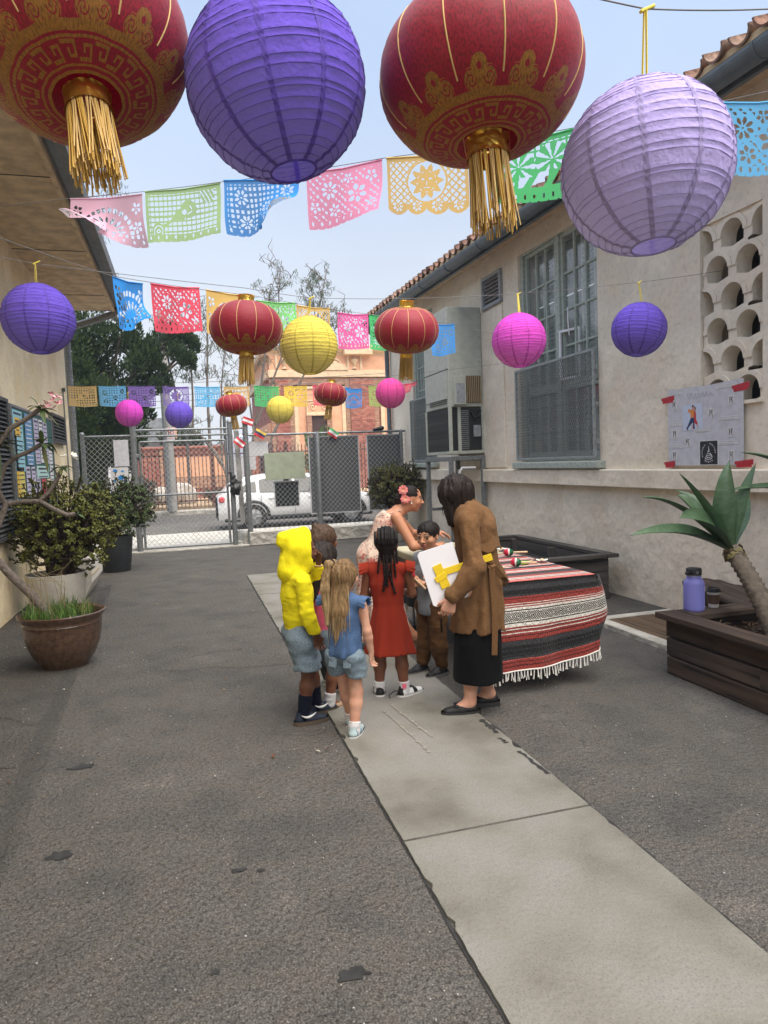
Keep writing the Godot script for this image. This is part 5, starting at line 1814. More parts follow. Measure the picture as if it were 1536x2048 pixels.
func far_greenery() -> void:
	cypress()
	wispy("thin leaning tree with bare upper stems behind the gate", Vector3(1.5, 0.1, -22.6), [[0, 0, 0, -0.35, 1.6, 0, 0.10, 0.3, 0], [-0.35, 1.6, 0, -1.5, 3.0, 0, 0.07, 0.6, 5], [-1.45, 2.9, 0, -1.9, 6.0, 0.1, 0.045, 0.9, 12], [-0.7, 2.1, 0, -0.5, 6.6, -0.2, 0.05, 0.9, 14], [-1.2, 2.6, 0.0, -1.15, 5.8, 0.3, 0.04, 0.8, 10], [-0.35, 1.6, 0, -0.1, 5.2, 0.2, 0.04, 0.8, 10]], 0.62, 61)
	wispy("slender tree with thin drooping leaves before the brick hall", Vector3(2.1, 0.1, -25.0), [[0, 0, 0, 0.5, 3.6, 0, 0.09, 0.3, 0], [0.5, 3.6, 0, 1.1, 7.6, 0, 0.05, 0.9, 16], [0.4, 3.0, 0, 1.9, 6.6, 0, 0.05, 0.8, 12], [1.4, 5.4, 0, 1.55, 8.6, 0.2, 0.03, 0.8, 14], [0.3, 2.8, 0, 0.2, 6.4, 0.3, 0.04, 0.8, 10]], 0.45, 62)
	wispy("leafier slender tree whose top shows over the magenta banner", Vector3(4.6, 0.1, -26.5), [[-1.4, 2.6, 0, 0.6, 6.0, 0, 0.06, 0.5, 6], [-2.0, 0, 0, -1.4, 2.6, 0, 0.1, 0.2, 0], [0.4, 5.7, 0, 1.0, 8.8, 0, 0.04, 0.8, 16], [0.2, 5.2, 0.2, 1.6, 7.4, 0, 0.035, 0.8, 12], [0.3, 5.6, 0, 0.3, 8.2, 0.2, 0.03, 0.7, 12]], 0.75, 63)
	shrub("green_bush", "bright green bush at the brick hall's doorway", Vector3(6.0, 0.2, -31.5), Vector3(0.85, 1.5, 0.6), 2600, 0.2, 0.05, Color(0.05, 0.10, 0.03), Color(0.13, 0.20, 0.06), 71)
	shrub("spiky_plant", "grey-green spiky plant left of the concrete pole behind the pickets", Vector3(-1.75, 0.25, -28.5), Vector3(0.55, 0.45, 0.4), 700, 0.4, 0.03, Color(0.05, 0.07, 0.05), Color(0.13, 0.15, 0.10), 72)
	shrub("low_shrub", "low dark shrub beside the boulders behind the pickets", Vector3(1.1, 0.25, -29.0), Vector3(0.4, 0.25, 0.3), 500, 0.16, 0.03, Color(0.06, 0.07, 0.04), Color(0.14, 0.12, 0.08), 73)
	shrub("far_hedge", "dark rounded hedge far behind the gate's left top rail", Vector3(-0.2, 0.2, -38.0), Vector3(1.3, 1.8, 0.6), 2400, 0.3, 0.08, Color(0.03, 0.05, 0.02), Color(0.07, 0.09, 0.04), 74)
	var tp := solo("blue_tarp", mb().box(Vector3.ZERO, Vector3(0.9, 1.0, 0.3), 0.1), M.sky_print, "pale blue tarp beyond the street beside the gate post", "tarp")
	tp.position = Vector3(2.05, 2.4, -28.2)
	solo("tarp_stack", mb().box(Vector3.ZERO, Vector3(0.8, 2.0, 0.5), 0.05), M.board_paper, "pale stack under the blue tarp beyond the street", "stack").position = Vector3(2.05, 1.1, -28.3)
func hole_flower(u: float, v: float, cx: float, cy: float, r: float, n: float, ph: float) -> bool:
	var d := Vector2(u - cx, v - cy)
	var l := d.length() / r
	if l > 1.0:
		return false
	var a := fposmod(d.angle() * n / TAU + ph, 1.0) - 0.5
	if l < 0.2:
		return l < 0.11
	return absf(a) < 0.36 * sin(PI * clampf((l - 0.2) / 0.8, 0.0, 1.0))
var grid_cut := 0.35
var grid_n := 11.0
func paper(u: float, v: float, kind: int, asp: float) -> float:
	var sc := 9.0 if kind != 2 else 4.0
	var e := absf(u - 0.5)
	var edge := minf((0.965 if kind != 2 else 0.86) + (0.035 if kind != 2 else 0.13) * sqrt(absf(sin(PI * u * sc))) - v, 0.5 - 0.012 * (1.0 - absf(sin(PI * v * 11.0))) - e)
	if edge < 0.0:
		return edge * 8.0
	if v < 0.07:
		return 1.0
	var x := u * asp
	var xm := 0.5 * asp
	var hu := fposmod(u * sc, 1.0) - 0.5
	if kind != 2:
		if Vector2(hu * asp / sc * 1.0, (v - 0.905) * 0.55).length() < 0.021:
			return -1.0
	elif v > 0.80:
		var bu := (u * 4.0 - floorf(u * 4.0) - 0.5) * asp / 4.0
		return -1.0 if hole_flower(bu, v, 0.0, 0.85, 0.10, 7.0, 0.5) else 1.0
	if e > 0.455 or v > 0.85:
		return 1.0
	var gx := absf(fposmod(x * grid_n, 1.0) - 0.5)
	var gy := absf(fposmod(v * grid_n, 1.0) - 0.5)
	match kind:
		0:
			var d := Vector2(x - xm, v - 0.45).rotated(0.5)
			var body := Vector2(d.x - 0.13, d.y).length() < 0.17 or Vector2(d.x + 0.08, d.y).length() < 0.12 or (absf(d.y) < 0.028 and d.x < 0.0 and d.x > -0.52)
			if body:
				return -1.0 if Vector2(d.x - 0.03, d.y).length() < 0.05 or (absf(d.y) < 0.045 and absf(d.x - 0.19) < 0.012) or absf(d.y - 0.07) < 0.012 and absf(d.x - 0.12) < 0.06 else 1.0
			if Vector2(x - 0.28, v - 0.78).length() < 0.16 or Vector2(x - asp + 0.3, v - 0.16).length() < 0.16:
				return -1.0 if absf(fposmod(Vector2(x - 0.28, v - 0.78).length() * 14.0, 1.0) - 0.5) < 0.17 else 1.0
			return 1.0 if maxf(gx, gy) > grid_cut else -1.0
		1:
			for q in [[0.3, 0.34, 0.17, 8.0], [0.68, 0.5, 0.2, 6.0], [0.36, 0.70, 0.13, 6.0], [0.86, 0.22, 0.12, 5.0], [0.1, 0.62, 0.11, 5.0], [0.56, 0.18, 0.1, 5.0], [0.88, 0.76, 0.1, 6.0]]:
				if hole_flower(x, v, q[0] * asp, q[1], q[2], q[3], 0.2):
					return -1.0
			var lx := fposmod((x + v) * 7.0, 1.0) - 0.5
			var ly := fposmod((x - v) * 7.0, 1.0) - 0.5
			var near := 9.0
			for q in [[0.3, 0.34, 0.2], [0.68, 0.5, 0.23], [0.36, 0.70, 0.16], [0.86, 0.22, 0.14], [0.1, 0.62, 0.13], [0.56, 0.18, 0.12]]:
				near = minf(near, Vector2(x - q[0] * asp, v - q[1]).length() - q[2])
			return -1.0 if near > 0.0 and Vector2(lx, ly * 2.0).length() < 0.40 else 1.0
		2:
			var d := Vector2(x - xm, v - 0.43)
			var l := d.length()
			var a := d.angle()
			var ray := 0.20 + 0.11 * absf(fposmod(a * 10.0 / TAU, 1.0) - 0.5) * 2.0
			if l < ray:
				for q in [[-0.07, -0.05, 0.035, 0.016], [0.07, -0.05, 0.035, 0.016], [0.0, 0.10, 0.07, 0.014], [0.0, 0.02, 0.012, 0.04]]:
					if Vector2((d.x - q[0]) / q[2], (d.y - q[1]) / q[3]).length() < 1.0:
						return -1.0
				return -1.0 if absf(l - 0.175) < 0.006 and sin(a * 9.0) > -0.3 else 1.0
			if l < 0.34:
				return -1.0
			if l < 0.37:
				return 1.0
			var p := absf(fposmod((x + v) * 8.0, 1.0) - 0.5)
			var q2 := absf(fposmod((x - v) * 8.0, 1.0) - 0.5)
			return 1.0 if maxf(p, q2) > 0.36 else -1.0
		3:
			var d := Vector2(x - xm, v - 0.78)
			var l := d.length()
			var a := fposmod(atan2(d.y, d.x) / PI * -14.0, 1.0)
			if d.y < 0.0:
				if l > 0.50 and l < 0.60:
					return -1.0 if absf(a - 0.5) < 0.33 else 1.0
				if l > 0.18 and l < 0.42:
					return -1.0 if absf(fposmod(atan2(d.y, d.x) / PI * -9.0, 1.0) - 0.5) < 0.32 * sin((l - 0.18) / 0.24 * PI) else 1.0
			for q in [[0.1, 0.25], [0.9, 0.25], [0.1, 0.62], [0.9, 0.62]]:
				if hole_flower(x, v, q[0] * asp, q[1], 0.13, 5.0, 0.1):
					return -1.0
			return -1.0 if d.y > -0.02 and fposmod(x * 8.0, 1.0) < 0.5 and v < 0.84 and v > 0.76 else 1.0
		4:
			for q in [[0.22, 0.3], [0.6, 0.55], [0.85, 0.25], [0.25, 0.75]]:
				if Vector2(x - q[0] * asp, v - q[1]).length() < 0.17:
					return -1.0 if hole_flower(x, v, q[0] * asp, q[1], 0.15, 8.0, 0.0) else 1.0
			return 1.0 if maxf(gx, gy) > grid_cut - 0.05 else -1.0
		_:
			for q in [[0.32, 0.42, 0.0], [0.72, 0.36, 0.4]]:
				var d := Vector2(x - q[0] * asp, v - q[1])
				if absf(d.x + d.y * 0.15) < 0.035 and d.y > 0.0:
					return 1.0
				if d.length() < 0.27 and d.y < 0.16:
					return 1.0 if absf(fposmod(d.angle() * 8.0 / TAU + q[2], 1.0) - 0.5) < 0.30 else -1.0
			if v < 0.30:
				return 1.0 if maxf(gx, gy) > 0.36 else -1.0
			return 1.0 if v > 0.76 or fposmod(x * 3.0 + v * 2.0, 1.0) < 0.35 else -1.0
	return 1.0
func banner(label: String, mat: String, kind: int, a: Vector3, b: Vector3, hgt: float, lift: float, sd: int, row: int) -> void:
	var nu := [0, 84, 70, 44][row] as int
	var nv := [0, 64, 54, 34][row] as int
	var w := (b - a).length()
	grid_cut = [0.0, 0.34, 0.31, 0.27][row]
	grid_n = [0.0, 10.0, 9.0, 8.0][row]
	var asp := w / hgt
	if kind != 0 and kind != 4:
		asp = maxf(asp, 1.1)
	var dir := (b - a) / w
	var nrm := Vector3(-dir.z, 0, dir.x).normalized()
	if nrm.z < 0.0:
		nrm = -nrm
	rng.seed = sd
	var p1 := rng.randf() * TAU
	var p2 := rng.randf() * TAU
	var amp := 0.012 + 0.05 * lift
	var f := PackedFloat32Array()
	var pos := PackedVector3Array()
	for j in nv + 1:
		for i in nu + 1:
			var u := float(i) / nu
			var v := float(j) / nv
			f.append(paper(u, v, kind, asp) if i > 0 and i < nu else -0.3)
			var c := lift * smoothstep(0.25, 1.0, u if sd % 2 == 0 else 1.0 - u) * smoothstep(0.1, 1.0, v)
			if sd == 142:
				c = lift * smoothstep(0.1, 0.9, 1.0 - u) * smoothstep(0.2, 1.0, v)
			var dn := Vector3(0, -1, 0).lerp((nrm * 0.75 + Vector3.UP * -0.25 + dir * (0.3 if u < 0.5 else -0.3)), c)
			var rip := nrm * amp * v * (sin(u * 5.0 + p1) + 0.5 * sin(u * 11.0 + v * 4.0 + p2))
			pos.append(a + dir * (u * w) + dn * (v * hgt) + rip - Vector3(0, 0.012 * sin(u * PI), 0))
	var m := mb()
	var cn := [0, 1, nu + 2, nu + 1]
	for j in nv:
		for i in nu:
			var o := j * (nu + 1) + i
			var poly := []
			for e in 4:
				var q: int = o + cn[e]
				var r: int = o + cn[(e + 1) % 4]
				if f[q] > 0.0:
					poly.append(pos[q])
				if (f[q] > 0.0) != (f[r] > 0.0):
					poly.append(pos[q].lerp(pos[r], clampf(f[q] / (f[q] - f[r]), 0.05, 0.95)))
			if poly.size() >= 3:
				m.face(poly, poly[0] - nrm)
	var t := thing("paper_banner", label, "paper banner", a, 0.0, ["", "cut-paper banners in the near row", "cut-paper banners in the middle row", "cut-paper banners in the far row"][row])
	var off := mb().add(m, Transform3D(Basis(), -a))
	part("tissue", off, M[mat], t)
	part("hem_fold", mb().tube([Vector3.ZERO, (b - a) * 0.5 - Vector3(0, 0.012, 0), b - a], 0.005, 5), M[mat], t)
func globe(label: String, key: String, at: Vector3, dia: float, tx: float, tz: float) -> void:
	var t := thing("paper_lantern", label, "paper lantern", at, rng.randf() * TAU, "round paper lanterns hung across the yard")
	t.basis = Basis(Vector3.BACK, tz) * Basis(Vector3.RIGHT, tx) * Basis(Vector3.UP, rng.randf() * 0.7)
	var R := dia / 2.0
	var ribs := 24
	var rows := ribs * 4
	var segs := 80
	var lat0 := asin(0.966)
	var fn := noise(int(at.x * 100) + 900, 2.2, 3)
	rng.seed = int(absf(at.x) * 1000.0 + absf(at.z) * 77.0) + 5
	var rib := []
	for k in ribs + 1:
		rib.append(lerpf(-lat0, lat0, float(k) / ribs) + (rng.randf_range(-0.3, 0.3) * 2.0 * lat0 / ribs if k > 0 and k < ribs else 0.0))
	var lat := []
	for j in rows + 1:
		var k := mini(j / 4, ribs - 1)
		lat.append(lerpf(rib[k], rib[k + 1], (j - k * 4) / 4.0))
	var rad := func(j: int, lo: float) -> float:
		var la: float = lat[j]
		var seam := fposmod(lo / TAU * 10.0 + 0.5, 1.0) - 0.5
		var crease := 0.006 * exp(-seam * seam * 60.0) * sin(lo * 90.0 + j * 1.7)
		return R * (1.0 - 0.011 * sin(PI * (j % 4) / 4.0) + crease + 0.013 * fn.get_noise_3d(cos(lo) * 1.2, la * 1.5, sin(lo) * 1.2) + 0.006 * fn.get_noise_3d(cos(lo) * 4.0, la * 9.0, sin(lo) * 4.0))
	var pts := PackedVector3Array()
	for j in rows + 1:
		var la: float = lat[j]
		for i in segs + 1:
			var lo := TAU * (i % segs) / segs
			var r: float = rad.call(j, lo)
			pts.append(Vector3(cos(la) * cos(lo) * r, sin(la) * r, cos(la) * sin(lo) * r))
	part("shade", mb().grid(pts, segs + 1, rows + 1, 1, 1, true, false), M[key], t)
	for s in [-1.0, 1.0]:
		part("wire_ring", mb().tube(ring_pts(R * cos(lat0), Vector3.ZERO, 28), 0.003, 5, false), M[key + "_seam"], t).transform = Transform3D(Basis(Vector3.RIGHT, PI / 2), Vector3(0, s * R * sin(lat0), 0))
	for k in 10:
		var sp := PackedVector3Array()
		var lo := TAU * k / 10
		for j in rows + 1:
			var la: float = lat[j]
			var hw := 0.008 / maxf(cos(la), 0.25)
			for e in 3:
				var l2 := lo + (e - 1) * hw / R * 0.8
				var r: float = rad.call(j, l2) + 0.0014
				sp.append(Vector3(cos(la) * cos(l2) * r, sin(la) * r, cos(la) * sin(l2) * r))
		part("paper_seam", mb().grid(sp, 3, rows + 1, 1, 1, false, false), M[key + "_seam"], t)
	for k in ribs - 1:
		var la: float = rib[k + 1]
		var wire := []
		for i in 49:
			var lo := TAU * (i % 48) / 48
			var r: float = rad.call((k + 1) * 4, lo) + 0.0004
			wire.append(Vector3(cos(la) * cos(lo) * r, sin(la) * r, cos(la) * sin(lo) * r))
		part("wire_rib", mb().tube(wire, 0.0009, 4, false), M[key + "_seam"], t)
	part("spreader", mb().tube([Vector3(-R * 0.25, R * 0.95, 0), Vector3(0, R * 1.02, 0), Vector3(R * 0.25, R * 0.95, 0)], 0.0018, 4), M.black_wire, t)
var red_proto: Node3D
func festival_lantern(label: String, at: Vector3, dia: float, tx: float, tz: float) -> void:
	var bs := Basis(Vector3.BACK, tz) * Basis(Vector3.RIGHT, tx)
	if red_proto != null:
		var c := copy(red_proto, label, at)
		c.basis = bs * Basis(Vector3.UP, rng.randf() * 0.5)
		return
	var t := thing("festival_lantern", label, "red lantern", at, 0.0, "red festival lanterns with gold tassels")
	t.basis = bs
	red_proto = t
	var R := dia / 2.0
	var H := dia * 0.35
	var rows := 40
	var segs := 96
	var pts := PackedVector3Array()
	var prof := func(s: float) -> Vector2:
		var a := lerpf(-1.36, 1.36, s)
		return Vector2(R * pow(absf(cos(a)), 0.78), H * sin(a))
	var fn := noise(99, 3.0, 3)
	for j in rows + 1:
		var q: Vector2 = prof.call(float(j) / rows)
		for i in segs + 1:
			var lo := TAU * (i % segs) / segs
			var g := fposmod(lo / TAU * 12.0, 1.0)
			var pinch := pow(absf(g - 0.5) * 2.0, 3.0) * 0.016
			var r := q.x * (1.0 - pinch + 0.006 * fn.get_noise_3d(cos(lo) * 2.0, q.y * 14.0, sin(lo) * 2.0))
			pts.append(Vector3(cos(lo) * r, q.y, sin(lo) * r))
	part("silk_body", mb().grid(pts, segs + 1, rows + 1, 1, 1, true, false), M.lantern_silk, t)
	for k in 12:
		var rb := []
		for j in range(9, 37):
			var q: Vector2 = prof.call(j / 40.0)
			var lo := TAU * k / 12
			rb.append(Vector3(cos(lo) * (q.x * 0.985), q.y, sin(lo) * (q.x * 0.985)))
		part("gold_piping", mb().tube(rb, 0.0022, 5), M.gold_thread2, t)
	var b0: Vector2 = prof.call(0.0)
	var foil := mb()
	var pf := PackedVector3Array()
	for j in 9:
		for i in 41:
			var lo := TAU * (i % 40) / 40
			var r := 0.052 + 0.004 * fn.get_noise_3d(cos(lo) * 12.0, j * 1.7, sin(lo) * 12.0) + (0.004 if j in [0, 8] else 0.0)
			pf.append(Vector3(cos(lo) * r, b0.y + 0.012 - 0.05 * (8 - j) / 8.0, sin(lo) * r))
	foil.grid(pf, 41, 9, 1, 1, true, false)
	part("gold_collar", foil, M.gold_foil, t)
	var top := mb()
	var ct := PackedVector3Array()
	for p in pf:
		ct.append(Vector3(p.x * 1.1, -b0.y - 0.004 + (p.y - b0.y) + 0.045, p.z * 1.1))
	part("gold_cap", top.grid(ct, 41, 9, 1, 1, true, false), M.gold_foil, t)
	part("hook", mb().tube([Vector3(-0.03, H + 0.02, 0), Vector3(-0.02, H + 0.05, 0), Vector3(0, H + 0.06, 0), Vector3(0.02, H + 0.05, 0), Vector3(0.03, H + 0.02, 0)], 0.002, 5), M.black_wire, t)
	var m1 := mb()
	var m2 := mb()
	rng.seed = 12
	for k in 150:
		var lo := rng.randf() * TAU
		var r := 0.05 * (1.0 if k % 3 else rng.randf_range(0.6, 1.0))
		var l := rng.randf_range(0.15, 0.205)
		var sw := Vector3(rng.randf_range(-1, 1), 0, rng.randf_range(-1, 1)) * 0.014
		var s := Vector3(cos(lo) * r, b0.y - 0.03, sin(lo) * r)
		(m1 if k % 2 else m2).tube([s, s + Vector3(0, -l * 0.5, 0) + sw * 0.4, s + Vector3(0, -l, 0) + sw], 0.0019, 4)
	stuff(part("tassel_strands", m1, M.gold_thread, t))
	stuff(part("tassel_strands", m2, M.gold_thread2, t))
func strand(label: String, pts: Array, sag: float, r := 0.0022) -> void:
	var p := []
	for i in pts.size() - 1:
		for k in 8:
			var s := k / 8.0
			p.append((pts[i] as Vector3).lerp(pts[i + 1], s) - Vector3(0, sag * 4.0 * s * (1.0 - s), 0))
	p.append(pts[pts.size() - 1])
	solo("string", mb().tube(p, r, 5), M.string_grey, label, "string", "strings across the yard")
func ribbon(label: String, a: Vector3, b: Vector3) -> void:
	var t := thing("ribbon", label, "ribbon", a, 0.0, "yellow ribbons holding lanterns")
	var d := b - a
	part("loop", mb().bar(Vector3(-0.006, 0, 0), d + Vector3(-0.002, 0, 0), 0.007, 0.002), M.ribbon_yellow, t)
	part("loop", mb().bar(Vector3(0.006, 0, 0.003), d + Vector3(0.002, 0, 0.003), 0.007, 0.002), M.ribbon_yellow, t)
	part("knot", mb().bar(d + Vector3(-0.015, -0.01, 0), d + Vector3(0.03, 0.012, 0), 0.012, 0.008, 0.002), M.ribbon_yellow, t)
func make_hangings() -> void:
	rng.seed = 3
	for q in [
		["very large red festival lantern with gold key pattern, top left corner", "red", Vector3(-0.19, 2.66, -1.93), 0.53, -0.36, 0.10],
		["very large deep purple paper lantern between the two big red lanterns", "paper_purple", Vector3(0.28, 2.56, -1.84), 0.45, -0.08, 0.14],
		["very large red festival lantern with gold tassel, upper centre right", "red", Vector3(0.80, 2.59, -1.75), 0.53, -0.12, 0.02],
		["very large pale lilac paper lantern hanging before the stucco wall", "paper_lilac", Vector3(1.26, 2.37, -1.70), 0.45, -0.14, 0.0],
		["purple paper lantern on a yellow ribbon under the left eave", "paper_purple", Vector3(-0.86, 2.62, -5.08), 0.45, -0.08, 0.00],
		["medium red lantern left of the middle yellow lantern", "red", Vector3(0.49, 2.61, -5.25), 0.53, -0.05, -0.05],
		["yellow paper lantern in the middle row, centre of the yard", "paper_yellow", Vector3(0.99, 2.53, -5.50), 0.45, 0.00, 0.00],
		["medium red lantern before the right building gutter, upright with gold cap", "red", Vector3(1.80, 2.66, -5.51), 0.53, 0.24, 0.03],
		["magenta paper lantern before the tall green window", "paper_magenta", Vector3(2.76, 2.57, -5.42), 0.45, -0.05, 0.00],
		["purple paper lantern near the poster on the stucco wall", "paper_purple", Vector3(3.77, 2.63, -5.20), 0.45, -0.05, -0.20],
		["far magenta paper lantern above the gate left post", "paper_magenta", Vector3(-0.84, 2.58, -12.49), 0.45, 0.00, -0.10],
		["far purple paper lantern above the gate", "paper_purple", Vector3(-0.04, 2.52, -12.26), 0.45, 0.00, 0.00],
		["far small red lantern above the gate right post", "red", Vector3(0.81, 2.64, -12.03), 0.53, 0.00, 0.14],
		["far yellow paper lantern before the brick hall", "paper_yellow", Vector3(1.56, 2.52, -11.61), 0.45, 0.00, 0.00],
		["far tilted red lantern before the brick hall doorway", "red", Vector3(2.31, 2.71, -11.10), 0.53, 0.00, -0.16],
		["far pink paper lantern beside the grey downpipe", "paper_pink", Vector3(3.03, 2.62, -10.16), 0.45, 0.00, 0.00],
	]:
		if q[1] == "red":
			festival_lantern(q[0], q[2], q[3], q[4], q[5])
		else:
			globe(q[0], q[1], q[2], q[3], q[4], q[5])
	for q in [
		["pale pink cut-paper banner with curled corner beside the left eave", "tissue_pink", 3, Vector3(-0.66, 3.52, -5.43), Vector3(-0.17, 3.47, -5.12), 0.34, 0.75, 142, 1],
		["pale mint cut-paper banner with a guitar on a square grid", "tissue_mint", 0, Vector3(-0.15, 3.48, -5.10), Vector3(0.33, 3.45, -4.79), 0.34, 0.08, 290, 1],
		["blue cut-paper banner twisted under the large purple lantern", "tissue_blue", 4, Vector3(0.35, 3.46, -4.77), Vector3(0.79, 3.40, -4.46), 0.34, 0.55, 448, 1],
		["rose pink cut-paper banner with cut flowers right of the purple lantern", "tissue_rose", 1, Vector3(0.83, 3.41, -4.44), Vector3(1.24, 3.40, -4.14), 0.34, 0.15, 612, 1],
		["golden cut-paper banner with a smiling sun left of the red lantern", "tissue_gold", 2, Vector3(1.26, 3.40, -4.12), Vector3(1.65, 3.35, -3.81), 0.34, 0.05, 773, 1],
		["bright green cut-paper banner with palms behind the pale lilac lantern", "tissue_green", 5, Vector3(1.76, 3.34, -3.72), Vector3(2.11, 3.33, -3.42), 0.34, 0.05, 985, 1],
		["sky blue cut-paper banner at the right edge over the stucco wall", "tissue_cyan", 1, Vector3(2.60, 3.27, -2.93), Vector3(2.81, 3.19, -2.68), 0.34, 0.05, 1440, 1],
		["bright blue cut-paper banner hanging slack at the left gutter", "tissue_blue", 3, Vector3(-0.39, 2.90, -5.06), Vector3(-0.21, 2.92, -5.30), 0.34, 0.35, 226, 2],
		["red cut-paper banner with flowers in the middle row", "tissue_red", 1, Vector3(-0.16, 2.94, -5.37), Vector3(0.19, 3.01, -5.74), 0.34, 0.03, 302, 2],
		["golden cut-paper banner behind the left middle red lantern", "tissue_gold", 3, Vector3(0.24, 3.01, -5.79), Vector3(0.62, 3.05, -6.12), 0.34, 0.05, 410, 2],
		["lime green cut-paper banner between red and yellow lanterns", "tissue_lime", 1, Vector3(0.67, 3.02, -6.16), Vector3(1.05, 3.07, -6.43), 0.34, 0.12, 512, 2],
		["mustard cut-paper banner with an arch above the middle yellow lantern", "tissue_gold", 2, Vector3(1.06, 3.05, -6.44), Vector3(1.42, 3.08, -6.67), 0.34, 0.05, 592, 2],
		["magenta cut-paper banner over the brick hall cornice", "tissue_magenta", 1, Vector3(1.50, 3.05, -6.71), Vector3(1.86, 3.08, -6.91), 0.34, 0.03, 674, 2],
		["dark green cut-paper banner half hidden by the right red lantern", "tissue_green", 4, Vector3(1.87, 3.08, -6.92), Vector3(2.26, 3.10, -7.11), 0.34, 0.05, 738, 2],
		["small blue cut-paper banner in front of the wall air conditioner", "tissue_blue", 4, Vector3(2.65, 3.07, -7.28), Vector3(2.99, 3.10, -7.42), 0.34, 0.10, 860, 2],
		["tan cut-paper banner first in the far row by the tan building", "tissue_gold", 0, Vector3(-1.80, 3.07, -12.80), Vector3(-1.34, 3.05, -12.67), 0.33, 0.02, 135, 3],
		["blue cut-paper banner second in the far row", "tissue_cyan", 4, Vector3(-1.31, 3.05, -12.66), Vector3(-0.87, 3.03, -12.53), 0.33, 0.02, 197, 3],
		["violet cut-paper banner third in the far row above the magenta lantern", "tissue_violet", 4, Vector3(-0.84, 3.03, -12.53), Vector3(-0.40, 3.01, -12.40), 0.33, 0.05, 255, 3],
		["violet cut-paper banner above the far purple lantern", "tissue_violet", 2, Vector3(-0.28, 3.00, -12.37), Vector3(0.14, 2.98, -12.25), 0.33, 0.02, 325, 3],
		["blue cut-paper banner with fine grid left of the far red lantern", "tissue_cyan", 0, Vector3(0.23, 2.98, -12.22), Vector3(0.64, 2.96, -12.10), 0.33, 0.02, 388, 3],
		["golden cut-paper banner right above the far left red lantern", "tissue_gold", 2, Vector3(0.70, 2.95, -12.09), Vector3(1.11, 2.94, -11.97), 0.33, 0.02, 447, 3],
		["green cut-paper banner beside the far yellow lantern", "tissue_green", 0, Vector3(1.19, 2.95, -11.95), Vector3(1.59, 2.92, -11.84), 0.33, 0.02, 508, 3],
		["yellow cut-paper banner right above the far yellow lantern", "tissue_yellow", 1, Vector3(1.67, 2.93, -11.82), Vector3(2.04, 2.91, -11.71), 0.33, 0.05, 567, 3],
		["red cut-paper banner behind the far right red lantern", "tissue_red", 3, Vector3(2.13, 2.92, -11.68), Vector3(2.48, 2.90, -11.59), 0.33, 0.02, 625, 3],
		["blue cut-paper banner right of the far right red lantern", "tissue_blue", 3, Vector3(2.65, 2.86, -11.53), Vector3(2.92, 2.83, -11.45), 0.33, 0.10, 690, 3],
		["lime cut-paper banner left of the far pink lantern", "tissue_olive", 1, Vector3(3.03, 2.87, -11.43), Vector3(3.34, 2.86, -11.34), 0.33, 0.02, 737, 3],
		["red cut-paper scrap fluttering right of the far pink lantern", "tissue_red", 3, Vector3(3.59, 2.88, -11.27), Vector3(3.81, 2.91, -11.21), 0.15, 0.90, 806, 3],
	]:
		banner(q[0], q[1], q[2], q[3], q[4], q[5], q[6], q[7], q[8])
	strand("string carrying the near row of cut-paper banners", [Vector3(-1.96, 3.62, -6.25), Vector3(-0.66, 3.525, -5.43), Vector3(0.34, 3.455, -4.78), Vector3(1.25, 3.405, -4.13), Vector3(2.11, 3.335, -3.42), Vector3(2.6, 3.275, -2.93), Vector3(4.6, 3.2, -1.0)], 0.008)
	strand("string carrying the middle row of cut-paper banners", [Vector3(-1.1, 2.95, -4.2), Vector3(-0.39, 2.905, -5.06), Vector3(0.62, 3.055, -6.12), Vector3(1.86, 3.085, -6.91), Vector3(2.99, 3.105, -7.42), Vector3(4.62, 3.0, -8.2)], 0.01)
	strand("string carrying the far row of cut-paper banners", [Vector3(-1.97, 3.08, -13.3), Vector3(-1.8, 3.075, -12.8), Vector3(0.7, 2.955, -12.09), Vector3(2.48, 2.905, -11.59), Vector3(3.8, 2.915, -11.2), Vector3(4.6, 2.95, -11.0)], 0.008)
	strand("lantern string from the left wall to the breeze-block screen", [Vector3(-1.97, 3.12, -4.9), Vector3(-0.86, 2.98, -5.1), Vector3(0.5, 2.90, -5.26), Vector3(1.0, 2.875, -5.4), Vector3(1.8, 2.91, -5.5), Vector3(2.78, 2.965, -5.46), Vector3(3.79, 3.03, -5.22), Vector3(4.64, 3.15, -5.18)], 0.004)
	strand("far lantern string from the tan building to the stucco wall", [Vector3(-1.97, 2.98, -12.9), Vector3(-0.84, 2.86, -12.5), Vector3(0.81, 2.85, -12.0), Vector3(2.3, 2.93, -11.1), Vector3(3.03, 2.88, -10.2), Vector3(4.6, 2.95, -9.3)], 0.004)
	strand("near lantern string running over the largest lanterns", [Vector3(-1.97, 3.12, -2.3), Vector3(-0.19, 2.92, -1.93), Vector3(0.28, 2.90, -1.84), Vector3(0.8, 2.86, -1.75), Vector3(1.265, 2.79, -1.7), Vector3(1.69, 2.845, -1.7), Vector3(4.6, 3.2, -1.6)], 0.004)
	ribbon("long yellow ribbon from the top string to the pale lilac lantern", Vector3(1.26, 2.60, -1.70), Vector3(1.265, 2.79, -1.70))
	ribbon("yellow ribbon above the left purple lantern under the eave", Vector3(-0.86, 2.84, -5.08), Vector3(-0.86, 2.985, -5.10))
	ribbon("yellow ribbon above the magenta lantern by the window", Vector3(2.77, 2.79, -5.42), Vector3(2.78, 2.965, -5.46))
	ribbon("yellow ribbon above the purple lantern near the poster", Vector3(3.80, 2.85, -5.2), Vector3(3.79, 3.03, -5.22))
	ribbon("short yellow ribbon above the middle yellow lantern", Vector3(0.99, 2.75, -5.45), Vector3(1.0, 2.875, -5.4))
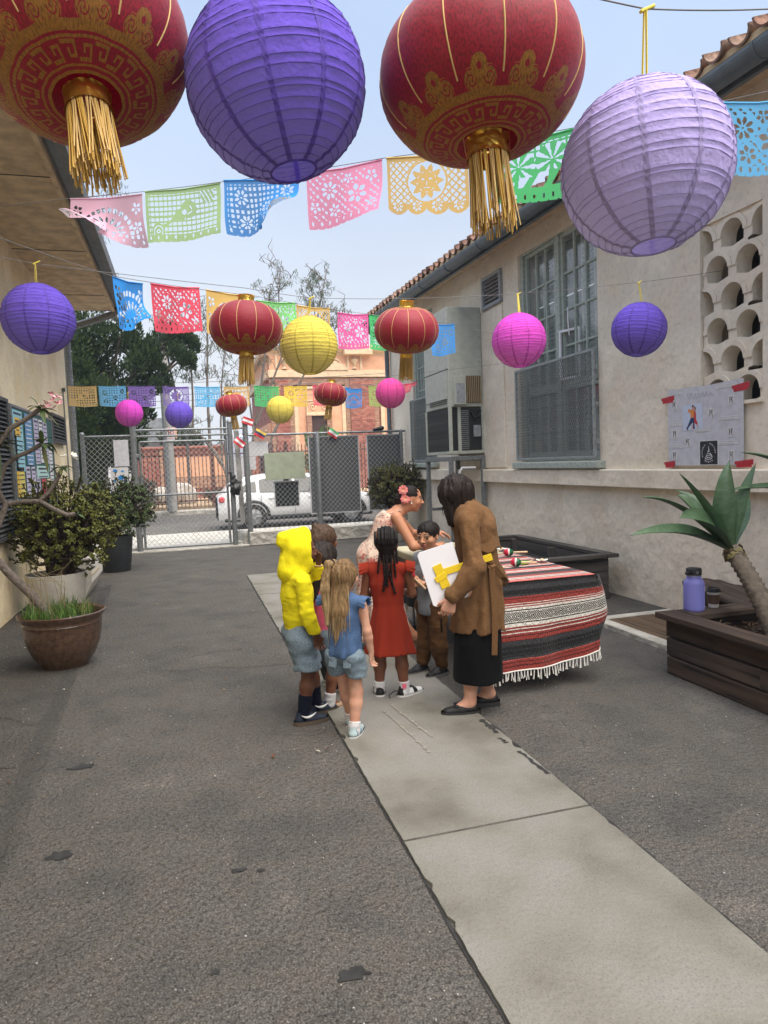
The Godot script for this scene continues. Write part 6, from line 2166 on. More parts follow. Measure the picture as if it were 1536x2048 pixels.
	for q in [["far yellow lantern", Vector3(1.56, 2.745, -11.61)], ["far magenta lantern", Vector3(-0.84, 2.80, -12.49)], ["far purple lantern", Vector3(-0.04, 2.745, -12.26)]]:
		ribbon("short yellow ribbon above the " + q[0], q[1], q[1] + Vector3(0, 0.12, 0))
func rosette_leaf(m: MB, p: Vector3, dir: Vector3, up: Vector3, l: float, w: float, thick := 0.3) -> void:
	var s := dir.cross(up).normalized() * w
	var u := s.cross(dir).normalized() * w * thick
	var q := [p, p + dir * l * 0.35 + s * 0.7 - u * 0.5, p + dir * l * 0.75 + s - u * 0.2, p + dir * l, p + dir * l * 0.75 - s - u * 0.2, p + dir * l * 0.35 - s * 0.7 - u * 0.5]
	var mid := p + dir * l * 0.6 + u
	for i in 6:
		m.face([q[i], q[(i + 1) % 6], mid], mid - u * 6.0)
func jade(called: String, label: String, at: Vector3, c: Vector3, r: Vector3, n: int, tones: Array, sd: int, pot: Callable) -> Node3D:
	rng.seed = sd
	var t := thing(called, label, "potted plant", at)
	var wd := mb()
	var lf := mb()
	var gap := noise(sd, 1.4, 2)
	for k in n:
		var d := Vector3(rng.randf_range(-1, 1), rng.randf_range(-0.85, 1), rng.randf_range(-1, 1)).normalized()
		var depth := pow(rng.randf(), 0.32)
		var lump := 1.0 + 0.32 * gap.get_noise_3dv(d * 1.6)
		var e := c + d * r * depth * lump
		if gap.get_noise_3dv(e * 2.4) < -0.30:
			continue
		if k % 9 == 0:
			var a := Vector3(rng.randf_range(-0.05, 0.05), c.y - r.y * 0.75, rng.randf_range(-0.05, 0.05))
			limb(wd, a, e - d * 0.03, 0.022, 0.006, 0.09, 5)
		var ax := (d + Vector3(0, 0.7, 0) + Vector3(rng.randf_range(-1, 1), rng.randf_range(-1, 1), rng.randf_range(-1, 1)) * 0.5).normalized()
		var side := ax.cross(Vector3(rng.randf(), rng.randf(), 0.3)).normalized()
		wd.tube([e - ax * 0.07, e], 0.006, 4, false)
		for q in 7:
			var a := TAU * q / 7.0 + rng.randf() * 0.6
			var out := (side.rotated(ax, a) + ax * rng.randf_range(0.1, 1.0)).normalized()
			lf.tint((tones[0] as Color).lerp(tones[1], 0.38) * rng.randf_range(0.92, 1.08))
			rosette_leaf(lf, e - ax * rng.randf_range(0.0, 0.045), out, ax, rng.randf_range(0.026, 0.044), rng.randf_range(0.011, 0.017))
	for k in 5:
		limb(wd, Vector3(rng.randf_range(-0.08, 0.08), c.y - r.y * 1.25, rng.randf_range(-0.08, 0.08)), c + Vector3(rng.randf_range(-0.5, 0.5) * r.x, rng.randf_range(-0.2, 0.3) * r.y, rng.randf_range(-0.5, 0.5) * r.z), 0.06, 0.02, 0.06, 6)
	part("stem", wd, M.bark_brown, t)
	stuff(part("foliage", lf, M.leaf_tinted, t))
	pot.call(t)
	return t
func pot_part(t: Node3D, prof: Array, mat: Material, soil_r: float, soil_y: float) -> void:
	part("pot", mb().lathe(prof, 40), mat, t)
	part("soil", mb().lathe([Vector2(soil_r, soil_y - 0.02), Vector2(soil_r * 0.6, soil_y + 0.012), Vector2(0, soil_y + 0.02)], 20), M.soil, t)
func strap_leaves(t: Node3D, tip: Vector3, ax: Vector3, n: int, l: float, w: float, sd: int) -> void:
	rng.seed = sd
	for k in n:
		var side := ax.cross(Vector3(0.3, 0.2, 1)).normalized().rotated(ax, TAU * k / n + rng.randf() * 0.7)
		var d := (side + ax * rng.randf_range(-0.2, 0.9)).normalized()
		var pts := PackedVector3Array()
		var len := l * rng.randf_range(0.6, 1.1)
		var s := d.cross(Vector3.UP).normalized()
		var droop := rng.randf_range(0.2, 0.7)
		for j in 8:
			var q := j / 7.0
			var c := tip + d * len * q - Vector3(0, droop * len * q * q, 0)
			var hw := w * sin(PI * (0.06 + 0.94 * q)) * (1.0 - 0.2 * q)
			for i in 5:
				var e := (i - 2) / 2.0
				pts.append(c + s * hw * e + Vector3(0, absf(e) * hw * 0.35, 0))
		part("leaf", mb().tint([Color(0.045, 0.075, 0.025), Color(0.07, 0.11, 0.035), Color(0.10, 0.11, 0.03)][k % 3]).grid(pts, 5, 8), M.leaf_tinted, t)
func plumeria() -> void:
	var t := thing("plumeria_pot", "brown glazed bowl pot with tall grass and a bare-branched plumeria, nearest on the left", "potted plant", Vector3(-1.06, 0, -6.32))
	pot_part(t, [Vector2(0, 0.0), Vector2(0.175, 0.0), Vector2(0.185, 0.02), Vector2(0.24, 0.09), Vector2(0.285, 0.2), Vector2(0.305, 0.31), Vector2(0.305, 0.36), Vector2(0.312, 0.372), Vector2(0.305, 0.385), Vector2(0.315, 0.41), Vector2(0.342, 0.44), Vector2(0.345, 0.455), Vector2(0.335, 0.462), Vector2(0.305, 0.452), Vector2(0.29, 0.40)], M.clay_glaze, 0.296, 0.40)
	rng.seed = 21
	var g := mb()
	for k in 620:
		var a := rng.randf() * TAU
		var r := 0.27 * sqrt(rng.randf())
		var p := Vector3(cos(a) * r - 0.03, 0.40, sin(a) * r)
		if rng.randf() < clampf((p.x - 0.05) * 3.0, 0.0, 0.85):
			continue
		var h := rng.randf_range(0.06, 0.19)
		var d := Vector3(rng.randf_range(-1, 1), 0, rng.randf_range(-1, 1)) * rng.randf_range(0.02, 0.12)
		var s := Vector3(rng.randf_range(-1, 1), 0, rng.randf_range(-1, 1)).normalized() * 0.0035
		var b := p + d * 0.35 + Vector3(0, h * 0.6, 0)
		g.tint(Color(0.05, 0.12, 0.02).lerp(Color(0.13, 0.22, 0.05), rng.randf()) if rng.randf() < 0.9 else Color(0.35, 0.28, 0.14))
		g.face([p - s, p + s, b + s * 0.8, b - s * 0.8], p - d - Vector3(0, 0.1, 0))
		g.face([b - s * 0.8, b + s * 0.8, p + d + Vector3(0, h, 0)], p - d - Vector3(0, 0.1, 0))
	for k in 16:
		var p := Vector3(rng.randf_range(-0.25, 0.1), 0.40, rng.randf_range(-0.15, 0.15))
		g.tint(Color(0.30, 0.24, 0.13))
		g.tube([p, p + Vector3(rng.randf_range(-0.12, 0.1), rng.randf_range(0.2, 0.42), rng.randf_range(-0.06, 0.1)), p + Vector3(rng.randf_range(-0.26, 0.2), rng.randf_range(0.3, 0.5), rng.randf_range(-0.06, 0.1))], 0.0022, 4)
	stuff(part("grass", g, M.leaf_tinted, t))
	var w := mb()
	var tr := [Vector3(-0.06, 0.38, 0.0), Vector3(-0.22, 0.62, 0), Vector3(-0.36, 0.80, 0.02), Vector3(-0.48, 0.97, 0.03), Vector3(-0.50, 1.08, 0.03), Vector3(-0.42, 1.21, 0.02), Vector3(-0.355, 1.38, 0)]
	w.tube(tr, [0.042, 0.036, 0.033, 0.031, 0.029, 0.026, 0.024], 10)
	var brs := [[[Vector3(-0.355, 1.38, 0), Vector3(-0.22, 1.395, 0.01), Vector3(-0.10, 1.39, 0.01), Vector3(0.0, 1.32, 0.02), Vector3(0.10, 1.265, 0.03), Vector3(0.17, 1.27, 0.03)], 0.019], [[Vector3(-0.11, 1.39, 0.01), Vector3(-0.02, 1.47, 0.0), Vector3(0.06, 1.60, 0.0), Vector3(0.08, 1.66, 0.0)], 0.016],
		[[Vector3(-0.36, 1.38, 0), Vector3(-0.40, 1.50, 0.02), Vector3(-0.34, 1.69, 0.03), Vector3(-0.25, 1.76, 0.02), Vector3(-0.15, 1.80, 0.02), Vector3(-0.05, 1.86, 0.02)], 0.018], [[Vector3(-0.50, 1.66, 0.0), Vector3(-0.38, 1.84, 0.04), Vector3(-0.28, 1.98, 0.05), Vector3(-0.15, 2.06, 0.05), Vector3(-0.04, 2.14, 0.05)], 0.021], [[Vector3(-0.355, 1.38, 0), Vector3(-0.45, 1.5, 0.0), Vector3(-0.50, 1.66, 0)], 0.02]]
	for b in brs:
		w.tube(b[0], b[1], 8)
	part("trunk", w, M.bark_pale, t)
	strap_leaves(t, Vector3(-0.04, 2.14, 0.05), Vector3(0.6, 0.8, 0), 9, 0.2, 0.022, 31)
	strap_leaves(t, Vector3(-0.38, 1.86, 0.06), Vector3(0.3, 0.5, 0.8).normalized(), 12, 0.24, 0.024, 32)
	strap_leaves(t, Vector3(-0.05, 1.86, 0.02), Vector3(0.8, 0.3, 0.3).normalized(), 9, 0.18, 0.022, 33)
	strap_leaves(t, Vector3(0.08, 1.66, 0), Vector3(0.2, 1, 0).normalized(), 8, 0.12, 0.02, 34)
	strap_leaves(t, Vector3(0.17, 1.27, 0.03), Vector3(1, 0.5, 0).normalized(), 5, 0.1, 0.018, 35)
	rng.seed = 36
	for q in [[Vector3(0.03, 2.19, 0.05), 13, Color(0.72, 0.22, 0.34), Color(0.82, 0.62, 0.58)], [Vector3(0.12, 1.73, 0.02), 3, Color(0.75, 0.72, 0.62), Color(0.8, 0.78, 0.7)]]:
		for k in q[1]:
			var c: Vector3 = q[0] + Vector3(rng.randf_range(-0.07, 0.08), rng.randf_range(-0.05, 0.07), rng.randf_range(-0.05, 0.05))
			var ax := Vector3(rng.randf_range(-0.6, 0.6), 0.7, rng.randf_range(-0.2, 1)).normalized()
			var fl := mb()
			for e in 5:
				var d := ax.cross(Vector3(0.2, 0.1, 1)).normalized().rotated(ax, TAU * e / 5.0)
				fl.tint((q[2] as Color).lerp(q[3], rng.randf()))
				rosette_leaf(fl, c, (d + ax * 0.45).normalized(), ax, 0.034, 0.013, 0.2)
			part("flower", fl, M.petal, t)
func agave(label: String, at: Vector3, base: Vector3, head: Vector3, leaves: Array) -> void:
	var t := thing("agave", label, "agave", at)
	var pts := []
	var rad := []
	for i in 60:
		var q := i / 59.0
		pts.append(base.lerp(head, q) + Vector3(0, 0, 0.05 * sin(q * PI)))
		rad.append(lerpf(0.072, 0.056, q) + (0.005 if i % 3 == 0 else -0.002 * (i % 3)))
	part("trunk", mb().tube(pts, rad, 20), M.bark_grey, t)
	rng.seed = 9
	var ax := (head - base).normalized()
	var hs := mb()
	for k in 26:
		var a := rng.randf() * TAU
		var o := ax.cross(Vector3.RIGHT).normalized().rotated(ax, a)
		var c := head - ax * rng.randf_range(-0.02, 0.09) + o * 0.056
		var s := ax.cross(o).normalized()
		hs.tint(Color(0.34, 0.29, 0.12).lerp(Color(0.12, 0.10, 0.06), rng.randf()))
		hs.face([c - s * 0.03, c + s * 0.03 + ax * 0.008, c + s * 0.02 + o * 0.018 - ax * 0.03, c - s * 0.025 + o * 0.014 - ax * 0.022], c - o)
	part("dry_husk", hs, M.chip_stone, t)
	for q in leaves:
		var mid: Vector3 = q[0]
		var tip: Vector3 = q[1]
		var w: float = q[2] * 1.2
		var root: Vector3 = head + (mid - head).normalized() * 0.03
		var up: Vector3 = q[3]
		var n := 17
		var m := 9
		var both := mb()
		for face_side in [1.0, -1.0]:
			var g := PackedVector3Array()
			for j in n:
				var s := j / float(n - 1)
				var c := root.bezier_interpolate(root.lerp(mid, 0.6), mid + (mid - root) * 0.25, tip, s)
				var c2 := root.bezier_interpolate(root.lerp(mid, 0.6), mid + (mid - root) * 0.25, tip, minf(s + 0.02, 1.0))
				var d := (c2 - c).normalized() if s < 0.98 else (tip - mid).normalized()
				var sd := d.cross(up).normalized()
				var u := sd.cross(d).normalized()
				var hw := w * (0.42 + 0.58 * smoothstep(0.0, 0.5, s)) * pow(maxf(1.0 - pow(s, 2.6), 0.0), 0.8) + 0.0012
				for i in m:
					var e := (i / float(m - 1)) * 2.0 - 1.0
					var th := 0.022 * (1.0 - s * 0.85) * (1.0 - e * e)
					g.append(c + sd * hw * e + u * (hw * 0.42 * e * e + th * face_side * (0.35 if face_side > 0 else 1.0)))
			both.grid(g, m, n, 1, 1, false, face_side < 0.0)
		part("leaf", both, M.agave_skin, t)
		part("spine", mb().tube([tip - (tip - mid).normalized() * 0.006, tip + (tip - mid).normalized() * 0.012], [0.002, 0.0005], 5), M.bark_brown, t)
func plank(t: Node3D, at: Vector3, size: Vector3, mat: Material, turn := Basis(), label := "") -> void:
	var m := mb()
	var axis := 0 if size.x >= size.y and size.x >= size.z else 2 if size.z >= size.y else 1
	var fn := noise(int(absf(at.x * 31 + at.z * 57 + at.y * 91)) + 1, 3.0, 3)
	var n := maxi(2, int(size[axis] / 0.06))
	var o1 := (axis + 1) % 3
	var o2 := (axis + 2) % 3
	var pts := PackedVector3Array()
	var ring := [[-1, -1, 0], [-0.94, -1, 0], [0.94, -1, 0], [1, -0.9, 0], [1, 0.9, 0], [0.94, 1, 0], [-0.94, 1, 0], [-1, 0.9, 0], [-1, -0.9, 0]]
	for j in n + 1:
		var s := float(j) / n - 0.5
		for i in 9:
			var p := Vector3.ZERO
			p[axis] = s * size[axis]
			p[o1] = ring[i][0] * size[o1] / 2 * (1.0 + 0.02 * fn.get_noise_2d(s * size[axis] * 2.0, i % 8))
			p[o2] = ring[i][1] * size[o2] / 2 * (1.0 + 0.03 * fn.get_noise_2d(s * size[axis] * 2.5 + 20, i % 8))
			pts.append(at + turn * p)
	m.grid(pts, 9, n + 1, 2.0 * (size[o1] + size[o2]), size[axis], true, false)
	for e in [0, n]:
		var r := []
		for i in 8:
			r.append(pts[e * 9 + i])
		m.face(r, at)
	for i in m.uv.size():
		m.uv[i] += Vector2(at.x * 3.1 + at.y * 7.7, at.z * 1.3 + at.y * 2.9)
	part("plank", m, mat, t, label)
func planters() -> void:
	var t := thing("wooden_planter", "dark weathered wooden planter in the right foreground holding the agave", "planter", Vector3(3.26, 0, -4.24))
	for k in 3:
		var y := 0.065 + k * 0.133
		plank(t, Vector3(0.02 + 0.006 * k, y, 1.7), Vector3(0.045, 0.124, 3.36 + 0.02 * k), M[["old_wood_worn", "old_wood", "old_wood_brown"][k]], Basis(), "rotted lowest board with a splintered edge" if k == 0 else "")
		plank(t, Vector3(0.66, y, 0.02), Vector3(1.22, 0.124, 0.044), M[["old_wood_worn", "old_wood_brown", "old_wood"][k]])
		plank(t, Vector3(1.26, y, 1.7), Vector3(0.045, 0.128, 3.36), M.old_wood)
	plank(t, Vector3(0.03, 0.422, 1.66), Vector3(0.17, 0.04, 3.40), M.old_wood_brown, Basis(Vector3.UP, 0.0))
	plank(t, Vector3(0.66, 0.4225, 0.07), Vector3(1.08, 0.04, 0.2), M.old_wood)
	plank(t, Vector3(1.24, 0.424, 1.62), Vector3(0.14, 0.04, 3.3), M.old_wood)
	plank(t, Vector3(1.02, 0.40, -0.52), Vector3(0.34, 0.035, 1.06), M.old_wood, Basis(Vector3.UP, -0.30))
	plank(t, Vector3(1.25, 0.22, -0.55), Vector3(0.04, 0.40, 1.08), M.old_wood)
	var soil := PackedVector3Array()
	var fn := noise(5, 1.5, 4)
	for j in 34:
		for i in 16:
			var x := 0.05 + 1.18 * i / 15.0
			var z := 0.06 + 3.2 * j / 33.0
			soil.append(Vector3(x, 0.31 + 0.05 * fn.get_noise_2d(x * 2.5, z * 2.5) + 0.02 * fn.get_noise_2d(x * 11, z * 11), z))
	part("soil", mb().grid(soil, 16, 34, 1, 1, false, true), M.soil, t)
	rng.seed = 44
	var ch := mb()
	for k in 900:
		var p := Vector3(rng.randf_range(0.1, 1.2), 0.335 + rng.randf_range(-0.02, 0.02), rng.randf_range(0.15, 1.6))
		ch.tint(Color(0.13, 0.075, 0.045).lerp(Color(0.035, 0.022, 0.016), rng.randf()))
		ch.box(p, Vector3(rng.randf_range(0.01, 0.04), 0.006, rng.randf_range(0.006, 0.014)), 0.0, Basis.from_euler(Vector3(rng.randf_range(-0.5, 0.5), rng.randf() * TAU, rng.randf_range(-0.5, 0.5))))
	for k in 34:
		var p := Vector3(rng.randf_range(0.1, 1.1), 0.33, rng.randf_range(0.2, 1.2))
		var e := p + Vector3(rng.randf_range(-0.12, 0.12), rng.randf_range(0.01, 0.1), rng.randf_range(-0.1, 0.1))
		ch.tint(Color(0.20, 0.15, 0.10))
		ch.tube([p, p.lerp(e, 0.5) + Vector3(0, 0.03, 0), e], 0.0025, 4)
	stuff(part("bark_mulch", ch, M.chip_stone, t))
	var b := thing("wooden_planter", "grey empty wooden planter box against the wall behind the serape table", "planter", Vector3(3.55, 0, -8.9))
	for k in 3:
		var y := 0.08 + k * 0.15
		plank(b, Vector3(0.42, y, 2.22), Vector3(0.86, 0.145, 0.045), M.grey_wood)
		plank(b, Vector3(0.42, y, 0.02), Vector3(0.86, 0.145, 0.045), M.grey_wood)
		plank(b, Vector3(0.015, y, 1.12), Vector3(0.045, 0.145, 2.14), M.grey_wood)
		plank(b, Vector3(0.84, y, 1.12), Vector3(0.045, 0.145, 2.14), M.grey_wood)
	plank(b, Vector3(0.88, 0.482, 1.12), Vector3(0.13, 0.04, 2.36), M.grey_wood)
	plank(b, Vector3(-0.01, 0.482, 1.12), Vector3(0.13, 0.04, 2.36), M.grey_wood)
	plank(b, Vector3(0.43, 0.483, 2.235), Vector3(0.74, 0.04, 0.13), M.grey_wood)
	plank(b, Vector3(0.43, 0.483, 0.0), Vector3(0.74, 0.04, 0.13), M.grey_wood)
	for q in [[0.06, 0.08], [0.79, 0.08], [0.06, 2.15], [0.79, 2.15], [0.79, 1.1]]:
		part("corner_post", mb().box(Vector3(q[0], 0.23, q[1]), Vector3(0.08, 0.45, 0.08), 0.006), M.grey_wood, b)
	part("soil", mb().box(Vector3(0.42, 0.13, 1.12), Vector3(0.78, 0.26, 2.1)), M.soil, b)
	var h := thing("wooden_hatch", "wooden hatch boards framed by a pale concrete kerb beside the planter", "hatch", Vector3(3.62, 0, -5.80))
	part("kerb", mb().box(Vector3(0.055, 0.02, 0.75), Vector3(0.11, 0.055, 1.5), 0.008), M.pale_concrete, h)
	part("kerb", mb().box(Vector3(0.50, 0.02, 0.05), Vector3(0.77, 0.054, 0.10), 0.008), M.pale_concrete, h)
	for k in 5:
		plank(h, Vector3(0.20 + k * 0.155, 0.018, 0.8), Vector3(0.148, 0.04, 1.38), M.hatch_wood)
	agave("big grey-green agave on a leaning ringed trunk in the foreground planter", Vector3(3.62, 0.3, -3.70), Vector3(0.02, -0.02, 0.1), Vector3(0.0, 0.60, -0.3), [
		[Vector3(-0.38, 0.77, -0.28), Vector3(-0.82, 0.75, -0.28), 0.062, Vector3(0.1, 0.9, 0.5)], [Vector3(-0.33, 0.91, -0.36), Vector3(-0.66, 0.99, -0.36), 0.05, Vector3(0.3, 1, 0.2)], [Vector3(-0.27, 0.83, -0.22), Vector3(-0.53, 0.86, -0.16), 0.09, Vector3(0.45, 0.7, 0.55)],
		[Vector3(-0.19, 0.88, -0.30), Vector3(-0.43, 1.14, -0.28), 0.05, Vector3(0.7, 0.6, 0.1)], [Vector3(-0.10, 0.92, -0.24), Vector3(-0.03, 1.21, -0.28), 0.08, Vector3(0.35, 0.1, -0.95)], [Vector3(0.07, 0.88, -0.30), Vector3(0.21, 1.18, -0.30), 0.052, Vector3(-0.8, 0.3, 0.3)],
		[Vector3(-0.20, 0.90, -0.44), Vector3(-0.26, 0.98, -0.52), 0.06, Vector3(0.2, 0.6, 0.7)], [Vector3(0.04, 0.90, -0.38), Vector3(0.10, 1.10, -0.44), 0.06, Vector3(-0.2, 0.2, 1)], [Vector3(0.20, 0.80, -0.42), Vector3(0.42, 0.94, -0.6), 0.06, Vector3(-0.4, 0.8, 0.3)], [Vector3(0.0, 0.86, -0.52), Vector3(-0.06, 1.0, -0.8), 0.06, Vector3(0, 0.8, 0.6)]])
	agave("second agave whose two leaf tips reach in at the right edge above the planter", Vector3(4.32, 0.3, -3.45), Vector3(0, -0.02, 0), Vector3(0.0, 0.90, -0.35), [
		[Vector3(-0.24, 1.16, -0.48), Vector3(-0.63, 1.265, -0.52), 0.055, Vector3(0.2, 1, 0.3)], [Vector3(-0.25, 1.02, -0.5), Vector3(-0.72, 1.01, -0.55), 0.045, Vector3(0.1, 1, 0.5)], [Vector3(0.0, 1.2, -0.3), Vector3(0.05, 1.5, -0.2), 0.06, Vector3(0.2, 0.1, -1)], [Vector3(0.06, 1.15, -0.55), Vector3(0.1, 1.42, -0.7), 0.06, Vector3(-0.2, 0.1, 1)], [Vector3(0.14, 1.1, -0.2), Vector3(0.2, 1.3, 0.1), 0.055, Vector3(-0.3, 1, 0.0)]])
func small_things() -> void:
	var b := thing("water_bottle", "lilac insulated water bottle with black flip cap on the planter rim", "water bottle", Vector3(3.475, 0.444, -4.20))
	part("bottle", mb().lathe([Vector2(0, 0), Vector2(0.066, 0.0), Vector2(0.071, 0.008), Vector2(0.072, 0.02), Vector2(0.072, 0.19), Vector2(0.069, 0.207), Vector2(0.060, 0.223), Vector2(0.051, 0.231), Vector2(0.050, 0.236), Vector2(0.050, 0.252)], 36), M.bottle_lilac, b)
	part("steel_neck", mb().lathe([Vector2(0.051, 0.252), Vector2(0.051, 0.258)], 30), M.alloy, b)
	var cp := part("cap", mb().lathe([Vector2(0.052, 0.258), Vector2(0.053, 0.30), Vector2(0.048, 0.306), Vector2(0, 0.306)], 30), M.plastic_black, b)
	part("spout_lever", mb().box(Vector3(-0.056, 0.275, 0.015), Vector3(0.05, 0.02, 0.03), 0.006), M.plastic_black, cp)
	part("pivot", mb().lathe([Vector2(0.012, 0.0), Vector2(0.012, 0.004), Vector2(0, 0.004)], 14, Transform3D(Basis(Vector3.RIGHT, PI / 2), Vector3(-0.012, 0.28, 0.050))), M.alloy, cp)
	var logo := mb()
	var lx := Basis(Vector3.UP, 0.75)
	for q in [[0, 0.176, 0.004, 0.004], [0, 0.162, 0.004, 0.014], [-0.005, 0.168, 0.010, 0.003], [0.005, 0.168, 0.010, 0.003], [-0.004, 0.149, 0.004, 0.014], [0.004, 0.149, 0.004, 0.014]]:
		logo.box(lx * Vector3(q[0], q[1], 0.0732), Vector3(q[2], q[3], 0.001), 0.0, lx * Basis(Vector3.BACK, q[0] * 60.0))
	part("logo_mark", logo, M.white_print, b)
	part("name_line", mb().box(lx * Vector3(0, 0.03, 0.0727), Vector3(0.03, 0.003, 0.001), 0.0, lx), M.white_print, b)
	var c := thing("coffee_cup", "small paper coffee cup with brown sleeve and black lid beside the lilac bottle", "cup", Vector3(3.665, 0.444, -4.225))
	part("paper_cup", mb().lathe([Vector2(0, 0.0), Vector2(0.034, 0.0), Vector2(0.046, 0.118), Vector2(0.048, 0.122)], 28), M.cup_white, c)
	part("sleeve", mb().lathe([Vector2(0.0375, 0.026), Vector2(0.0448, 0.096), Vector2(0.043, 0.0961)], 28), M.kraft, c)
	part("lid", mb().lathe([Vector2(0.048, 0.114), Vector2(0.0505, 0.116), Vector2(0.0505, 0.124), Vector2(0.046, 0.126), Vector2(0.043, 0.139), Vector2(0.038, 0.140), Vector2(0.036, 0.135), Vector2(0, 0.134)], 28), M.plastic_black, c)
func poster() -> void:
	var t := thing("dance_poster", "pale poster board with a dancing couple held by red tape on the stucco wall", "poster", Vector3(4.60, 1.45, -5.40))
	var xf := Transform3D(Basis(Vector3(0, 0, 1), Vector3.UP, Vector3(-1, 0, 0)), Vector3(0, 0, 0))
	var W := 0.96
	var H := 0.735
	var put := func(called: String, m: MB, mat: Material, host: Node3D, label := "") -> MeshInstance3D:
		return part(called, mb().add(m, xf), mat, host, label)
	put.call("board", mb().extrude(PackedVector2Array([Vector2(-W / 2, 0), Vector2(W / 2, 0), Vector2(W / 2, H), Vector2(0.1, H - 0.012), Vector2(-W / 2, H - 0.004)]), 0.012, 0.018), M.board_paper, t)
	var at := func(px: float, py: float) -> Vector3:
		return Vector3((px - 0.5) * W, (1.0 - py) * H, 0.019)
	for q in [[0.10, 0.13, 0.18, -0.06, "upper left"], [0.865, 0.10, 0.19, -0.06, "upper right"], [0.12, 0.985, 0.15, 0.02, "lower left"], [0.90, 0.985, 0.2, 0.02, "lower right"]]:
		var p: Vector3 = at.call(q[0] - (0.10 if q[0] < 0.5 else -0.11), q[1])
		var tp := mb()
		for k in 3:
			tp.box(p + Vector3(0.008 * (k % 2), (k - 1) * 0.017, 0.002 + 0.0008 * k), Vector3(q[2] * (0.85 + 0.1 * k), 0.026, 0.0006), 0.0, Basis(Vector3.BACK, 0.06 + 0.03 * (k - 1)))
		put.call("red_tape", tp, M.red_tape, t, "red tape strips at the poster's %s corner" % q[4])
	for q in [[0.12, 0.055, 0.20], [0.80, 0.06, 0.25], [0.11, 0.46, 0.19], [0.82, 0.44, 0.24], [0.12, 0.75, 0.18], [0.82, 0.73, 0.23], [0.49, 0.555, 0.21]]:
		var c := put.call("caption_strip", mb().box(at.call(q[0], q[1]) as Vector3 + Vector3(0, 0, 0.001), Vector3(q[2] * W, 0.035, 0.001)), M.paper, t) as MeshInstance3D
		for k in 2:
			put.call("text_line", mb().box(at.call(q[0], q[1]) as Vector3 + Vector3(-0.01 * k, 0.008 - 0.016 * k, 0.0018), Vector3(q[2] * W * (0.9 - 0.12 * k), 0.004, 0.0006)), M.grey_print, c)
	var si := 0
	for q in [[0.095, 0.21], [0.10, 0.585], [0.095, 0.865], [0.61, 0.36], [0.285, 0.70], [0.86, 0.235], [0.855, 0.61], [0.86, 0.88]]:
		si += 1
		var ctr: Vector3 = at.call(q[0], q[1])
		var wide := 0.075
		var bs := Basis(Vector3.BACK, [0.0, 0.7, 0.3][si % 3] if q[0] > 0.2 and q[0] < 0.7 else 0.04)
		var cp := put.call("dancer_cutout", mb().box(ctr + Vector3(0, 0, 0.001), Vector3(wide, 0.085, 0.0012), 0.0, bs), M.paper, t) as MeshInstance3D
		var fig := mb()
		var z := Vector3(0, 0, 0.0022)
		for s in [-1.0, 1.0]:
			var o := Vector3(s * 0.012, 0, 0)
			fig.tube([ctr + z + o + Vector3(0, 0.028, 0), ctr + z + o * 1.1 + Vector3(0, 0.03, 0)], 0.005, 6)
			fig.tube([ctr + z + o + Vector3(0, 0.022, 0), ctr + z + o * 0.8], [0.005, 0.007], 6, true, 0.2)
			fig.tube([ctr + z + o * 0.8, ctr + z + o * (1.3 + 0.2 * (si % 3)) + Vector3(0, -0.018, 0), ctr + z + o * 1.0 + Vector3(0.004 * s, -0.034, 0)], [0.005, 0.003, 0.0022], 5, true, 0.3)
			fig.tube([ctr + z + o + Vector3(0, 0.018, 0), ctr + z + Vector3(s * (0.02 + 0.008 * (si % 2)), 0.026, 0), ctr + z + Vector3(s * 0.004, 0.02 + 0.01 * (si % 2), 0)], 0.0022, 5, true, 0.3)
		put.call("dancer_print", fig, M.black_print, cp)
	var pc: Vector3 = at.call(0.36, 0.39)
	var pic := put.call("couple_picture", mb().box(pc + Vector3(0, 0, 0.001), Vector3(0.26, 0.235, 0.0012), 0.0, Basis(Vector3.BACK, 0.03)), M.sky_print, t) as MeshInstance3D
	var k := 0.235
	var shape := func(pts: Array, z: float) -> MB:
		var p := PackedVector2Array()
		for e in pts:
			p.append(Vector2(pc.x + e[0] * k, pc.y + e[1] * k))
		return mb().extrude(p, pc.z + z, pc.z + z + 0.0004)
	put.call("red_dress_print", shape.call([[0.05, 0.28], [0.16, 0.24], [0.2, 0.1], [0.2, -0.1], [0.3, -0.26], [0.2, -0.3], [0.06, -0.18], [0.08, 0.0], [0.02, 0.12]], 0.002), M.red_print, pic)
	put.call("leg_print", shape.call([[0.2, -0.24], [0.28, -0.24], [0.33, -0.46], [0.29, -0.46]], 0.0019), M.skin_print, pic)
	put.call("leg_print", shape.call([[0.04, -0.24], [0.12, -0.26], [0.0, -0.46], [-0.06, -0.44]], 0.0019), M.skin_print, pic)
	put.call("trousers_print", shape.call([[-0.1, -0.02], [0.08, -0.02], [0.1, -0.2], [0.13, -0.46], [0.04, -0.47], [0.02, -0.2], [-0.2, -0.36], [-0.3, -0.5], [-0.36, -0.44], [-0.26, -0.3]], 0.0026), M.blue_print, pic)
	put.call("orange_shirt_print", shape.call([[-0.1, -0.02], [0.08, 0.0], [0.1, 0.26], [0.02, 0.3], [-0.12, 0.3], [-0.2, 0.36], [-0.26, 0.24], [-0.1, 0.16]], 0.003), M.orange_print, pic)
	put.call("face_print", shape.call([[-0.02, 0.30], [0.06, 0.28], [0.1, 0.36], [0.06, 0.44], [-0.01, 0.42]], 0.0034), M.skin_print, pic)
	put.call("face_print", shape.call([[0.08, 0.28], [0.15, 0.26], [0.17, 0.34], [0.13, 0.38], [0.08, 0.36]], 0.0037), M.skin_print, pic)
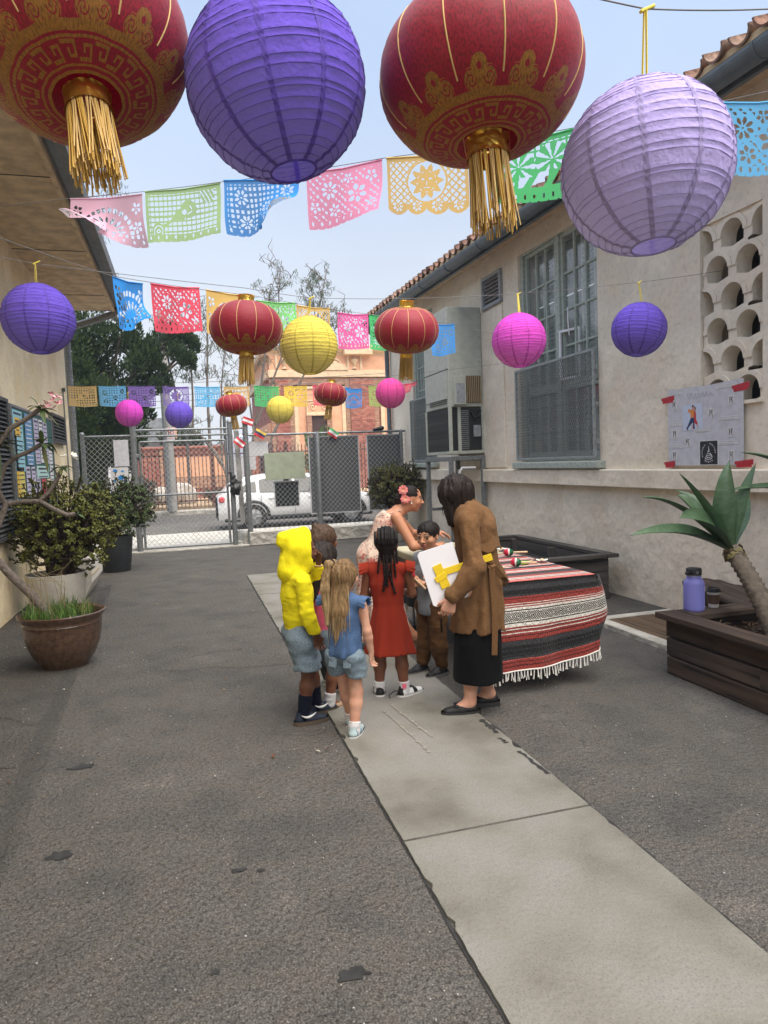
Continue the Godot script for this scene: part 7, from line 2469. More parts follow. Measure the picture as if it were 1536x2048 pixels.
	put.call("hair_print", shape.call([[-0.03, 0.40], [0.0, 0.48], [0.07, 0.48], [0.08, 0.42]], 0.0038), M.black_print, pic)
	put.call("hair_print", shape.call([[0.08, 0.38], [0.13, 0.42], [0.19, 0.37], [0.2, 0.27], [0.16, 0.26], [0.16, 0.36]], 0.0039), M.bark_brown, pic)
	var s := mb()
	var x0 := 0.28
	var stroke := []
	for i in 60:
		var q := i / 59.0
		stroke.append((at.call(x0 + 0.36 * q, 0.13 - 0.035 * sin(q * 44.0) * (1.0 - 0.7 * q) + 0.02 * sin(q * 90.0)) as Vector3) + Vector3(0, 0, 0.0005))
	s.tube(stroke, 0.0012, 4)
	put.call("pencil_title", s, M.grey_print, t)
	var bc: Vector3 = at.call(0.575, 0.845)
	put.call("badge_margin", mb().box(bc + Vector3(0.0, 0.0, 0.0012), Vector3(0.245, 0.225, 0.001)), M.paper, t)
	var bd := put.call("badge", mb().box(bc + Vector3(0, 0, 0.0022), Vector3(0.22, 0.212, 0.001)), M.black_print, t) as MeshInstance3D
	var txt := mb()
	var ring := "HISPANIC · HERITAGE ·"
	for i in ring.length():
		if ring[i] == " ":
			continue
		var a := PI * 1.13 - PI * 1.26 * i / (ring.length() - 1.0)
		txt.words(ring[i], 0.013, Transform3D(Basis(Vector3.BACK, a - PI / 2), bc + Vector3(cos(a) * 0.083, sin(a) * 0.083, 0.0032)), 1.0)
	for i in 5:
		var a := -PI / 2 + (i - 2) * 0.27
		txt.words("MONTH"[i], 0.013, Transform3D(Basis(Vector3.BACK, a + PI / 2), bc + Vector3(cos(a) * 0.083, sin(a) * 0.083, 0.0032)), 1.0)
	put.call("badge_words", txt, M.white_print, bd)
	var em := mb()
	for i in 5:
		var r := 0.014 + 0.0075 * i
		var arc := []
		for j in 13:
			var a := PI + PI * j / 12.0
			arc.append(bc + Vector3(cos(a) * r + 0.004 * (i % 2), 0.012 - 0.014 * i + sin(a) * r * 0.35, 0.003))
		em.tube(arc, [0.0022, 0.0022, 0.0028, 0.0032, 0.0034][i], 5, true)
	em.tube([bc + Vector3(0, 0.012, 0.003), bc + Vector3(0.008, 0.03, 0.003), bc + Vector3(-0.004, 0.045, 0.003), bc + Vector3(0.006, 0.062, 0.003)], [0.006, 0.004, 0.003, 0.001], 5)
	em.tube([bc + Vector3(0.02, -0.01, 0.003), bc + Vector3(0.036, -0.022, 0.003), bc + Vector3(0.05, -0.04, 0.003)], [0.005, 0.004, 0.001], 5)
	put.call("badge_dancer", em, M.white_print, bd)
func notice_board() -> void:
	var t := thing("notice_board", "green notice board crowded with flyers and leaflets on the left wall", "notice board", Vector3(-1.96, 1.15, -11.75))
	var xf := Transform3D(Basis(Vector3(0, 0, 1), Vector3.UP, Vector3(1, 0, 0)), Vector3.ZERO)
	flat_mat("board_green", lin(0.03, 0.11, 0.095), 0.8)
	part("backing", mb().box(Vector3(0.02, 0.64, 1.30), Vector3(0.03, 1.28, 2.6), 0.004), M.board_green, t)
	part("frame", mb().add(frame(2.66, 1.34, 0.035, 0.05), Transform3D(Basis(Vector3(0, 0, -1), Vector3.UP, Vector3(1, 0, 0)), Vector3(0.02, -0.03, 2.63))), M.galvanised, t)
	var tones := {"sky": lin(0.30, 0.58, 0.66), "sun": lin(0.80, 0.50, 0.06), "lilac": lin(0.52, 0.48, 0.62), "white": lin(0.70, 0.70, 0.72), "cream": lin(0.74, 0.62, 0.40), "yellow": lin(0.72, 0.58, 0.14), "blue": lin(0.10, 0.26, 0.46), "red": lin(0.55, 0.06, 0.07), "mint": lin(0.45, 0.66, 0.62), "teal": lin(0.05, 0.42, 0.62), "ink": lin(0.04, 0.05, 0.07)}
	for k in tones:
		flat_mat("flyer_" + k, tones[k], 0.7)
	var items := [[2.30, 0.88, 0.50, 0.74, "sky", 0.0], [2.34, 1.05, 0.26, 0.22, "sun", 0.0], [1.72, 0.92, 0.42, 0.66, "blue", 0.0], [1.20, 0.92, 0.30, 0.62, "lilac", 0.03], [0.88, 0.93, 0.26, 0.60, "white", 0.02], [0.58, 0.92, 0.28, 0.60, "lilac", 0.0], [0.95, 0.50, 0.85, 0.17, "mint", 0.0], [0.25, 0.62, 0.26, 0.5, "white", 0.0], [2.28, 0.38, 0.30, 0.36, "yellow", 0.0], [1.92, 0.32, 0.24, 0.50, "lilac", 0.0], [1.60, 0.34, 0.24, 0.46, "lilac", 0.05], [1.28, 0.34, 0.24, 0.40, "lilac", 0.0], [0.92, 0.30, 0.30, 0.30, "red", 0.0], [0.55, 0.25, 0.26, 0.30, "cream", 0.0], [2.20, 0.08, 0.24, 0.16, "cream", 0.0], [1.75, 0.06, 0.3, 0.14, "teal", 0.0], [2.48, 0.6, 0.12, 0.8, "sun", 0.0], [1.15, 0.08, 0.5, 0.12, "white", 0.0], [0.2, 0.2, 0.2, 0.26, "white", 0.0]]
	var i := 0
	for q in items:
		i += 1
		var f := part("flyer", mb().box(Vector3(0.037 + 0.002 * (i % 4), q[1], q[0]), Vector3(0.0015, q[3], q[2]), 0.0, Basis(Vector3.RIGHT, q[5])), M["flyer_" + q[4]], t)
		var ink: String = "ink" if q[4] != "blue" else "white"
		var rows := int(q[3] / 0.055)
		for r in rows:
			var w: float = q[2] * (0.5 + 0.35 * absf(sin(r * 2.3 + i)))
			part("text_line", mb().box(Vector3(0.0385 + 0.002 * (i % 4), q[1] + q[3] / 2 - 0.04 - r * 0.055, q[0] + 0.02 * sin(r * 3.1)), Vector3(0.001, 0.014 + 0.012 * float(r == 0), w)), M["flyer_" + ink], f)
	var lf := thing("leaflet_holder", "white leaflet rack with blue brochures under the notice board", "rack", Vector3(-1.93, 0.72, -9.9))
	part("rack", mb().box(Vector3(0.05, 0.2, 0.0), Vector3(0.08, 0.46, 0.7), 0.01), M.white_pot, lf)
	for k in 3:
		part("brochure", mb().box(Vector3(0.10, 0.3, -0.24 + k * 0.24), Vector3(0.012, 0.3, 0.18), 0.0, Basis(Vector3.BACK, -0.1)), M[["flyer_teal", "flyer_white", "flyer_teal"][k]], lf)
func make_plants() -> void:
	plumeria()
	jade("jade_plant", "big olive jade bush in a round white pot behind the brown bowl", Vector3(-1.5, 0, -8.75), Vector3(0.14, 1.02, 0.0), Vector3(0.66, 0.56, 0.5), 1500, [Color(0.05, 0.075, 0.022), Color(0.25, 0.23, 0.035), 0.62, 0.35], 201, func(t: Node3D) -> void:
		pot_part(t, [Vector2(0, 0), Vector2(0.27, 0), Vector2(0.28, 0.01), Vector2(0.325, 0.46), Vector2(0.33, 0.475), Vector2(0.315, 0.478), Vector2(0.30, 0.42)], M.white_pot, 0.30, 0.43))
	jade("jade_plant", "darker jade bush in a tapered charcoal pot beside the gate", Vector3(-1.15, 0, -12.1), Vector3(0.08, 1.06, 0.0), Vector3(0.60, 0.50, 0.5), 1300, [Color(0.038, 0.065, 0.025), Color(0.11, 0.15, 0.045), 0.55, 0.1], 202, func(t: Node3D) -> void:
		pot_part(t, [Vector2(0, 0), Vector2(0.2, 0), Vector2(0.21, 0.01), Vector2(0.215, 0.12), Vector2(0.222, 0.125), Vector2(0.27, 0.56), Vector2(0.275, 0.575), Vector2(0.255, 0.578), Vector2(0.245, 0.5)], M.grey_pot, 0.25, 0.52))
	jade("jade_plant", "olive-brown shrub in a white tub before the chain-link fence on the right", Vector3(3.98, 0, -13.55), Vector3(0.12, 1.12, 0.0), Vector3(0.66, 0.52, 0.5), 1400, [Color(0.055, 0.07, 0.022), Color(0.19, 0.17, 0.04), 0.5, -0.1], 203, func(t: Node3D) -> void:
		pot_part(t, [Vector2(0, 0), Vector2(0.25, 0), Vector2(0.26, 0.01), Vector2(0.32, 0.50), Vector2(0.325, 0.52), Vector2(0.31, 0.522), Vector2(0.295, 0.46)], M.white_pot, 0.30, 0.48))
	var wb := thing("white_trough", "angular off-white planter trough behind the round white pot", "planter", Vector3(-1.5, 0, -10.2))
	var pr := PackedVector2Array([Vector2(-0.25, 0), Vector2(0.17, 0), Vector2(0.27, 0.2), Vector2(0.27, 0.52), Vector2(-0.25, 0.52)])
	part("trough", mb().extrude(pr, -0.6, 0.6), M.white_pot, wb)
	part("groove", mb().box(Vector3(0.272, 0.3, 0.2), Vector3(0.01, 0.02, 0.8), 0.003), M.straw, wb)
	part("soil", mb().box(Vector3(0, 0.53, 0), Vector3(0.42, 0.02, 1.1)), M.soil, wb)
	planters()
	small_things()
	poster()
	notice_board()
func skel(H: float, kid: bool) -> Dictionary:
	var J := {"H": H, "kid": kid}
	var hh := H * (0.183 if kid else 0.136)
	J.hh = hh
	var sw := H * (0.112 if kid else 0.105)
	var hw := H * 0.055
	J.pel = Vector3(0, H * (0.475 if kid else 0.52), 0)
	J.wst = Vector3(0, H * (0.575 if kid else 0.615), 0)
	J.chs = Vector3(0, H * (0.68 if kid else 0.73), 0)
	J.nck = Vector3(0, H * (0.785 if kid else 0.83), -0.01)
	J.hed = Vector3(0, H - hh * 0.5, 0.015)
	J.hb = Basis()
	for s in [1.0, -1.0]:
		var k := "L" if s > 0 else "R"
		J["s" + k] = Vector3(sw * s, H * (0.755 if kid else 0.805), 0)
		J["h" + k] = Vector3(hw * s, H * (0.455 if kid else 0.50), 0)
		J["k" + k] = Vector3(hw * 1.05 * s, H * (0.255 if kid else 0.275), 0.01)
		J["a" + k] = Vector3(hw * 1.1 * s, H * 0.05, 0.0)
		J["t" + k] = Vector3(0, 0, 1)
		J["w" + k] = Vector3(sw * 1.25 * s, H * 0.475, 0.03)
		J["hd" + k] = Vector3(0, -1, 0.15)
		J["pn" + k] = Vector3(-s, 0, 0)
	J.r = {"thigh": H * 0.052, "knee": H * 0.035, "calf": H * 0.037, "ank": H * 0.024, "ua": H * 0.029, "elb": H * 0.0235, "wri": H * 0.0175, "neck": H * (0.034 if kid else 0.033), "chest": H * (0.088 if kid else 0.082), "waist": H * (0.076 if kid else 0.066), "hip": H * (0.082 if kid else 0.092), "flat": 0.72}
	return J
func elbow(J: Dictionary, k: String, hint: Vector3) -> void:
	var H: float = J.H
	var l1 := H * (0.155 if J.kid else 0.178)
	var l2 := H * (0.135 if J.kid else 0.15)
	var s: Vector3 = J["s" + k]
	var w: Vector3 = J["w" + k]
	var d := w - s
	var L := minf(d.length(), l1 + l2 - 0.002)
	d = d.normalized()
	J["w" + k] = s + d * L
	var a := (l1 * l1 - l2 * l2 + L * L) / (2.0 * L)
	var h := sqrt(maxf(l1 * l1 - a * a, 0.0))
	var o := (hint - d * hint.dot(d)).normalized()
	J["e" + k] = s + d * a + o * h
func arms(J: Dictionary, hl: Vector3, hr: Vector3) -> void:
	elbow(J, "L", hl)
	elbow(J, "R", hr)
func fwd_of(J: Dictionary) -> Vector3:
	var up: Vector3 = (J.nck - J.pel).normalized()
	var lf: Vector3 = (J.sL - J.sR).normalized()
	return lf.cross(up).normalized()
func torso(f: Field, J: Dictionary, g: float, k := 0.03, down := true) -> void:
	var r: Dictionary = J.r
	var fw := fwd_of(J)
	var fl: float = r.flat
	f.cap(J.wst, J.chs, r.waist + g, r.chest + g, k, fw, fl)
	f.cap(J.chs, (J.nck as Vector3).lerp(J.chs, 0.3), r.chest + g, r.chest * 0.72 + g, k, fw, fl)
	f.cap((J.sL as Vector3).lerp(J.sR, 0.12), (J.sR as Vector3).lerp(J.sL, 0.12), r.ua * 1.15 + g, r.ua * 1.15 + g, k)
	if down:
		f.cap(J.pel, J.wst, r.hip + g, r.waist + g, k, fw, fl * 1.05)
		f.cap((J.hL as Vector3).lerp(J.hR, 0.12), (J.hR as Vector3).lerp(J.hL, 0.12), r.thigh + g, r.thigh + g, k)
func arm(f: Field, J: Dictionary, k: String, to: float, g: float, kk := 0.02, flare := 0.0) -> void:
	var r: Dictionary = J.r
	var s: Vector3 = J["s" + k]
	var e: Vector3 = J["e" + k]
	var w: Vector3 = J["w" + k]
	var q := minf(to, 1.0)
	f.cap(s, s.lerp(e, q), r.ua + g, lerpf(r.ua, r.elb, q) + g + flare * q, kk)
	if to > 1.0:
		var m := e.lerp(w, 0.3)
		f.cap(e, m, r.elb + g, r.elb * 1.03 + g, kk)
		f.cap(m, e.lerp(w, to - 1.0), r.elb * 1.03 + g, lerpf(r.elb, r.wri, to - 1.0) + g + flare, kk)
func leg(f: Field, J: Dictionary, k: String, to: float, g: float, kk := 0.02, flare := 0.0) -> void:
	var r: Dictionary = J.r
	var h: Vector3 = J["h" + k]
	var n: Vector3 = J["k" + k]
	var a: Vector3 = J["a" + k]
	var q := minf(to, 1.0)
	f.cap(h, h.lerp(n, q), r.thigh + g, lerpf(r.thigh, r.knee, q) + g + flare * q, kk)
	if to > 1.0:
		var m := n.lerp(a, 0.3)
		f.cap(n, m, r.knee + g, r.calf + g, kk)
		f.cap(m, n.lerp(a, to - 1.0), r.calf + g, lerpf(r.calf, r.ank, to - 1.0) + g + flare, kk)
func box_of(pts: Array, pad: float) -> Array:
	var lo: Vector3 = pts[0]
	var hi: Vector3 = pts[0]
	for p in pts:
		lo = Vector3(minf(lo.x, p.x), minf(lo.y, p.y), minf(lo.z, p.z))
		hi = Vector3(maxf(hi.x, p.x), maxf(hi.y, p.y), maxf(hi.z, p.z))
	return [lo - Vector3.ONE * pad, hi + Vector3.ONE * pad]
func hand(m: MB, J: Dictionary, k: String, curl: float, paint = null) -> void:
	var w: Vector3 = J["w" + k]
	var d: Vector3 = (J["hd" + k] as Vector3).normalized()
	var pn: Vector3 = J["pn" + k]
	pn = (pn - d * pn.dot(d)).normalized()
	var L: float = J.H * (0.10 if J.kid else 0.108)
	var sd := 1.0 if k == "L" else -1.0
	var ac := d.cross(pn).normalized() * sd
	var f := Field.new(w - Vector3.ONE * L * 1.25, w + Vector3.ONE * L * 1.25, maxf(L * 0.028, 0.0032))
	var pr := L * 0.10
	f.cap(w - d * L * 0.25, w + d * L * 0.08, J.r.wri, J.r.wri * 0.95, 0.006, pn, 0.8)
	for i in 4:
		var o := ac * L * 0.115 * (i - 1.5)
		f.cap(w + d * L * 0.05 + o * 0.6, w + d * L * 0.46 + o, pr, pr * 0.95, 0.008, pn, 0.75)
	var lens := [0.40, 0.46, 0.42, 0.33]
	for i in 4:
		var fl: float = lens[i] * L
		var p := w + d * L * 0.47 + ac * L * 0.118 * (i - 1.5)
		var dir := (d + ac * 0.10 * (i - 1.5)).normalized()
		var rr := L * 0.052
		for q in 3:
			dir = dir.rotated(ac * sd, curl * (0.55 + 0.25 * q + 0.07 * i) * sd * (1.0 if d.cross(pn).dot(ac * sd) > 0 else -1.0)).normalized()
			var e: Vector3 = p + dir * fl * [0.45, 0.31, 0.24][q]
			f.cap(p, e, rr, rr * 0.9, 0.002)
			p = e
			rr *= 0.9
	var tb := w + d * L * 0.14 - ac * L * 0.18 + pn * L * 0.04
	var tm := tb + (d * 0.75 - ac * 0.6 + pn * 0.35).normalized() * L * 0.22
	f.cap(w + d * L * 0.05 - ac * L * 0.08, tb, pr, L * 0.075, 0.008)
	f.cap(tb, tm, L * 0.072, L * 0.06, 0.004)
	f.cap(tm, tm + (d * 0.9 - ac * 0.15 + pn * (0.2 + curl * 0.6)).normalized() * L * 0.2, L * 0.06, L * 0.048, 0.003)
	f.into(m, paint)
func head(m: MB, J: Dictionary, paint = null, detail := 1.0) -> void:
	var hh: float = J.hh
	var c: Vector3 = J.hed
	var b: Basis = J.hb
	var f := Field.new(c - Vector3.ONE * hh * 0.78, c + Vector3.ONE * hh * 0.68, hh * 0.026 / detail)
	var at := func(x: float, y: float, z: float) -> Vector3: return c + b * Vector3(x, y, z) * hh
	f.ball(at.call(0, 0.12, -0.06), Vector3(0.36, 0.38, 0.43) * hh, 0.02, b)
	f.ball(at.call(0, -0.12, 0.10), Vector3(0.29, 0.34, 0.28) * hh, 0.10 * hh, b)
	f.ball(at.call(0, -0.40, 0.20), Vector3(0.12, 0.09, 0.11) * hh, 0.08 * hh, b)
	for s in [1.0, -1.0]:
		f.ball(at.call(0.19 * s, -0.10, 0.23), Vector3.ONE * 0.12 * hh, 0.07 * hh, b)
		f.ball(at.call(0.15 * s, 0.10, 0.335), Vector3(0.12, 0.035, 0.05) * hh, 0.05 * hh, b)
		f.ball(at.call(0.155 * s, 0.03, 0.42), Vector3(0.085, 0.05, 0.07) * hh, 0.04 * hh, b, true)
		f.ball(at.call(0.355 * s, -0.02, -0.04), Vector3(0.035, 0.11, 0.07) * hh, 0.02 * hh, b)
		f.ball(at.call(0.385 * s, -0.01, -0.02), Vector3(0.02, 0.06, 0.035) * hh, 0.01 * hh, b, true)
	f.cap(at.call(0, 0.06, 0.37), at.call(0, -0.10, 0.455), 0.028 * hh, 0.05 * hh, 0.03 * hh)
	for s in [1.0, -1.0]:
		f.ball(at.call(0.05 * s, -0.115, 0.415), Vector3(0.045, 0.035, 0.045) * hh, 0.02 * hh, b)
	f.ball(at.call(0, -0.225, 0.375), Vector3(0.11, 0.026, 0.04) * hh, 0.015 * hh, b)
	f.ball(at.call(0, -0.285, 0.365), Vector3(0.095, 0.032, 0.04) * hh, 0.015 * hh, b)
	f.cap(at.call(0, -0.22, -0.10), (J.nck as Vector3) + (J.hed - J.nck) * 0.02, J.r.neck * 1.02, J.r.neck * 1.08, 0.03)
	f.into(m, paint)
func eyes(t: Node3D, J: Dictionary) -> void:
	var hh: float = J.hh
	for s in [1.0, -1.0]:
		var p: Vector3 = J.hed + J.hb * Vector3(0.155 * s, 0.03, 0.335) * hh
		var e := Field.new(p - Vector3.ONE * 0.03, p + Vector3.ONE * 0.03, 0.003).ball(p, Vector3(0.06, 0.028, 0.04) * hh, 0.001, J.hb)
		var o := part("eye", e.into(mb()), M.eye_white, t)
		var q: Vector3 = J.hed + J.hb * Vector3(0.16 * s + 0.012, 0.028, 0.362) * hh
		part("iris", Field.new(q - Vector3.ONE * 0.02, q + Vector3.ONE * 0.02, 0.0025).ball(q, Vector3(0.038, 0.038, 0.028) * hh, 0.001, J.hb).into(mb()), M.eye_dark, o)
func face_paint(J: Dictionary, skin: Color, lip: Color) -> Callable:
	var inv: Basis = (J.hb as Basis).transposed()
	var c: Vector3 = J.hed
	var hh: float = J.hh
	return func(p: Vector3) -> Color:
		var q := inv * (p - c) / hh
		if q.z > 0.2:
			if absf(q.x) < 0.115 and absf(q.y + 0.255) < 0.052 - 0.25 * q.x * q.x:
				return skin.lerp(lip, 0.85) if absf(q.y + 0.253) > 0.008 else lip.darkened(0.45)
			var bx := absf(q.x) - 0.15
			if absf(bx) < 0.10 and absf(q.y - 0.145 + bx * bx * 2.0 + bx * 0.1) < 0.017:
				return Color(0.02, 0.013, 0.01)
			if absf(bx) < 0.075 and absf(q.y - 0.075 + bx * bx * 5.0) < 0.007:
				return Color(0.02, 0.013, 0.01)
		return skin
func skin_paint(skin: Color) -> Callable:
	var fn := noise(611, 14.0, 4)
	return func(p: Vector3) -> Color:
		var v := fn.get_noise_3dv(p)
		return Color(skin.r * (1.0 + 0.16 * v), skin.g * (1.0 + 0.30 * v), skin.b * (1.0 + 0.34 * v))
func body(t: Node3D, J: Dictionary, skin: String, paint = null, curls := [0.45, 0.45], detail := 1.0) -> MeshInstance3D:
	var pts := []
	for k in ["pel", "nck", "sL", "sR", "eL", "eR", "wL", "wR", "kL", "kR", "aL", "aR"]:
		pts.append(J[k])
	var bx := box_of(pts, 0.13)
	var f := Field.new(bx[0], bx[1], 0.0125)
	var r0: Dictionary = J.r
	torso(f, J, -0.008)
	for k in ["L", "R"]:
		var h0: Vector3 = J["h" + k]
		var n0: Vector3 = J["k" + k]
		f.cap(h0.lerp(n0, 0.1) * Vector3(0.85, 1, 1), n0, r0.thigh * 0.8, r0.knee, 0.02)
		f.cap(n0, n0.lerp(J["a" + k], 0.3), r0.knee, r0.calf, 0.02)
		f.cap(n0.lerp(J["a" + k], 0.3), J["a" + k], r0.calf, r0.ank, 0.02)
		arm(f, J, k, 2.0, 0.0)
		var a: Vector3 = J["a" + k]
		var td: Vector3 = (J["t" + k] as Vector3).normalized()
		f.cap(a, Vector3(a.x, 0.03, a.z) + td * J.H * 0.06, J.r.ank, J.r.ank * 0.8, 0.02)
	f.cap(J.nck, (J.nck as Vector3).lerp(J.hed, 0.3), J.r.neck * 1.1, J.r.neck, 0.03)
	if paint == null:
		paint = skin_paint(M[skin].albedo_color.srgb_to_linear())
	var m := mb()
	f.into(m, paint)
	head(m, J, paint, detail)
	hand(m, J, "L", curls[0], paint)
	hand(m, J, "R", curls[1], paint)
	return part("body", m, M.skin_painted, t)
func garment(t: Node3D, called: String, J: Dictionary, mat: Material, cell: float, build: Callable, pad := 0.2, paint = null) -> MeshInstance3D:
	var pts := []
	for k in ["pel", "nck", "sL", "sR", "eL", "eR", "wL", "wR", "kL", "kR", "aL", "aR"]:
		pts.append(J[k])
	var bx := box_of(pts, pad)
	var f := Field.new(bx[0], bx[1], cell)
	build.call(f)
	return part(called, f.into(mb(), paint), mat, t)
func hair_paint(dark: Color, pale: Color, sd: int, ends := 0.0, y0 := 0.0, y1 := 1.0) -> Callable:
	var fn := noise(sd, 1.0, 3)
	return func(p: Vector3) -> Color:
		var s := fn.get_noise_3d(p.x * 160.0, p.y * 9.0, p.z * 160.0) * 0.5 + 0.5
		var q := clampf(s * 1.2 - 0.3 + ends * clampf((y1 - p.y) / (y1 - y0), 0.0, 1.0), 0.0, 1.0)
		return dark.lerp(pale, q)
func shoe(t: Node3D, J: Dictionary, k: String, L: float, body_c: Color, side_c: Color, toe_c: Color, sole_c: Color, low := false, called := "shoe") -> void:
	var a: Vector3 = J["a" + k]
	var d: Vector3 = (J["t" + k] as Vector3).normalized()
	var xf := Transform3D(Basis(Vector3.UP.cross(d).normalized(), Vector3.UP, d), Vector3(a.x, J.get("gy", 0.0), a.z) - d * L * 0.26)
	var w := L * 0.185
	var f := Field.new(Vector3(-w * 1.6, -0.02, -L * 0.15), Vector3(w * 1.6, L * 0.6, L * 1.12), L * 0.026)
	f.cap(Vector3(0, L * 0.15, L * 0.17), Vector3(0, L * 0.13, L * 0.5), w * 0.82, w * 0.92, 0.01)
	f.cap(Vector3(0, L * 0.13, L * 0.5), Vector3(0, L * 0.115, L * 0.84), w * 0.95, w * 0.72, 0.012, Vector3.UP, 0.8)
	if not low:
		f.cap(Vector3(0, L * 0.2, L * 0.2), Vector3(0, L * 0.36, L * 0.2), w * 0.78, w * 0.70, 0.012)
		f.cap(Vector3(0, L * 0.32, L * 0.3), Vector3(0, L * 0.2, L * 0.58), w * 0.55, w * 0.5, 0.015)
		f.cap(Vector3(0, L * 0.5, L * 0.2), Vector3(0, L * 0.40, L * 0.2), w * 0.62, w * 0.6, 0.003, Vector3.ZERO, 1.0, [], true)
	else:
		f.cap(Vector3(0, L * 0.42, L * 0.26), Vector3(0, L * 0.30, L * 0.34), w * 0.7, w * 0.62, 0.004, Vector3.ZERO, 1.0, [], true)
	f.plane(Vector3(0, L * 0.085, 0), Vector3.DOWN)
	var sh := f.into(mb(), func(p: Vector3) -> Color:
		var z := p.z / L
		var y := p.y / L
		if z > 0.74 or (z > 0.62 and absf(p.x) < w * 0.3):
			return toe_c
		if z < 0.12 or (y > 0.30) or (absf(z - 0.6) < 0.09 and y > 0.14):
			return side_c
		return body_c)
	var up := part(called, mb().add(sh, xf), M.shoe_paint, t)
	var out := PackedVector2Array()
	for i in 28:
		var an := TAU * i / 28
		var z := 0.5 - 0.52 * cos(an)
		var ww := w * (1.02 - 0.12 * cos(an) * -1.0) * pow(absf(sin(an)), 0.72)
		out.append(Vector2((1.0 if an < PI else -1.0) * ww * 1.06, z * L - 0.0))
	var so := mb().tint(sole_c)
	so.extrude(out, 0.0, L * 0.13, Transform3D(xf.basis * Basis(Vector3.RIGHT, PI / 2) * Basis.from_scale(Vector3(1, 1, -1)), xf.origin))
	part("sole", so, M.shoe_paint, up)
	if not low:
		for i in 4:
			var z := L * (0.42 + 0.075 * i)
			var y := L * (0.335 - 0.045 * i)
			part("lace", mb().tint(Color(0.6, 0.6, 0.6) if toe_c.v < 0.3 or side_c.v > 0.3 else Color(0.03, 0.03, 0.03)).tube([xf * Vector3(-w * 0.5, y - 0.006, z), xf * Vector3(0, y + 0.004, z + 0.004), xf * Vector3(w * 0.5, y - 0.006, z)], L * 0.014, 5), M.shoe_paint, up)
func sock(t: Node3D, J: Dictionary, k: String, hgt: float, mat: Material) -> void:
	var a: Vector3 = J["a" + k]
	var n: Vector3 = J["k" + k]
	var top := a.lerp(n, clampf((hgt - a.y) / (n.y - a.y), 0.0, 1.0))
	var f := Field.new(a - Vector3.ONE * 0.1, top + Vector3.ONE * 0.1, 0.008)
	f.cap(a - Vector3(0, 0.03, 0), top, J.r.ank + 0.008, lerpf(J.r.ank, J.r.calf, clampf(hgt / n.y, 0, 1)) + 0.007, 0.01).rough(0.004, 18.0, Vector3(0.4, 2, 0.4)).plane(top, (n - a).normalized())
	part("sock", f.into(mb()), mat, t)
func person(label: String, at: Vector3, yaw_deg: float) -> Node3D:
	return thing("person", label, "person", at, deg_to_rad(yaw_deg))
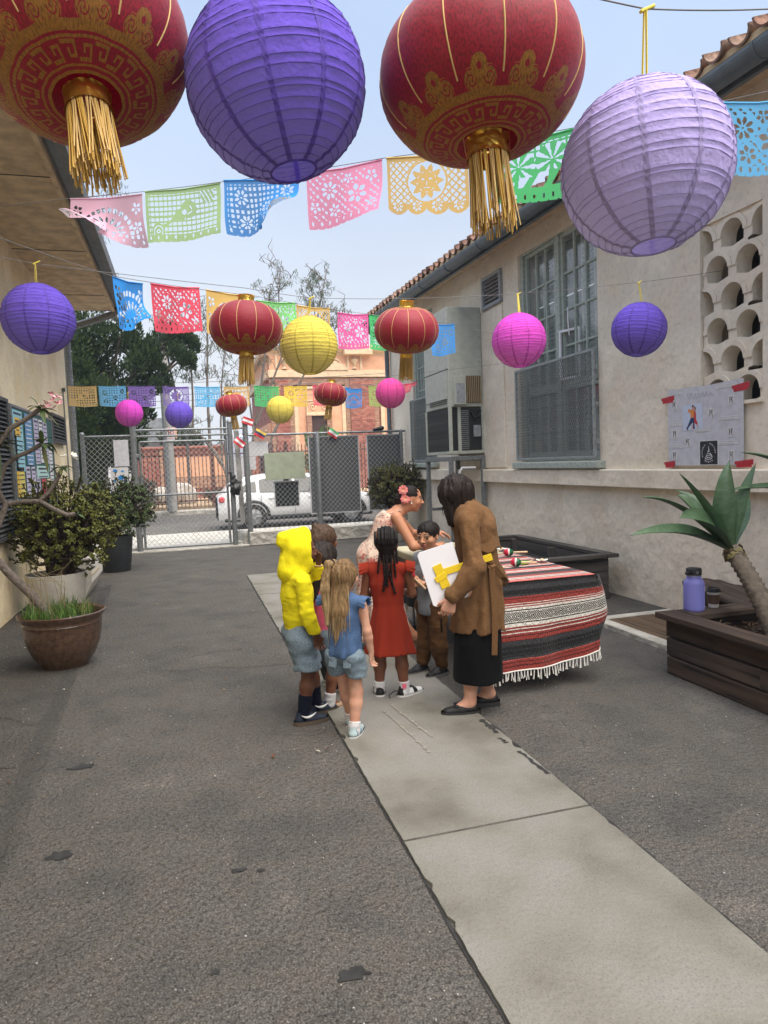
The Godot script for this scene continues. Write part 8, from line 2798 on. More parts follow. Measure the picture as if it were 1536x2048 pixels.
func hoodie_boy() -> void:
	var t := person("child in a bright yellow hoodie with the hood up and denim shorts", Vector3(0.625, 0, -4.29), 98)
	var J := skel(1.19, true)
	J.aL = Vector3(0.065, 0.06, 0.11)
	J.aR = Vector3(-0.065, 0.06, -0.02)
	J.kL = Vector3(0.06, 0.31, 0.085)
	J.kR = Vector3(-0.062, 0.31, 0.03)
	J.tL = Vector3(0.1, 0, 1)
	J.tR = Vector3(-0.05, 0, 1)
	J.hed = Vector3(0, 1.075, 0.035)
	J.hb = Basis(Vector3.RIGHT, 0.12)
	J.wR = Vector3(-0.165, 0.565, 0.06)
	J.hdR = Vector3(0.1, -1, 0.25)
	J.wL = Vector3(0.05, 0.975, 0.165)
	J.hdL = Vector3(-0.2, 0.9, 0.0)
	J.pnL = Vector3(-0.3, 0, -1)
	arms(J, Vector3(0.3, -0.6, 0.3), Vector3(-0.4, 0, -1))
	body(t, J, "skin_deep", null, [0.5, 0.75])
	garment(t, "hoodie", J, M.fleece_yellow, 0.0115, func(f: Field) -> void:
		torso(f, J, 0.014, 0.03, false)
		f.cap(Vector3(0, 0.665, 0.0), J.chs, 0.112, 0.108, 0.03, Vector3(0, 0, 1), 0.85)
		f.cap(J.chs, (J.nck as Vector3) + Vector3(0, -0.03, 0), 0.108, 0.085, 0.04, Vector3(0, 0, 1), 0.85)
		f.cap(Vector3(0, 0.60, 0.0), Vector3(0, 0.63, 0.0), 0.098, 0.098, 0.004, Vector3(0, 0, 1), 0.86)
		arm(f, J, "L", 1.82, 0.015, 0.012)
		arm(f, J, "R", 1.82, 0.016, 0.010)
		for q in [[0.10, 0.026], [0.32, 0.022], [0.55, 0.02]]:
			f.cap((J.eR as Vector3).lerp(J.wR, q[0]) + Vector3(-0.014, 0.012, 0), (J.eR as Vector3).lerp(J.wR, q[0]) + Vector3(-0.008, -0.012, 0.02), q[1], q[1], 0.012)
		f.cap((J.eR as Vector3).lerp(J.wR, 0.84), (J.eR as Vector3).lerp(J.wR, 0.96), 0.030, 0.029, 0.003)
		f.plane(Vector3(0, 0.578, 0), Vector3.DOWN)
		f.rough(0.008, 9.0, Vector3(1.2, 0.6, 1.2), 4).rough(0.005, 20.0, Vector3(0.7, 1.5, 0.7), 6))
	garment(t, "hood", J, M.fleece_yellow, 0.010, func(f: Field) -> void:
		f.ball(Vector3(0, 1.085, 0.02), Vector3(0.10, 0.122, 0.105), 0.03)
		f.cap(Vector3(0, 1.16, -0.06), Vector3(0, 1.178, 0.06), 0.04, 0.045, 0.025)
		f.cap(Vector3(0, 1.16, -0.08), Vector3(0, 1.13, -0.085), 0.028, 0.035, 0.025)
		f.cap(Vector3(0, 1.0, -0.02), Vector3(0, 0.955, -0.03), 0.088, 0.094, 0.03, Vector3(0, 0, 1), 0.95)
		f.cap(Vector3(0, 1.0, 0.05), Vector3(0, 0.97, 0.02), 0.075, 0.07, 0.03)
		f.ball(Vector3(0, 1.065, 0.145), Vector3(0.082, 0.108, 0.115), 0.008, Basis(), true)
		f.plane(Vector3(0, 1.07, 0.135), Vector3(0, 0.12, 1).normalized())
		f.rough(0.007, 7.0, Vector3(1, 1, 1), 9).rough(0.004, 18.0, Vector3(1, 0.5, 1), 3), 0.3)
	garment(t, "denim_shorts", J, M.denim_pale, 0.0115, func(f: Field) -> void:
		torso(f, J, 0.0, 0.03)
		for k in ["L", "R"]:
			f.cap(J["h" + k], (J["h" + k] as Vector3).lerp(J["k" + k], 0.85), 0.082, 0.088, 0.02)
		f.cap(J.hL, J.hR, 0.085, 0.085, 0.03)
		f.plane(Vector3(0, 0.62, 0), Vector3.UP)
		f.plane(Vector3(0, 0.345, 0), Vector3.DOWN)
		f.rough(0.016, 7.0, Vector3(0.8, 1.2, 0.8), 12))
	part("belt_tab", mb().box(Vector3(-0.098, 0.585, -0.035), Vector3(0.006, 0.02, 0.018), 0.002), M.black_skirt, t)
	for k in ["L", "R"]:
		sock(t, J, k, 0.185, M.navy_sock)
		shoe(t, J, k, 0.215, Color(0.012, 0.02, 0.036), Color(0.014, 0.022, 0.04), Color(0.012, 0.02, 0.036), Color(0.10, 0.075, 0.055))
	for k in ["L", "R"]:
		var a: Vector3 = J["a" + k]
		var sx := -1.0 if k == "R" else -0.9
		var pts := []
		for i in 9:
			var q := i / 8.0
			pts.append(Vector3(a.x + sx * (0.042 - 0.008 * q), 0.07 - 0.032 * sin(q * 2.6) * (1.0 - 0.45 * q) + 0.012 * q, a.z + 0.075 - 0.095 * (1.0 - q)))
		part("pale_tick", mb().tint(Color(0.7, 0.7, 0.7)).tube(pts, [0.0022, 0.004, 0.0062, 0.0078, 0.0085, 0.0078, 0.006, 0.004, 0.002], 6), M.shoe_paint, t)
	part("wristband", mb().tint(Color(0.45, 0.25, 0.2)).tube(ring_pts(0.026, Vector3.ZERO, 16), 0.004, 5, false), M.shoe_paint, t).transform = Transform3D(Basis(Vector3.RIGHT, PI / 2), J.wL - Vector3(0, 0.015, 0))
func child_behind() -> void:
	var t := person("child with streaked brown hair mostly hidden behind the yellow hoodie", Vector3(0.90, 0, -4.82), 118)
	var J := skel(1.17, true)
	J.aL = Vector3(0.075, 0.06, 0.06)
	arms(J, Vector3(0.4, 0, -1), Vector3(-0.4, 0, -1))
	body(t, J, "skin_brown")
	garment(t, "shirt", J, M.grey_tee, 0.014, func(f: Field) -> void:
		torso(f, J, 0.016)
		arm(f, J, "L", 0.7, 0.014)
		arm(f, J, "R", 0.7, 0.014)
		f.plane(Vector3(0, 0.5, 0), Vector3.DOWN))
	garment(t, "trousers", J, M.grey_pants, 0.013, func(f: Field) -> void:
		torso(f, J, 0.008)
		leg(f, J, "L", 1.92, 0.02)
		leg(f, J, "R", 1.92, 0.02)
		f.plane(Vector3(0, 0.66, 0), Vector3.UP)
		f.rough(0.012, 9.0))
	var c: Vector3 = J.hed
	garment(t, "hair", J, M.hair, 0.009, func(f: Field) -> void:
		f.ball(c + Vector3(0, 0.025, -0.014), Vector3(0.089, 0.098, 0.105), 0.01)
		f.ball(c + Vector3(0.03, 0.11, -0.05), Vector3(0.03, 0.02, 0.03), 0.02)
		f.cap(c + Vector3(0, 0.0, -0.05), c + Vector3(0, -0.1, -0.055), 0.075, 0.05, 0.02)
		f.plane(c + Vector3(0, 0, 0.075), Vector3(0, -0.25, 1).normalized())
		f.rough(0.008, 30.0, Vector3(1, 0.12, 1)), 0.3, hair_paint(Color(0.030, 0.018, 0.012), Color(0.14, 0.085, 0.055), 3))
	for k in ["L", "R"]:
		shoe(t, J, k, 0.20, Color(0.02, 0.02, 0.022), Color(0.35, 0.35, 0.36), Color(0.42, 0.42, 0.43), Color(0.66, 0.66, 0.66))
func pink_child() -> void:
	var t := person("child with long black hair in a pink top behind the blonde girl", Vector3(0.82, 0, -4.46), 112)
	var J := skel(1.085, true)
	J.aR = Vector3(-0.06, 0.055, -0.03)
	J.aL = Vector3(0.12, 0.055, 0.22)
	J.kL = Vector3(0.09, 0.28, 0.16)
	J.hb = Basis(Vector3.UP, 0.15)
	arms(J, Vector3(0.4, 0, -1), Vector3(-0.4, 0, -1))
	body(t, J, "skin_brown")
	garment(t, "top", J, M.pink_shirt, 0.013, func(f: Field) -> void:
		torso(f, J, 0.016)
		arm(f, J, "L", 0.85, 0.014)
		arm(f, J, "R", 0.85, 0.014)
		f.plane(Vector3(0, 0.46, 0), Vector3.DOWN)
		f.rough(0.01, 9.0))
	garment(t, "shorts", J, M.denim_pale, 0.013, func(f: Field) -> void:
		torso(f, J, 0.006)
		leg(f, J, "L", 0.75, 0.02)
		leg(f, J, "R", 0.75, 0.02)
		f.plane(Vector3(0, 0.6, 0), Vector3.UP))
	var c: Vector3 = J.hed
	garment(t, "hair", J, M.hair, 0.008, func(f: Field) -> void:
		f.ball(c + Vector3(0, 0.03, -0.012), Vector3(0.090, 0.088, 0.102), 0.01)
		f.cap(c + Vector3(0, 0.0, -0.06), c + Vector3(0, -0.22, -0.085), 0.08, 0.055, 0.03, Vector3(0, 0, 1), 0.65)
		f.cap(c + Vector3(-0.06, 0.0, -0.02), c + Vector3(-0.075, -0.15, -0.03), 0.04, 0.03, 0.03)
		f.plane(c + Vector3(0, 0, 0.065), Vector3(0, -0.25, 1).normalized())
		f.rough(0.009, 28.0, Vector3(1, 0.1, 1)), 0.3, hair_paint(Color(0.010, 0.008, 0.007), Color(0.045, 0.032, 0.026), 5))
	for k in ["L", "R"]:
		sock(t, J, k, 0.12, M.white_sock)
		shoe(t, J, k, 0.175, Color(0.32, 0.20, 0.12), Color(0.40, 0.28, 0.18), Color(0.44, 0.31, 0.21), Color(0.5, 0.4, 0.32), true, "glitter_shoe")
func blonde_girl() -> void:
	var t := person("small girl with long blonde ponytail, blue ruffled top and denim shorts", Vector3(0.84, 0, -3.94), 140)
	var J := skel(1.05, true)
	J.aL = Vector3(0.05, 0.055, 0.13)
	J.aR = Vector3(-0.045, 0.055, -0.02)
	J.kL = Vector3(0.055, 0.26, 0.08)
	J.kR = Vector3(-0.05, 0.26, 0.02)
	J.tL = Vector3(0.3, 0, 1)
	J.tR = Vector3(0.15, 0, 1)
	J.hed = Vector3(-0.005, 0.945, 0.02)
	J.hb = Basis(Vector3.UP, -0.35) * Basis(Vector3.RIGHT, 0.05)
	J.wR = Vector3(-0.145, 0.475, 0.05)
	J.hdR = Vector3(0.05, -1, 0.2)
	J.wL = Vector3(0.10, 0.52, 0.13)
	arms(J, Vector3(0.4, 0, -1), Vector3(-0.6, 0, -1))
	body(t, J, "skin_fair", null, [0.4, 0.5])
	garment(t, "blouse", J, M.denim_shirt, 0.010, func(f: Field) -> void:
		torso(f, J, 0.012, 0.03, false)
		f.cap(Vector3(0, 0.52, 0.0), J.wst, 0.108, 0.092, 0.02, Vector3(0, 0, 1), 0.82, [9, 0.006, 0.001, 0.4])
		f.cap(J.wst, J.chs, 0.096, 0.096, 0.02, Vector3(0, 0, 1), 0.82)
		f.plane(Vector3(0, 0.485, 0), Vector3.DOWN)
		f.rough(0.012, 8.0, Vector3(1, 0.7, 1), 7))
	for s in [1.0, -1.0]:
		for q in 2:
			var pts := PackedVector3Array()
			var c: Vector3 = J.sL if s > 0 else J.sR
			for j in 5:
				for i in 41:
					var a := lerpf(-1.9, 1.9, i / 40.0)
					var out := 0.008 + (0.032 + 0.012 * q) * j / 4.0
					var wob := 0.011 * sin(i * 1.25 + q * 2.0) * j / 4.0
					pts.append(c + Vector3(s * (out + wob * 0.6 - 0.006 - 0.005 * q), cos(a) * 0.044 - 0.010 * j / 4.0 + wob * 0.4 + 0.004, sin(a) * 0.046 + wob * 0.5))
			part("ruffle", mb().grid(pts, 41, 5, 1, 1, false, s < 0), M.denim_shirt, t)
	garment(t, "denim_shorts", J, M.denim_pale, 0.010, func(f: Field) -> void:
		torso(f, J, 0.0, 0.02)
		for k in ["L", "R"]:
			var s := 1.0 if k == "L" else -1.0
			f.cap((J["h" + k] as Vector3) + Vector3(0.004 * s, 0.0, -0.012), (J["h" + k] as Vector3).lerp(J["k" + k], 0.52) + Vector3(0.006 * s, 0, 0), 0.067, 0.064, 0.012)
		f.plane(Vector3(0, 0.53, 0), Vector3.UP)
		f.plane(Vector3(0, 0.362, 0), Vector3.DOWN)
		f.rough(0.010, 9.0, Vector3(0.8, 1.4, 0.8), 5))
	for s in [1.0, -1.0]:
		part("back_pocket", mb().box(Vector3(0.046 * s, 0.455, -0.076), Vector3(0.05, 0.05, 0.006), 0.002, Basis(Vector3.BACK, 0.08 * s) * Basis(Vector3.RIGHT, 0.15)), M.denim_pale, t)
	var hp := hair_paint(Color(0.075, 0.040, 0.020), Color(0.34, 0.22, 0.105), 8, 0.55, 0.62, 0.95)
	var c: Vector3 = J.hed
	garment(t, "hair", J, M.hair, 0.0068, func(f: Field) -> void:
		f.ball(c + Vector3(0, 0.016, -0.012), Vector3(0.077, 0.086, 0.092), 0.01)
		f.cap(c + Vector3(0, -0.02, -0.05), c + Vector3(0.005, -0.18, -0.085), 0.066, 0.055, 0.03, Vector3(0, 0, 1), 0.6)
		f.cap(c + Vector3(0.005, -0.18, -0.085), c + Vector3(0.012, -0.34, -0.098), 0.056, 0.022, 0.03, Vector3(0, 0, 1), 0.5)
		f.plane(c + Vector3(0, 0, 0.06), (J.hb as Basis) * Vector3(0, -0.3, 1).normalized())
		f.rough(0.010, 34.0, Vector3(1, 0.07, 1), 2).rough(0.006, 70.0, Vector3(1, 0.05, 1), 4), 0.3, hp)
	var tip := c + Vector3(0.05, 0.10, -0.055)
	garment(t, "ponytail", J, M.hair, 0.006, func(f: Field) -> void:
		f.cap(tip + Vector3(-0.01, -0.01, 0.01), tip + Vector3(0.012, -0.02, -0.028), 0.016, 0.021, 0.01)
		f.cap(tip + Vector3(0.012, -0.02, -0.028), tip + Vector3(0.025, -0.16, -0.05), 0.022, 0.029, 0.015, Vector3(0, 0, 1), 0.75)
		f.cap(tip + Vector3(0.025, -0.16, -0.05), tip + Vector3(0.022, -0.36, -0.055), 0.029, 0.012, 0.015, Vector3(0, 0, 1), 0.7)
		f.rough(0.008, 40.0, Vector3(1, 0.07, 1), 12).rough(0.005, 80.0, Vector3(1, 0.05, 1), 14), 0.3, hair_paint(Color(0.13, 0.075, 0.034), Color(0.50, 0.36, 0.19), 18, 0.25, 0.65, 1.0))
	part("hair_tie", mb().tint(Color(0.03, 0.02, 0.02)).tube(ring_pts(0.019, tip + Vector3(0.0, -0.012, -0.008), 14), 0.006, 5, false), M.hair, t)
	rng.seed = 71
	var wisps := mb()
	for k in 130:
		var a := rng.randf_range(-1.3, 1.3)
		var s := c + Vector3(sin(a) * 0.06, rng.randf_range(-0.12, 0.0), -0.055 - 0.03 * cos(a))
		var e := s + Vector3(rng.randf_range(-0.02, 0.02) + 0.01, rng.randf_range(-0.30, -0.16), -0.03 * cos(a) + rng.randf_range(-0.008, 0.0))
		wisps.tint(Color(0.10, 0.06, 0.03).lerp(Color(0.48, 0.34, 0.18), rng.randf()))
		wisps.tube([s, s.lerp(e, 0.5) + Vector3(rng.randf_range(-0.008, 0.008), 0, -0.006), e], [0.0018, 0.0018, 0.0007], 4)
	stuff(part("hair_strands", wisps, M.hair, t))
	for k in ["L", "R"]:
		sock(t, J, k, 0.10, M.white_sock)
		shoe(t, J, k, 0.19, Color(0.17, 0.27, 0.33), Color(0.38, 0.48, 0.50), Color(0.45, 0.52, 0.54), Color(0.66, 0.68, 0.68))
func red_girl() -> void:
	var t := person("girl with black cornrow braids in a rust-red ruffled dress", Vector3(1.265, 0, -4.48), 163)
	var J := skel(1.165, true)
	J.aL = Vector3(0.085, 0.06, 0.03)
	J.aR = Vector3(-0.085, 0.06, 0.0)
	J.kL = Vector3(0.072, 0.29, 0.02)
	J.kR = Vector3(-0.07, 0.29, 0.01)
	J.tL = Vector3(0.12, 0, 1)
	J.tR = Vector3(-0.95, 0, 0.75)
	J.wL = Vector3(0.10, 0.70, 0.17)
	J.wR = Vector3(-0.10, 0.70, 0.17)
	J.hdL = Vector3(-0.4, 0.1, 1)
	J.hdR = Vector3(0.4, 0.1, 1)
	J.hb = Basis(Vector3.UP, -0.35) * Basis(Vector3.RIGHT, 0.15)
	arms(J, Vector3(0.55, -0.4, -1), Vector3(-0.55, -0.4, -1))
	body(t, J, "skin_brown")
	garment(t, "dress", J, M.rust_dress, 0.0105, func(f: Field) -> void:
		torso(f, J, 0.010, 0.03, false)
		f.cap(Vector3(0, 0.67, 0), J.chs, 0.096, 0.102, 0.02, Vector3(0, 0, 1), 0.8)
		f.cap(Vector3(0, 0.66, 0), Vector3(0, 0.30, 0), 0.096, 0.172, 0.012, Vector3(0, 0, 1), 0.82, [7, 0.001, 0.010, 0.7])
		f.cap(Vector3(0, 0.677, 0), Vector3(0, 0.675, 0), 0.102, 0.102, 0.004, Vector3(0, 0, 1), 0.8)
		f.ball(J.nck + Vector3(0, 0.035, 0.0), Vector3(0.055, 0.045, 0.06), 0.006, Basis(), true)
		f.plane(Vector3(0, 0.315, 0), Vector3.DOWN)
		f.rough(0.008, 7.0, Vector3(1, 0.4, 1), 3))
	for s in [1.0, -1.0]:
		for q in 2:
			var pts := PackedVector3Array()
			var c: Vector3 = J.sL if s > 0 else J.sR
			for j in 6:
				for i in 45:
					var a := lerpf(-1.8, 1.8, i / 44.0)
					var out := 0.0 + (0.045 + 0.016 * q) * j / 5.0
					var wob := 0.013 * sin(i * 1.05 + q * 2.0) * j / 5.0
					pts.append(c + Vector3(s * (out + wob * 0.5 - 0.006), cos(a) * (0.048 + 0.006 * q) - 0.018 * j / 5.0 + wob * 0.5 + 0.004, sin(a) * 0.055 + wob * 0.4))
			part("ruffle", mb().grid(pts, 45, 6, 1, 1, false, s < 0), M.rust_dress, t)
	var hp := hair_paint(Color(0.006, 0.005, 0.005), Color(0.022, 0.018, 0.017), 15)
	var c: Vector3 = J.hed
	garment(t, "cornrows", J, M.hair, 0.007, func(f: Field) -> void:
		f.ball(c + Vector3(0, 0.018, -0.014), Vector3(0.082, 0.092, 0.098), 0.01)
		for i in 7:
			var x := (i - 3) * 0.024
			for j in 7:
				var a0 := lerpf(0.5, 3.3, j / 7.0)
				var a1 := lerpf(0.5, 3.3, (j + 1) / 7.0)
				var rr := sqrt(maxf(1.0 - pow(x / 0.09, 2), 0.1))
				f.cap(c + Vector3(x, 0.018 + sin(a0) * 0.093 * rr, -0.014 + cos(a0) * 0.1 * rr), c + Vector3(x, 0.018 + sin(a1) * 0.093 * rr, -0.014 + cos(a1) * 0.1 * rr), 0.0085, 0.0085, 0.003)
		f.cap(c + Vector3(0, -0.03, -0.07), c + Vector3(0, -0.09, -0.062), 0.052, 0.04, 0.02, Vector3(0, 0, 1), 0.6)
		f.plane(c + Vector3(0, 0, 0.05), (J.hb as Basis) * Vector3(0, -0.35, 1).normalized()), 0.3, hp)
	rng.seed = 4
	for q in [[-0.05, -0.06, -0.072, -0.055, 0.16], [-0.028, -0.07, -0.086, -0.03, 0.20], [0.0, -0.07, -0.09, 0.0, 0.21], [0.022, -0.07, -0.088, 0.012, 0.20], [0.045, -0.06, -0.075, 0.06, 0.13], [-0.066, -0.04, -0.03, -0.07, 0.14], [0.012, -0.08, -0.092, -0.05, 0.25], [-0.012, -0.08, -0.092, 0.03, 0.23]]:
		var m := mb()
		var a: Vector3 = c + Vector3(q[0], q[1], q[2])
		for st in 2:
			var pts := []
			for i in 25:
				var s := i / 24.0
				var ph := s * 26.0 + st * PI
				pts.append(a + Vector3((q[3] - q[0]) * s + cos(ph) * 0.0035, -q[4] * s, -0.022 * sin(s * PI * 0.6) + sin(ph) * 0.0035))
			m.tint(Color(0.008, 0.007, 0.007)).tube(pts, 0.0058, 5)
		part("braid", m, M.hair, t)
	for k in ["L", "R"]:
		sock(t, J, k, 0.115, M.white_sock)
		part("sock_patch", mb().tint(Color(0.75, 0.16, 0.25)).box((J["a" + k] as Vector3) + Vector3(0.0, 0.03, -0.034), Vector3(0.03, 0.04, 0.008), 0.003), M.shoe_paint, t)
		shoe(t, J, k, 0.215, Color(0.62, 0.62, 0.62), Color(0.014, 0.014, 0.015), Color(0.62, 0.62, 0.62), Color(0.68, 0.67, 0.66))
	part("loose_lace", mb().tint(Color(0.012, 0.012, 0.012)).tube([Vector3(-0.06, 0.05, -0.02), Vector3(-0.02, 0.06, -0.04), Vector3(0.02, 0.035, -0.05), Vector3(0.01, 0.006, -0.06)], 0.0035, 5), M.shoe_paint, t)
func floral_woman() -> void:
	var t := person("woman in a floral strap dress with a pink flower in her hair, leaning over", Vector3(1.50, 0, -5.75), 84)
	var J := skel(1.60, false)
	J.pel = Vector3(0, 0.80, 0.0)
	J.wst = Vector3(0, 0.93, 0.06)
	J.chs = Vector3(0, 1.08, 0.14)
	J.nck = Vector3(0, 1.175, 0.245)
	J.hed = Vector3(-0.01, 1.272, 0.355)
	J.hb = Basis(Vector3.UP, -0.12) * Basis(Vector3.RIGHT, 0.12)
	J.hL = Vector3(0.075, 0.78, 0.0)
	J.hR = Vector3(-0.075, 0.78, 0.0)
	J.sL = Vector3(0.155, 1.125, 0.245)
	J.sR = Vector3(-0.155, 1.135, 0.19)
	J.kL = Vector3(0.09, 0.44, 0.06)
	J.kR = Vector3(-0.09, 0.44, -0.02)
	J.aL = Vector3(0.07, 0.07, 0.34)
	J.aR = Vector3(-0.09, 0.07, -0.06)
	J.tL = Vector3(-0.2, 0, 1)
	J.tR = Vector3(-0.35, 0, 1)
	J.wR = Vector3(-0.07, 0.90, 0.47)
	J.wL = Vector3(0.10, 0.98, 0.58)
	J.hdR = Vector3(0.2, -0.35, 1)
	J.hdL = Vector3(-0.1, -0.35, 1)
	J.pnR = Vector3(0.2, -1, 0)
	J.pnL = Vector3(0, -1, 0)
	arms(J, Vector3(0.6, -0.6, 0.2), Vector3(-0.6, -0.8, 0.1))
	J.r.chest = 0.125
	var skin := Color(0.50, 0.235, 0.135)
	body(t, J, "skin_tan", face_paint(J, skin, Color(0.42, 0.10, 0.10)), [0.35, 0.35], 1.35)
	eyes(t, J)
	var hh: float = J.hh
	part("teeth", mb().box(J.hed + J.hb * Vector3(0, -0.255, 0.385) * hh, Vector3(0.15, 0.024, 0.02) * hh, 0.002, J.hb), M.eye_white, t)
	part("pearl_earring", Field.new(Vector3.ONE * -0.02, Vector3.ONE * 0.02, 0.002).ball(Vector3.ZERO, Vector3.ONE * 0.0075, 0.001).into(mb()), M.pearl, t).position = J.hed + J.hb * Vector3(-0.385, -0.15, -0.02) * hh
	garment(t, "floral_dress", J, M.floral_print, 0.0125, func(f: Field) -> void:
		var fw := fwd_of(J)
		f.cap(J.wst, (J.chs as Vector3) + Vector3(0, -0.01, -0.01), 0.118, 0.138, 0.03, fw, 0.78)
		f.cap((J.chs as Vector3) + Vector3(0.06, -0.02, 0.05), (J.chs as Vector3) + Vector3(-0.06, -0.02, 0.05), 0.075, 0.075, 0.03)
		f.cap(J.pel, J.wst, 0.135, 0.112, 0.05, fw, 0.8)
		f.cap(J.pel, Vector3(0.0, 0.10, 0.06), 0.138, 0.235, 0.05, Vector3(0, 0, 1), 0.95, [9, 0.004, 0.026, 0.2])
		f.plane((J.chs as Vector3) + Vector3(0, 0.045, 0.045), Vector3(0, 0.75, 0.66))
		f.plane(Vector3(0, 0.10, 0), Vector3.DOWN)
		f.rough(0.012, 6.0, Vector3(1, 0.5, 1), 5), 0.32)
	for s in [1.0, -1.0]:
		part("strap", mb().tube([(J.chs as Vector3) + Vector3(0.075 * s, 0.03, 0.10), (J.nck as Vector3) + Vector3(0.09 * s, 0.012, -0.005), (J.chs as Vector3) + Vector3(0.08 * s, 0.07, -0.06)], 0.006, 6), M.floral_print, t)
	var c: Vector3 = J.hed
	var b: Basis = J.hb
	garment(t, "hair", J, M.hair, 0.0075, func(f: Field) -> void:
		f.ball(c + b * Vector3(0, 0.15, -0.10) * hh, Vector3(0.385, 0.385, 0.435) * hh, 0.01, b)
		f.ball(c + b * Vector3(0, -0.08, -0.50) * hh, Vector3(0.22, 0.22, 0.2) * hh, 0.03, b)
		f.ball(c + b * Vector3(0, -0.08, 0.36) * hh, Vector3(0.30, 0.37, 0.30) * hh, 0.012, b, true)
		f.ball(c + b * Vector3(-0.4, -0.06, 0.02) * hh, Vector3(0.12, 0.2, 0.14) * hh, 0.01, b, true)
		f.ball(c + b * Vector3(0.4, -0.06, 0.02) * hh, Vector3(0.12, 0.2, 0.14) * hh, 0.01, b, true)
		f.rough(0.004, 40.0, Vector3(1, 1, 0.15)), 0.4, hair_paint(Color(0.008, 0.006, 0.006), Color(0.035, 0.024, 0.02), 25))
	var fc := c + b * Vector3(-0.34, 0.16, -0.32) * hh
	for q in 2:
		var ctr := fc + Vector3(0, 0.04 - 0.075 * q, -0.01 + 0.015 * q)
		for ring in 4:
			for i in 9:
				var ax := Vector3(-1, 0.1, -0.15).normalized()
				var d := ax.cross(Vector3.UP).normalized().rotated(ax, TAU * i / 9.0 + ring * 0.35)
				var dir := (d * (1.0 - ring * 0.2) + ax * (0.25 + 0.3 * ring)).normalized()
				var m := mb().tint(Color(0.80, 0.22, 0.24).lerp(Color(0.86, 0.50, 0.34), ring / 3.0 * 0.8 + 0.1 * (i % 2)))
				rosette_leaf(m, ctr, dir, ax, 0.046 - ring * 0.007, 0.012, 0.35)
				part("hair_flower_petal", m, M.petal, t)
	for k in ["L", "R"]:
		shoe(t, J, k, 0.24, Color(0.32, 0.17, 0.10), Color(0.30, 0.15, 0.085), Color(0.45, 0.26, 0.18), Color(0.12, 0.06, 0.035), true, "sandal")
func grey_boy() -> void:
	var t := person("small boy with short black hair in a grey tee and brown trousers", Vector3(1.72, 0, -4.90), -66)
	var J := skel(1.14, true)
	J.hb = Basis(Vector3.UP, 0.30) * Basis(Vector3.RIGHT, 0.14)
	J.wL = Vector3(0.04, 0.70, 0.13)
	J.wR = Vector3(-0.03, 0.735, 0.135)
	J.hdR = Vector3(0.35, 0.25, 1)
	J.hdL = Vector3(-0.2, 0.2, 1)
	J.pnR = Vector3(1, 0.2, -0.2)
	J.aL = Vector3(0.085, 0.06, 0.0)
	J.aR = Vector3(-0.075, 0.06, 0.05)
	J.kL = Vector3(0.075, 0.285, 0.02)
	arms(J, Vector3(0.7, -0.6, -0.6), Vector3(-0.7, -0.6, -0.6))
	body(t, J, "skin_olive", face_paint(J, Color(0.50, 0.255, 0.15), Color(0.42, 0.14, 0.12)), [0.9, 0.9], 1.25)
	eyes(t, J)
	garment(t, "grey_tee", J, M.grey_tee, 0.0115, func(f: Field) -> void:
		torso(f, J, 0.016)
		arm(f, J, "L", 0.85, 0.016, 0.02, 0.006)
		arm(f, J, "R", 0.85, 0.016, 0.02, 0.006)
		f.cap(Vector3(0, 0.5, 0), J.wst, 0.118, 0.108, 0.02, Vector3(0, 0, 1), 0.82)
		f.plane(Vector3(0, 0.455, 0), Vector3.DOWN)
		f.rough(0.012, 7.0, Vector3(1, 0.7, 1), 8))
	garment(t, "brown_trousers", J, M.brown_pants, 0.0115, func(f: Field) -> void:
		torso(f, J, 0.004)
		leg(f, J, "L", 1.90, 0.022, 0.015)
		leg(f, J, "R", 1.90, 0.022, 0.015)
		f.plane(Vector3(0, 0.62, 0), Vector3.UP)
		f.rough(0.010, 8.0, Vector3(0.8, 1.2, 0.8), 9).rough(0.005, 18.0, Vector3(0.8, 1.2, 0.8), 19))
	part("leg_zip", mb().box((J.hL as Vector3).lerp(J.kL, 0.55) + Vector3(0.07, 0, 0.03), Vector3(0.008, 0.10, 0.012), 0.002), M.black_skirt, t)
	var c: Vector3 = J.hed
	var b: Basis = J.hb
	var hh: float = J.hh
	garment(t, "hair", J, M.hair, 0.0075, func(f: Field) -> void:
		f.ball(c + b * Vector3(0, 0.15, -0.08) * hh, Vector3(0.395, 0.39, 0.455) * hh, 0.01, b)
		f.ball(c + b * Vector3(0, -0.14, 0.34) * hh, Vector3(0.36, 0.35, 0.32) * hh, 0.01, b, true)
		f.plane(c + b * Vector3(0, -0.16, -0.1) * hh, b * Vector3(0, -1, 0.35).normalized())
		f.rough(0.006, 45.0, Vector3(1, 0.2, 1)), 0.4, hair_paint(Color(0.007, 0.006, 0.006), Color(0.028, 0.02, 0.018), 35))
	for k in ["L", "R"]:
		shoe(t, J, k, 0.21, Color(0.012, 0.012, 0.013), Color(0.03, 0.03, 0.032), Color(0.014, 0.014, 0.015), Color(0.16, 0.155, 0.15))
	var mr := maraca("red maraca held by the small boy beside the white board", J.wR + Vector3(0.05, 0.045, 0.09), Vector3(0.3, -0.6, -0.5))
	mr.transform = t.transform * mr.transform
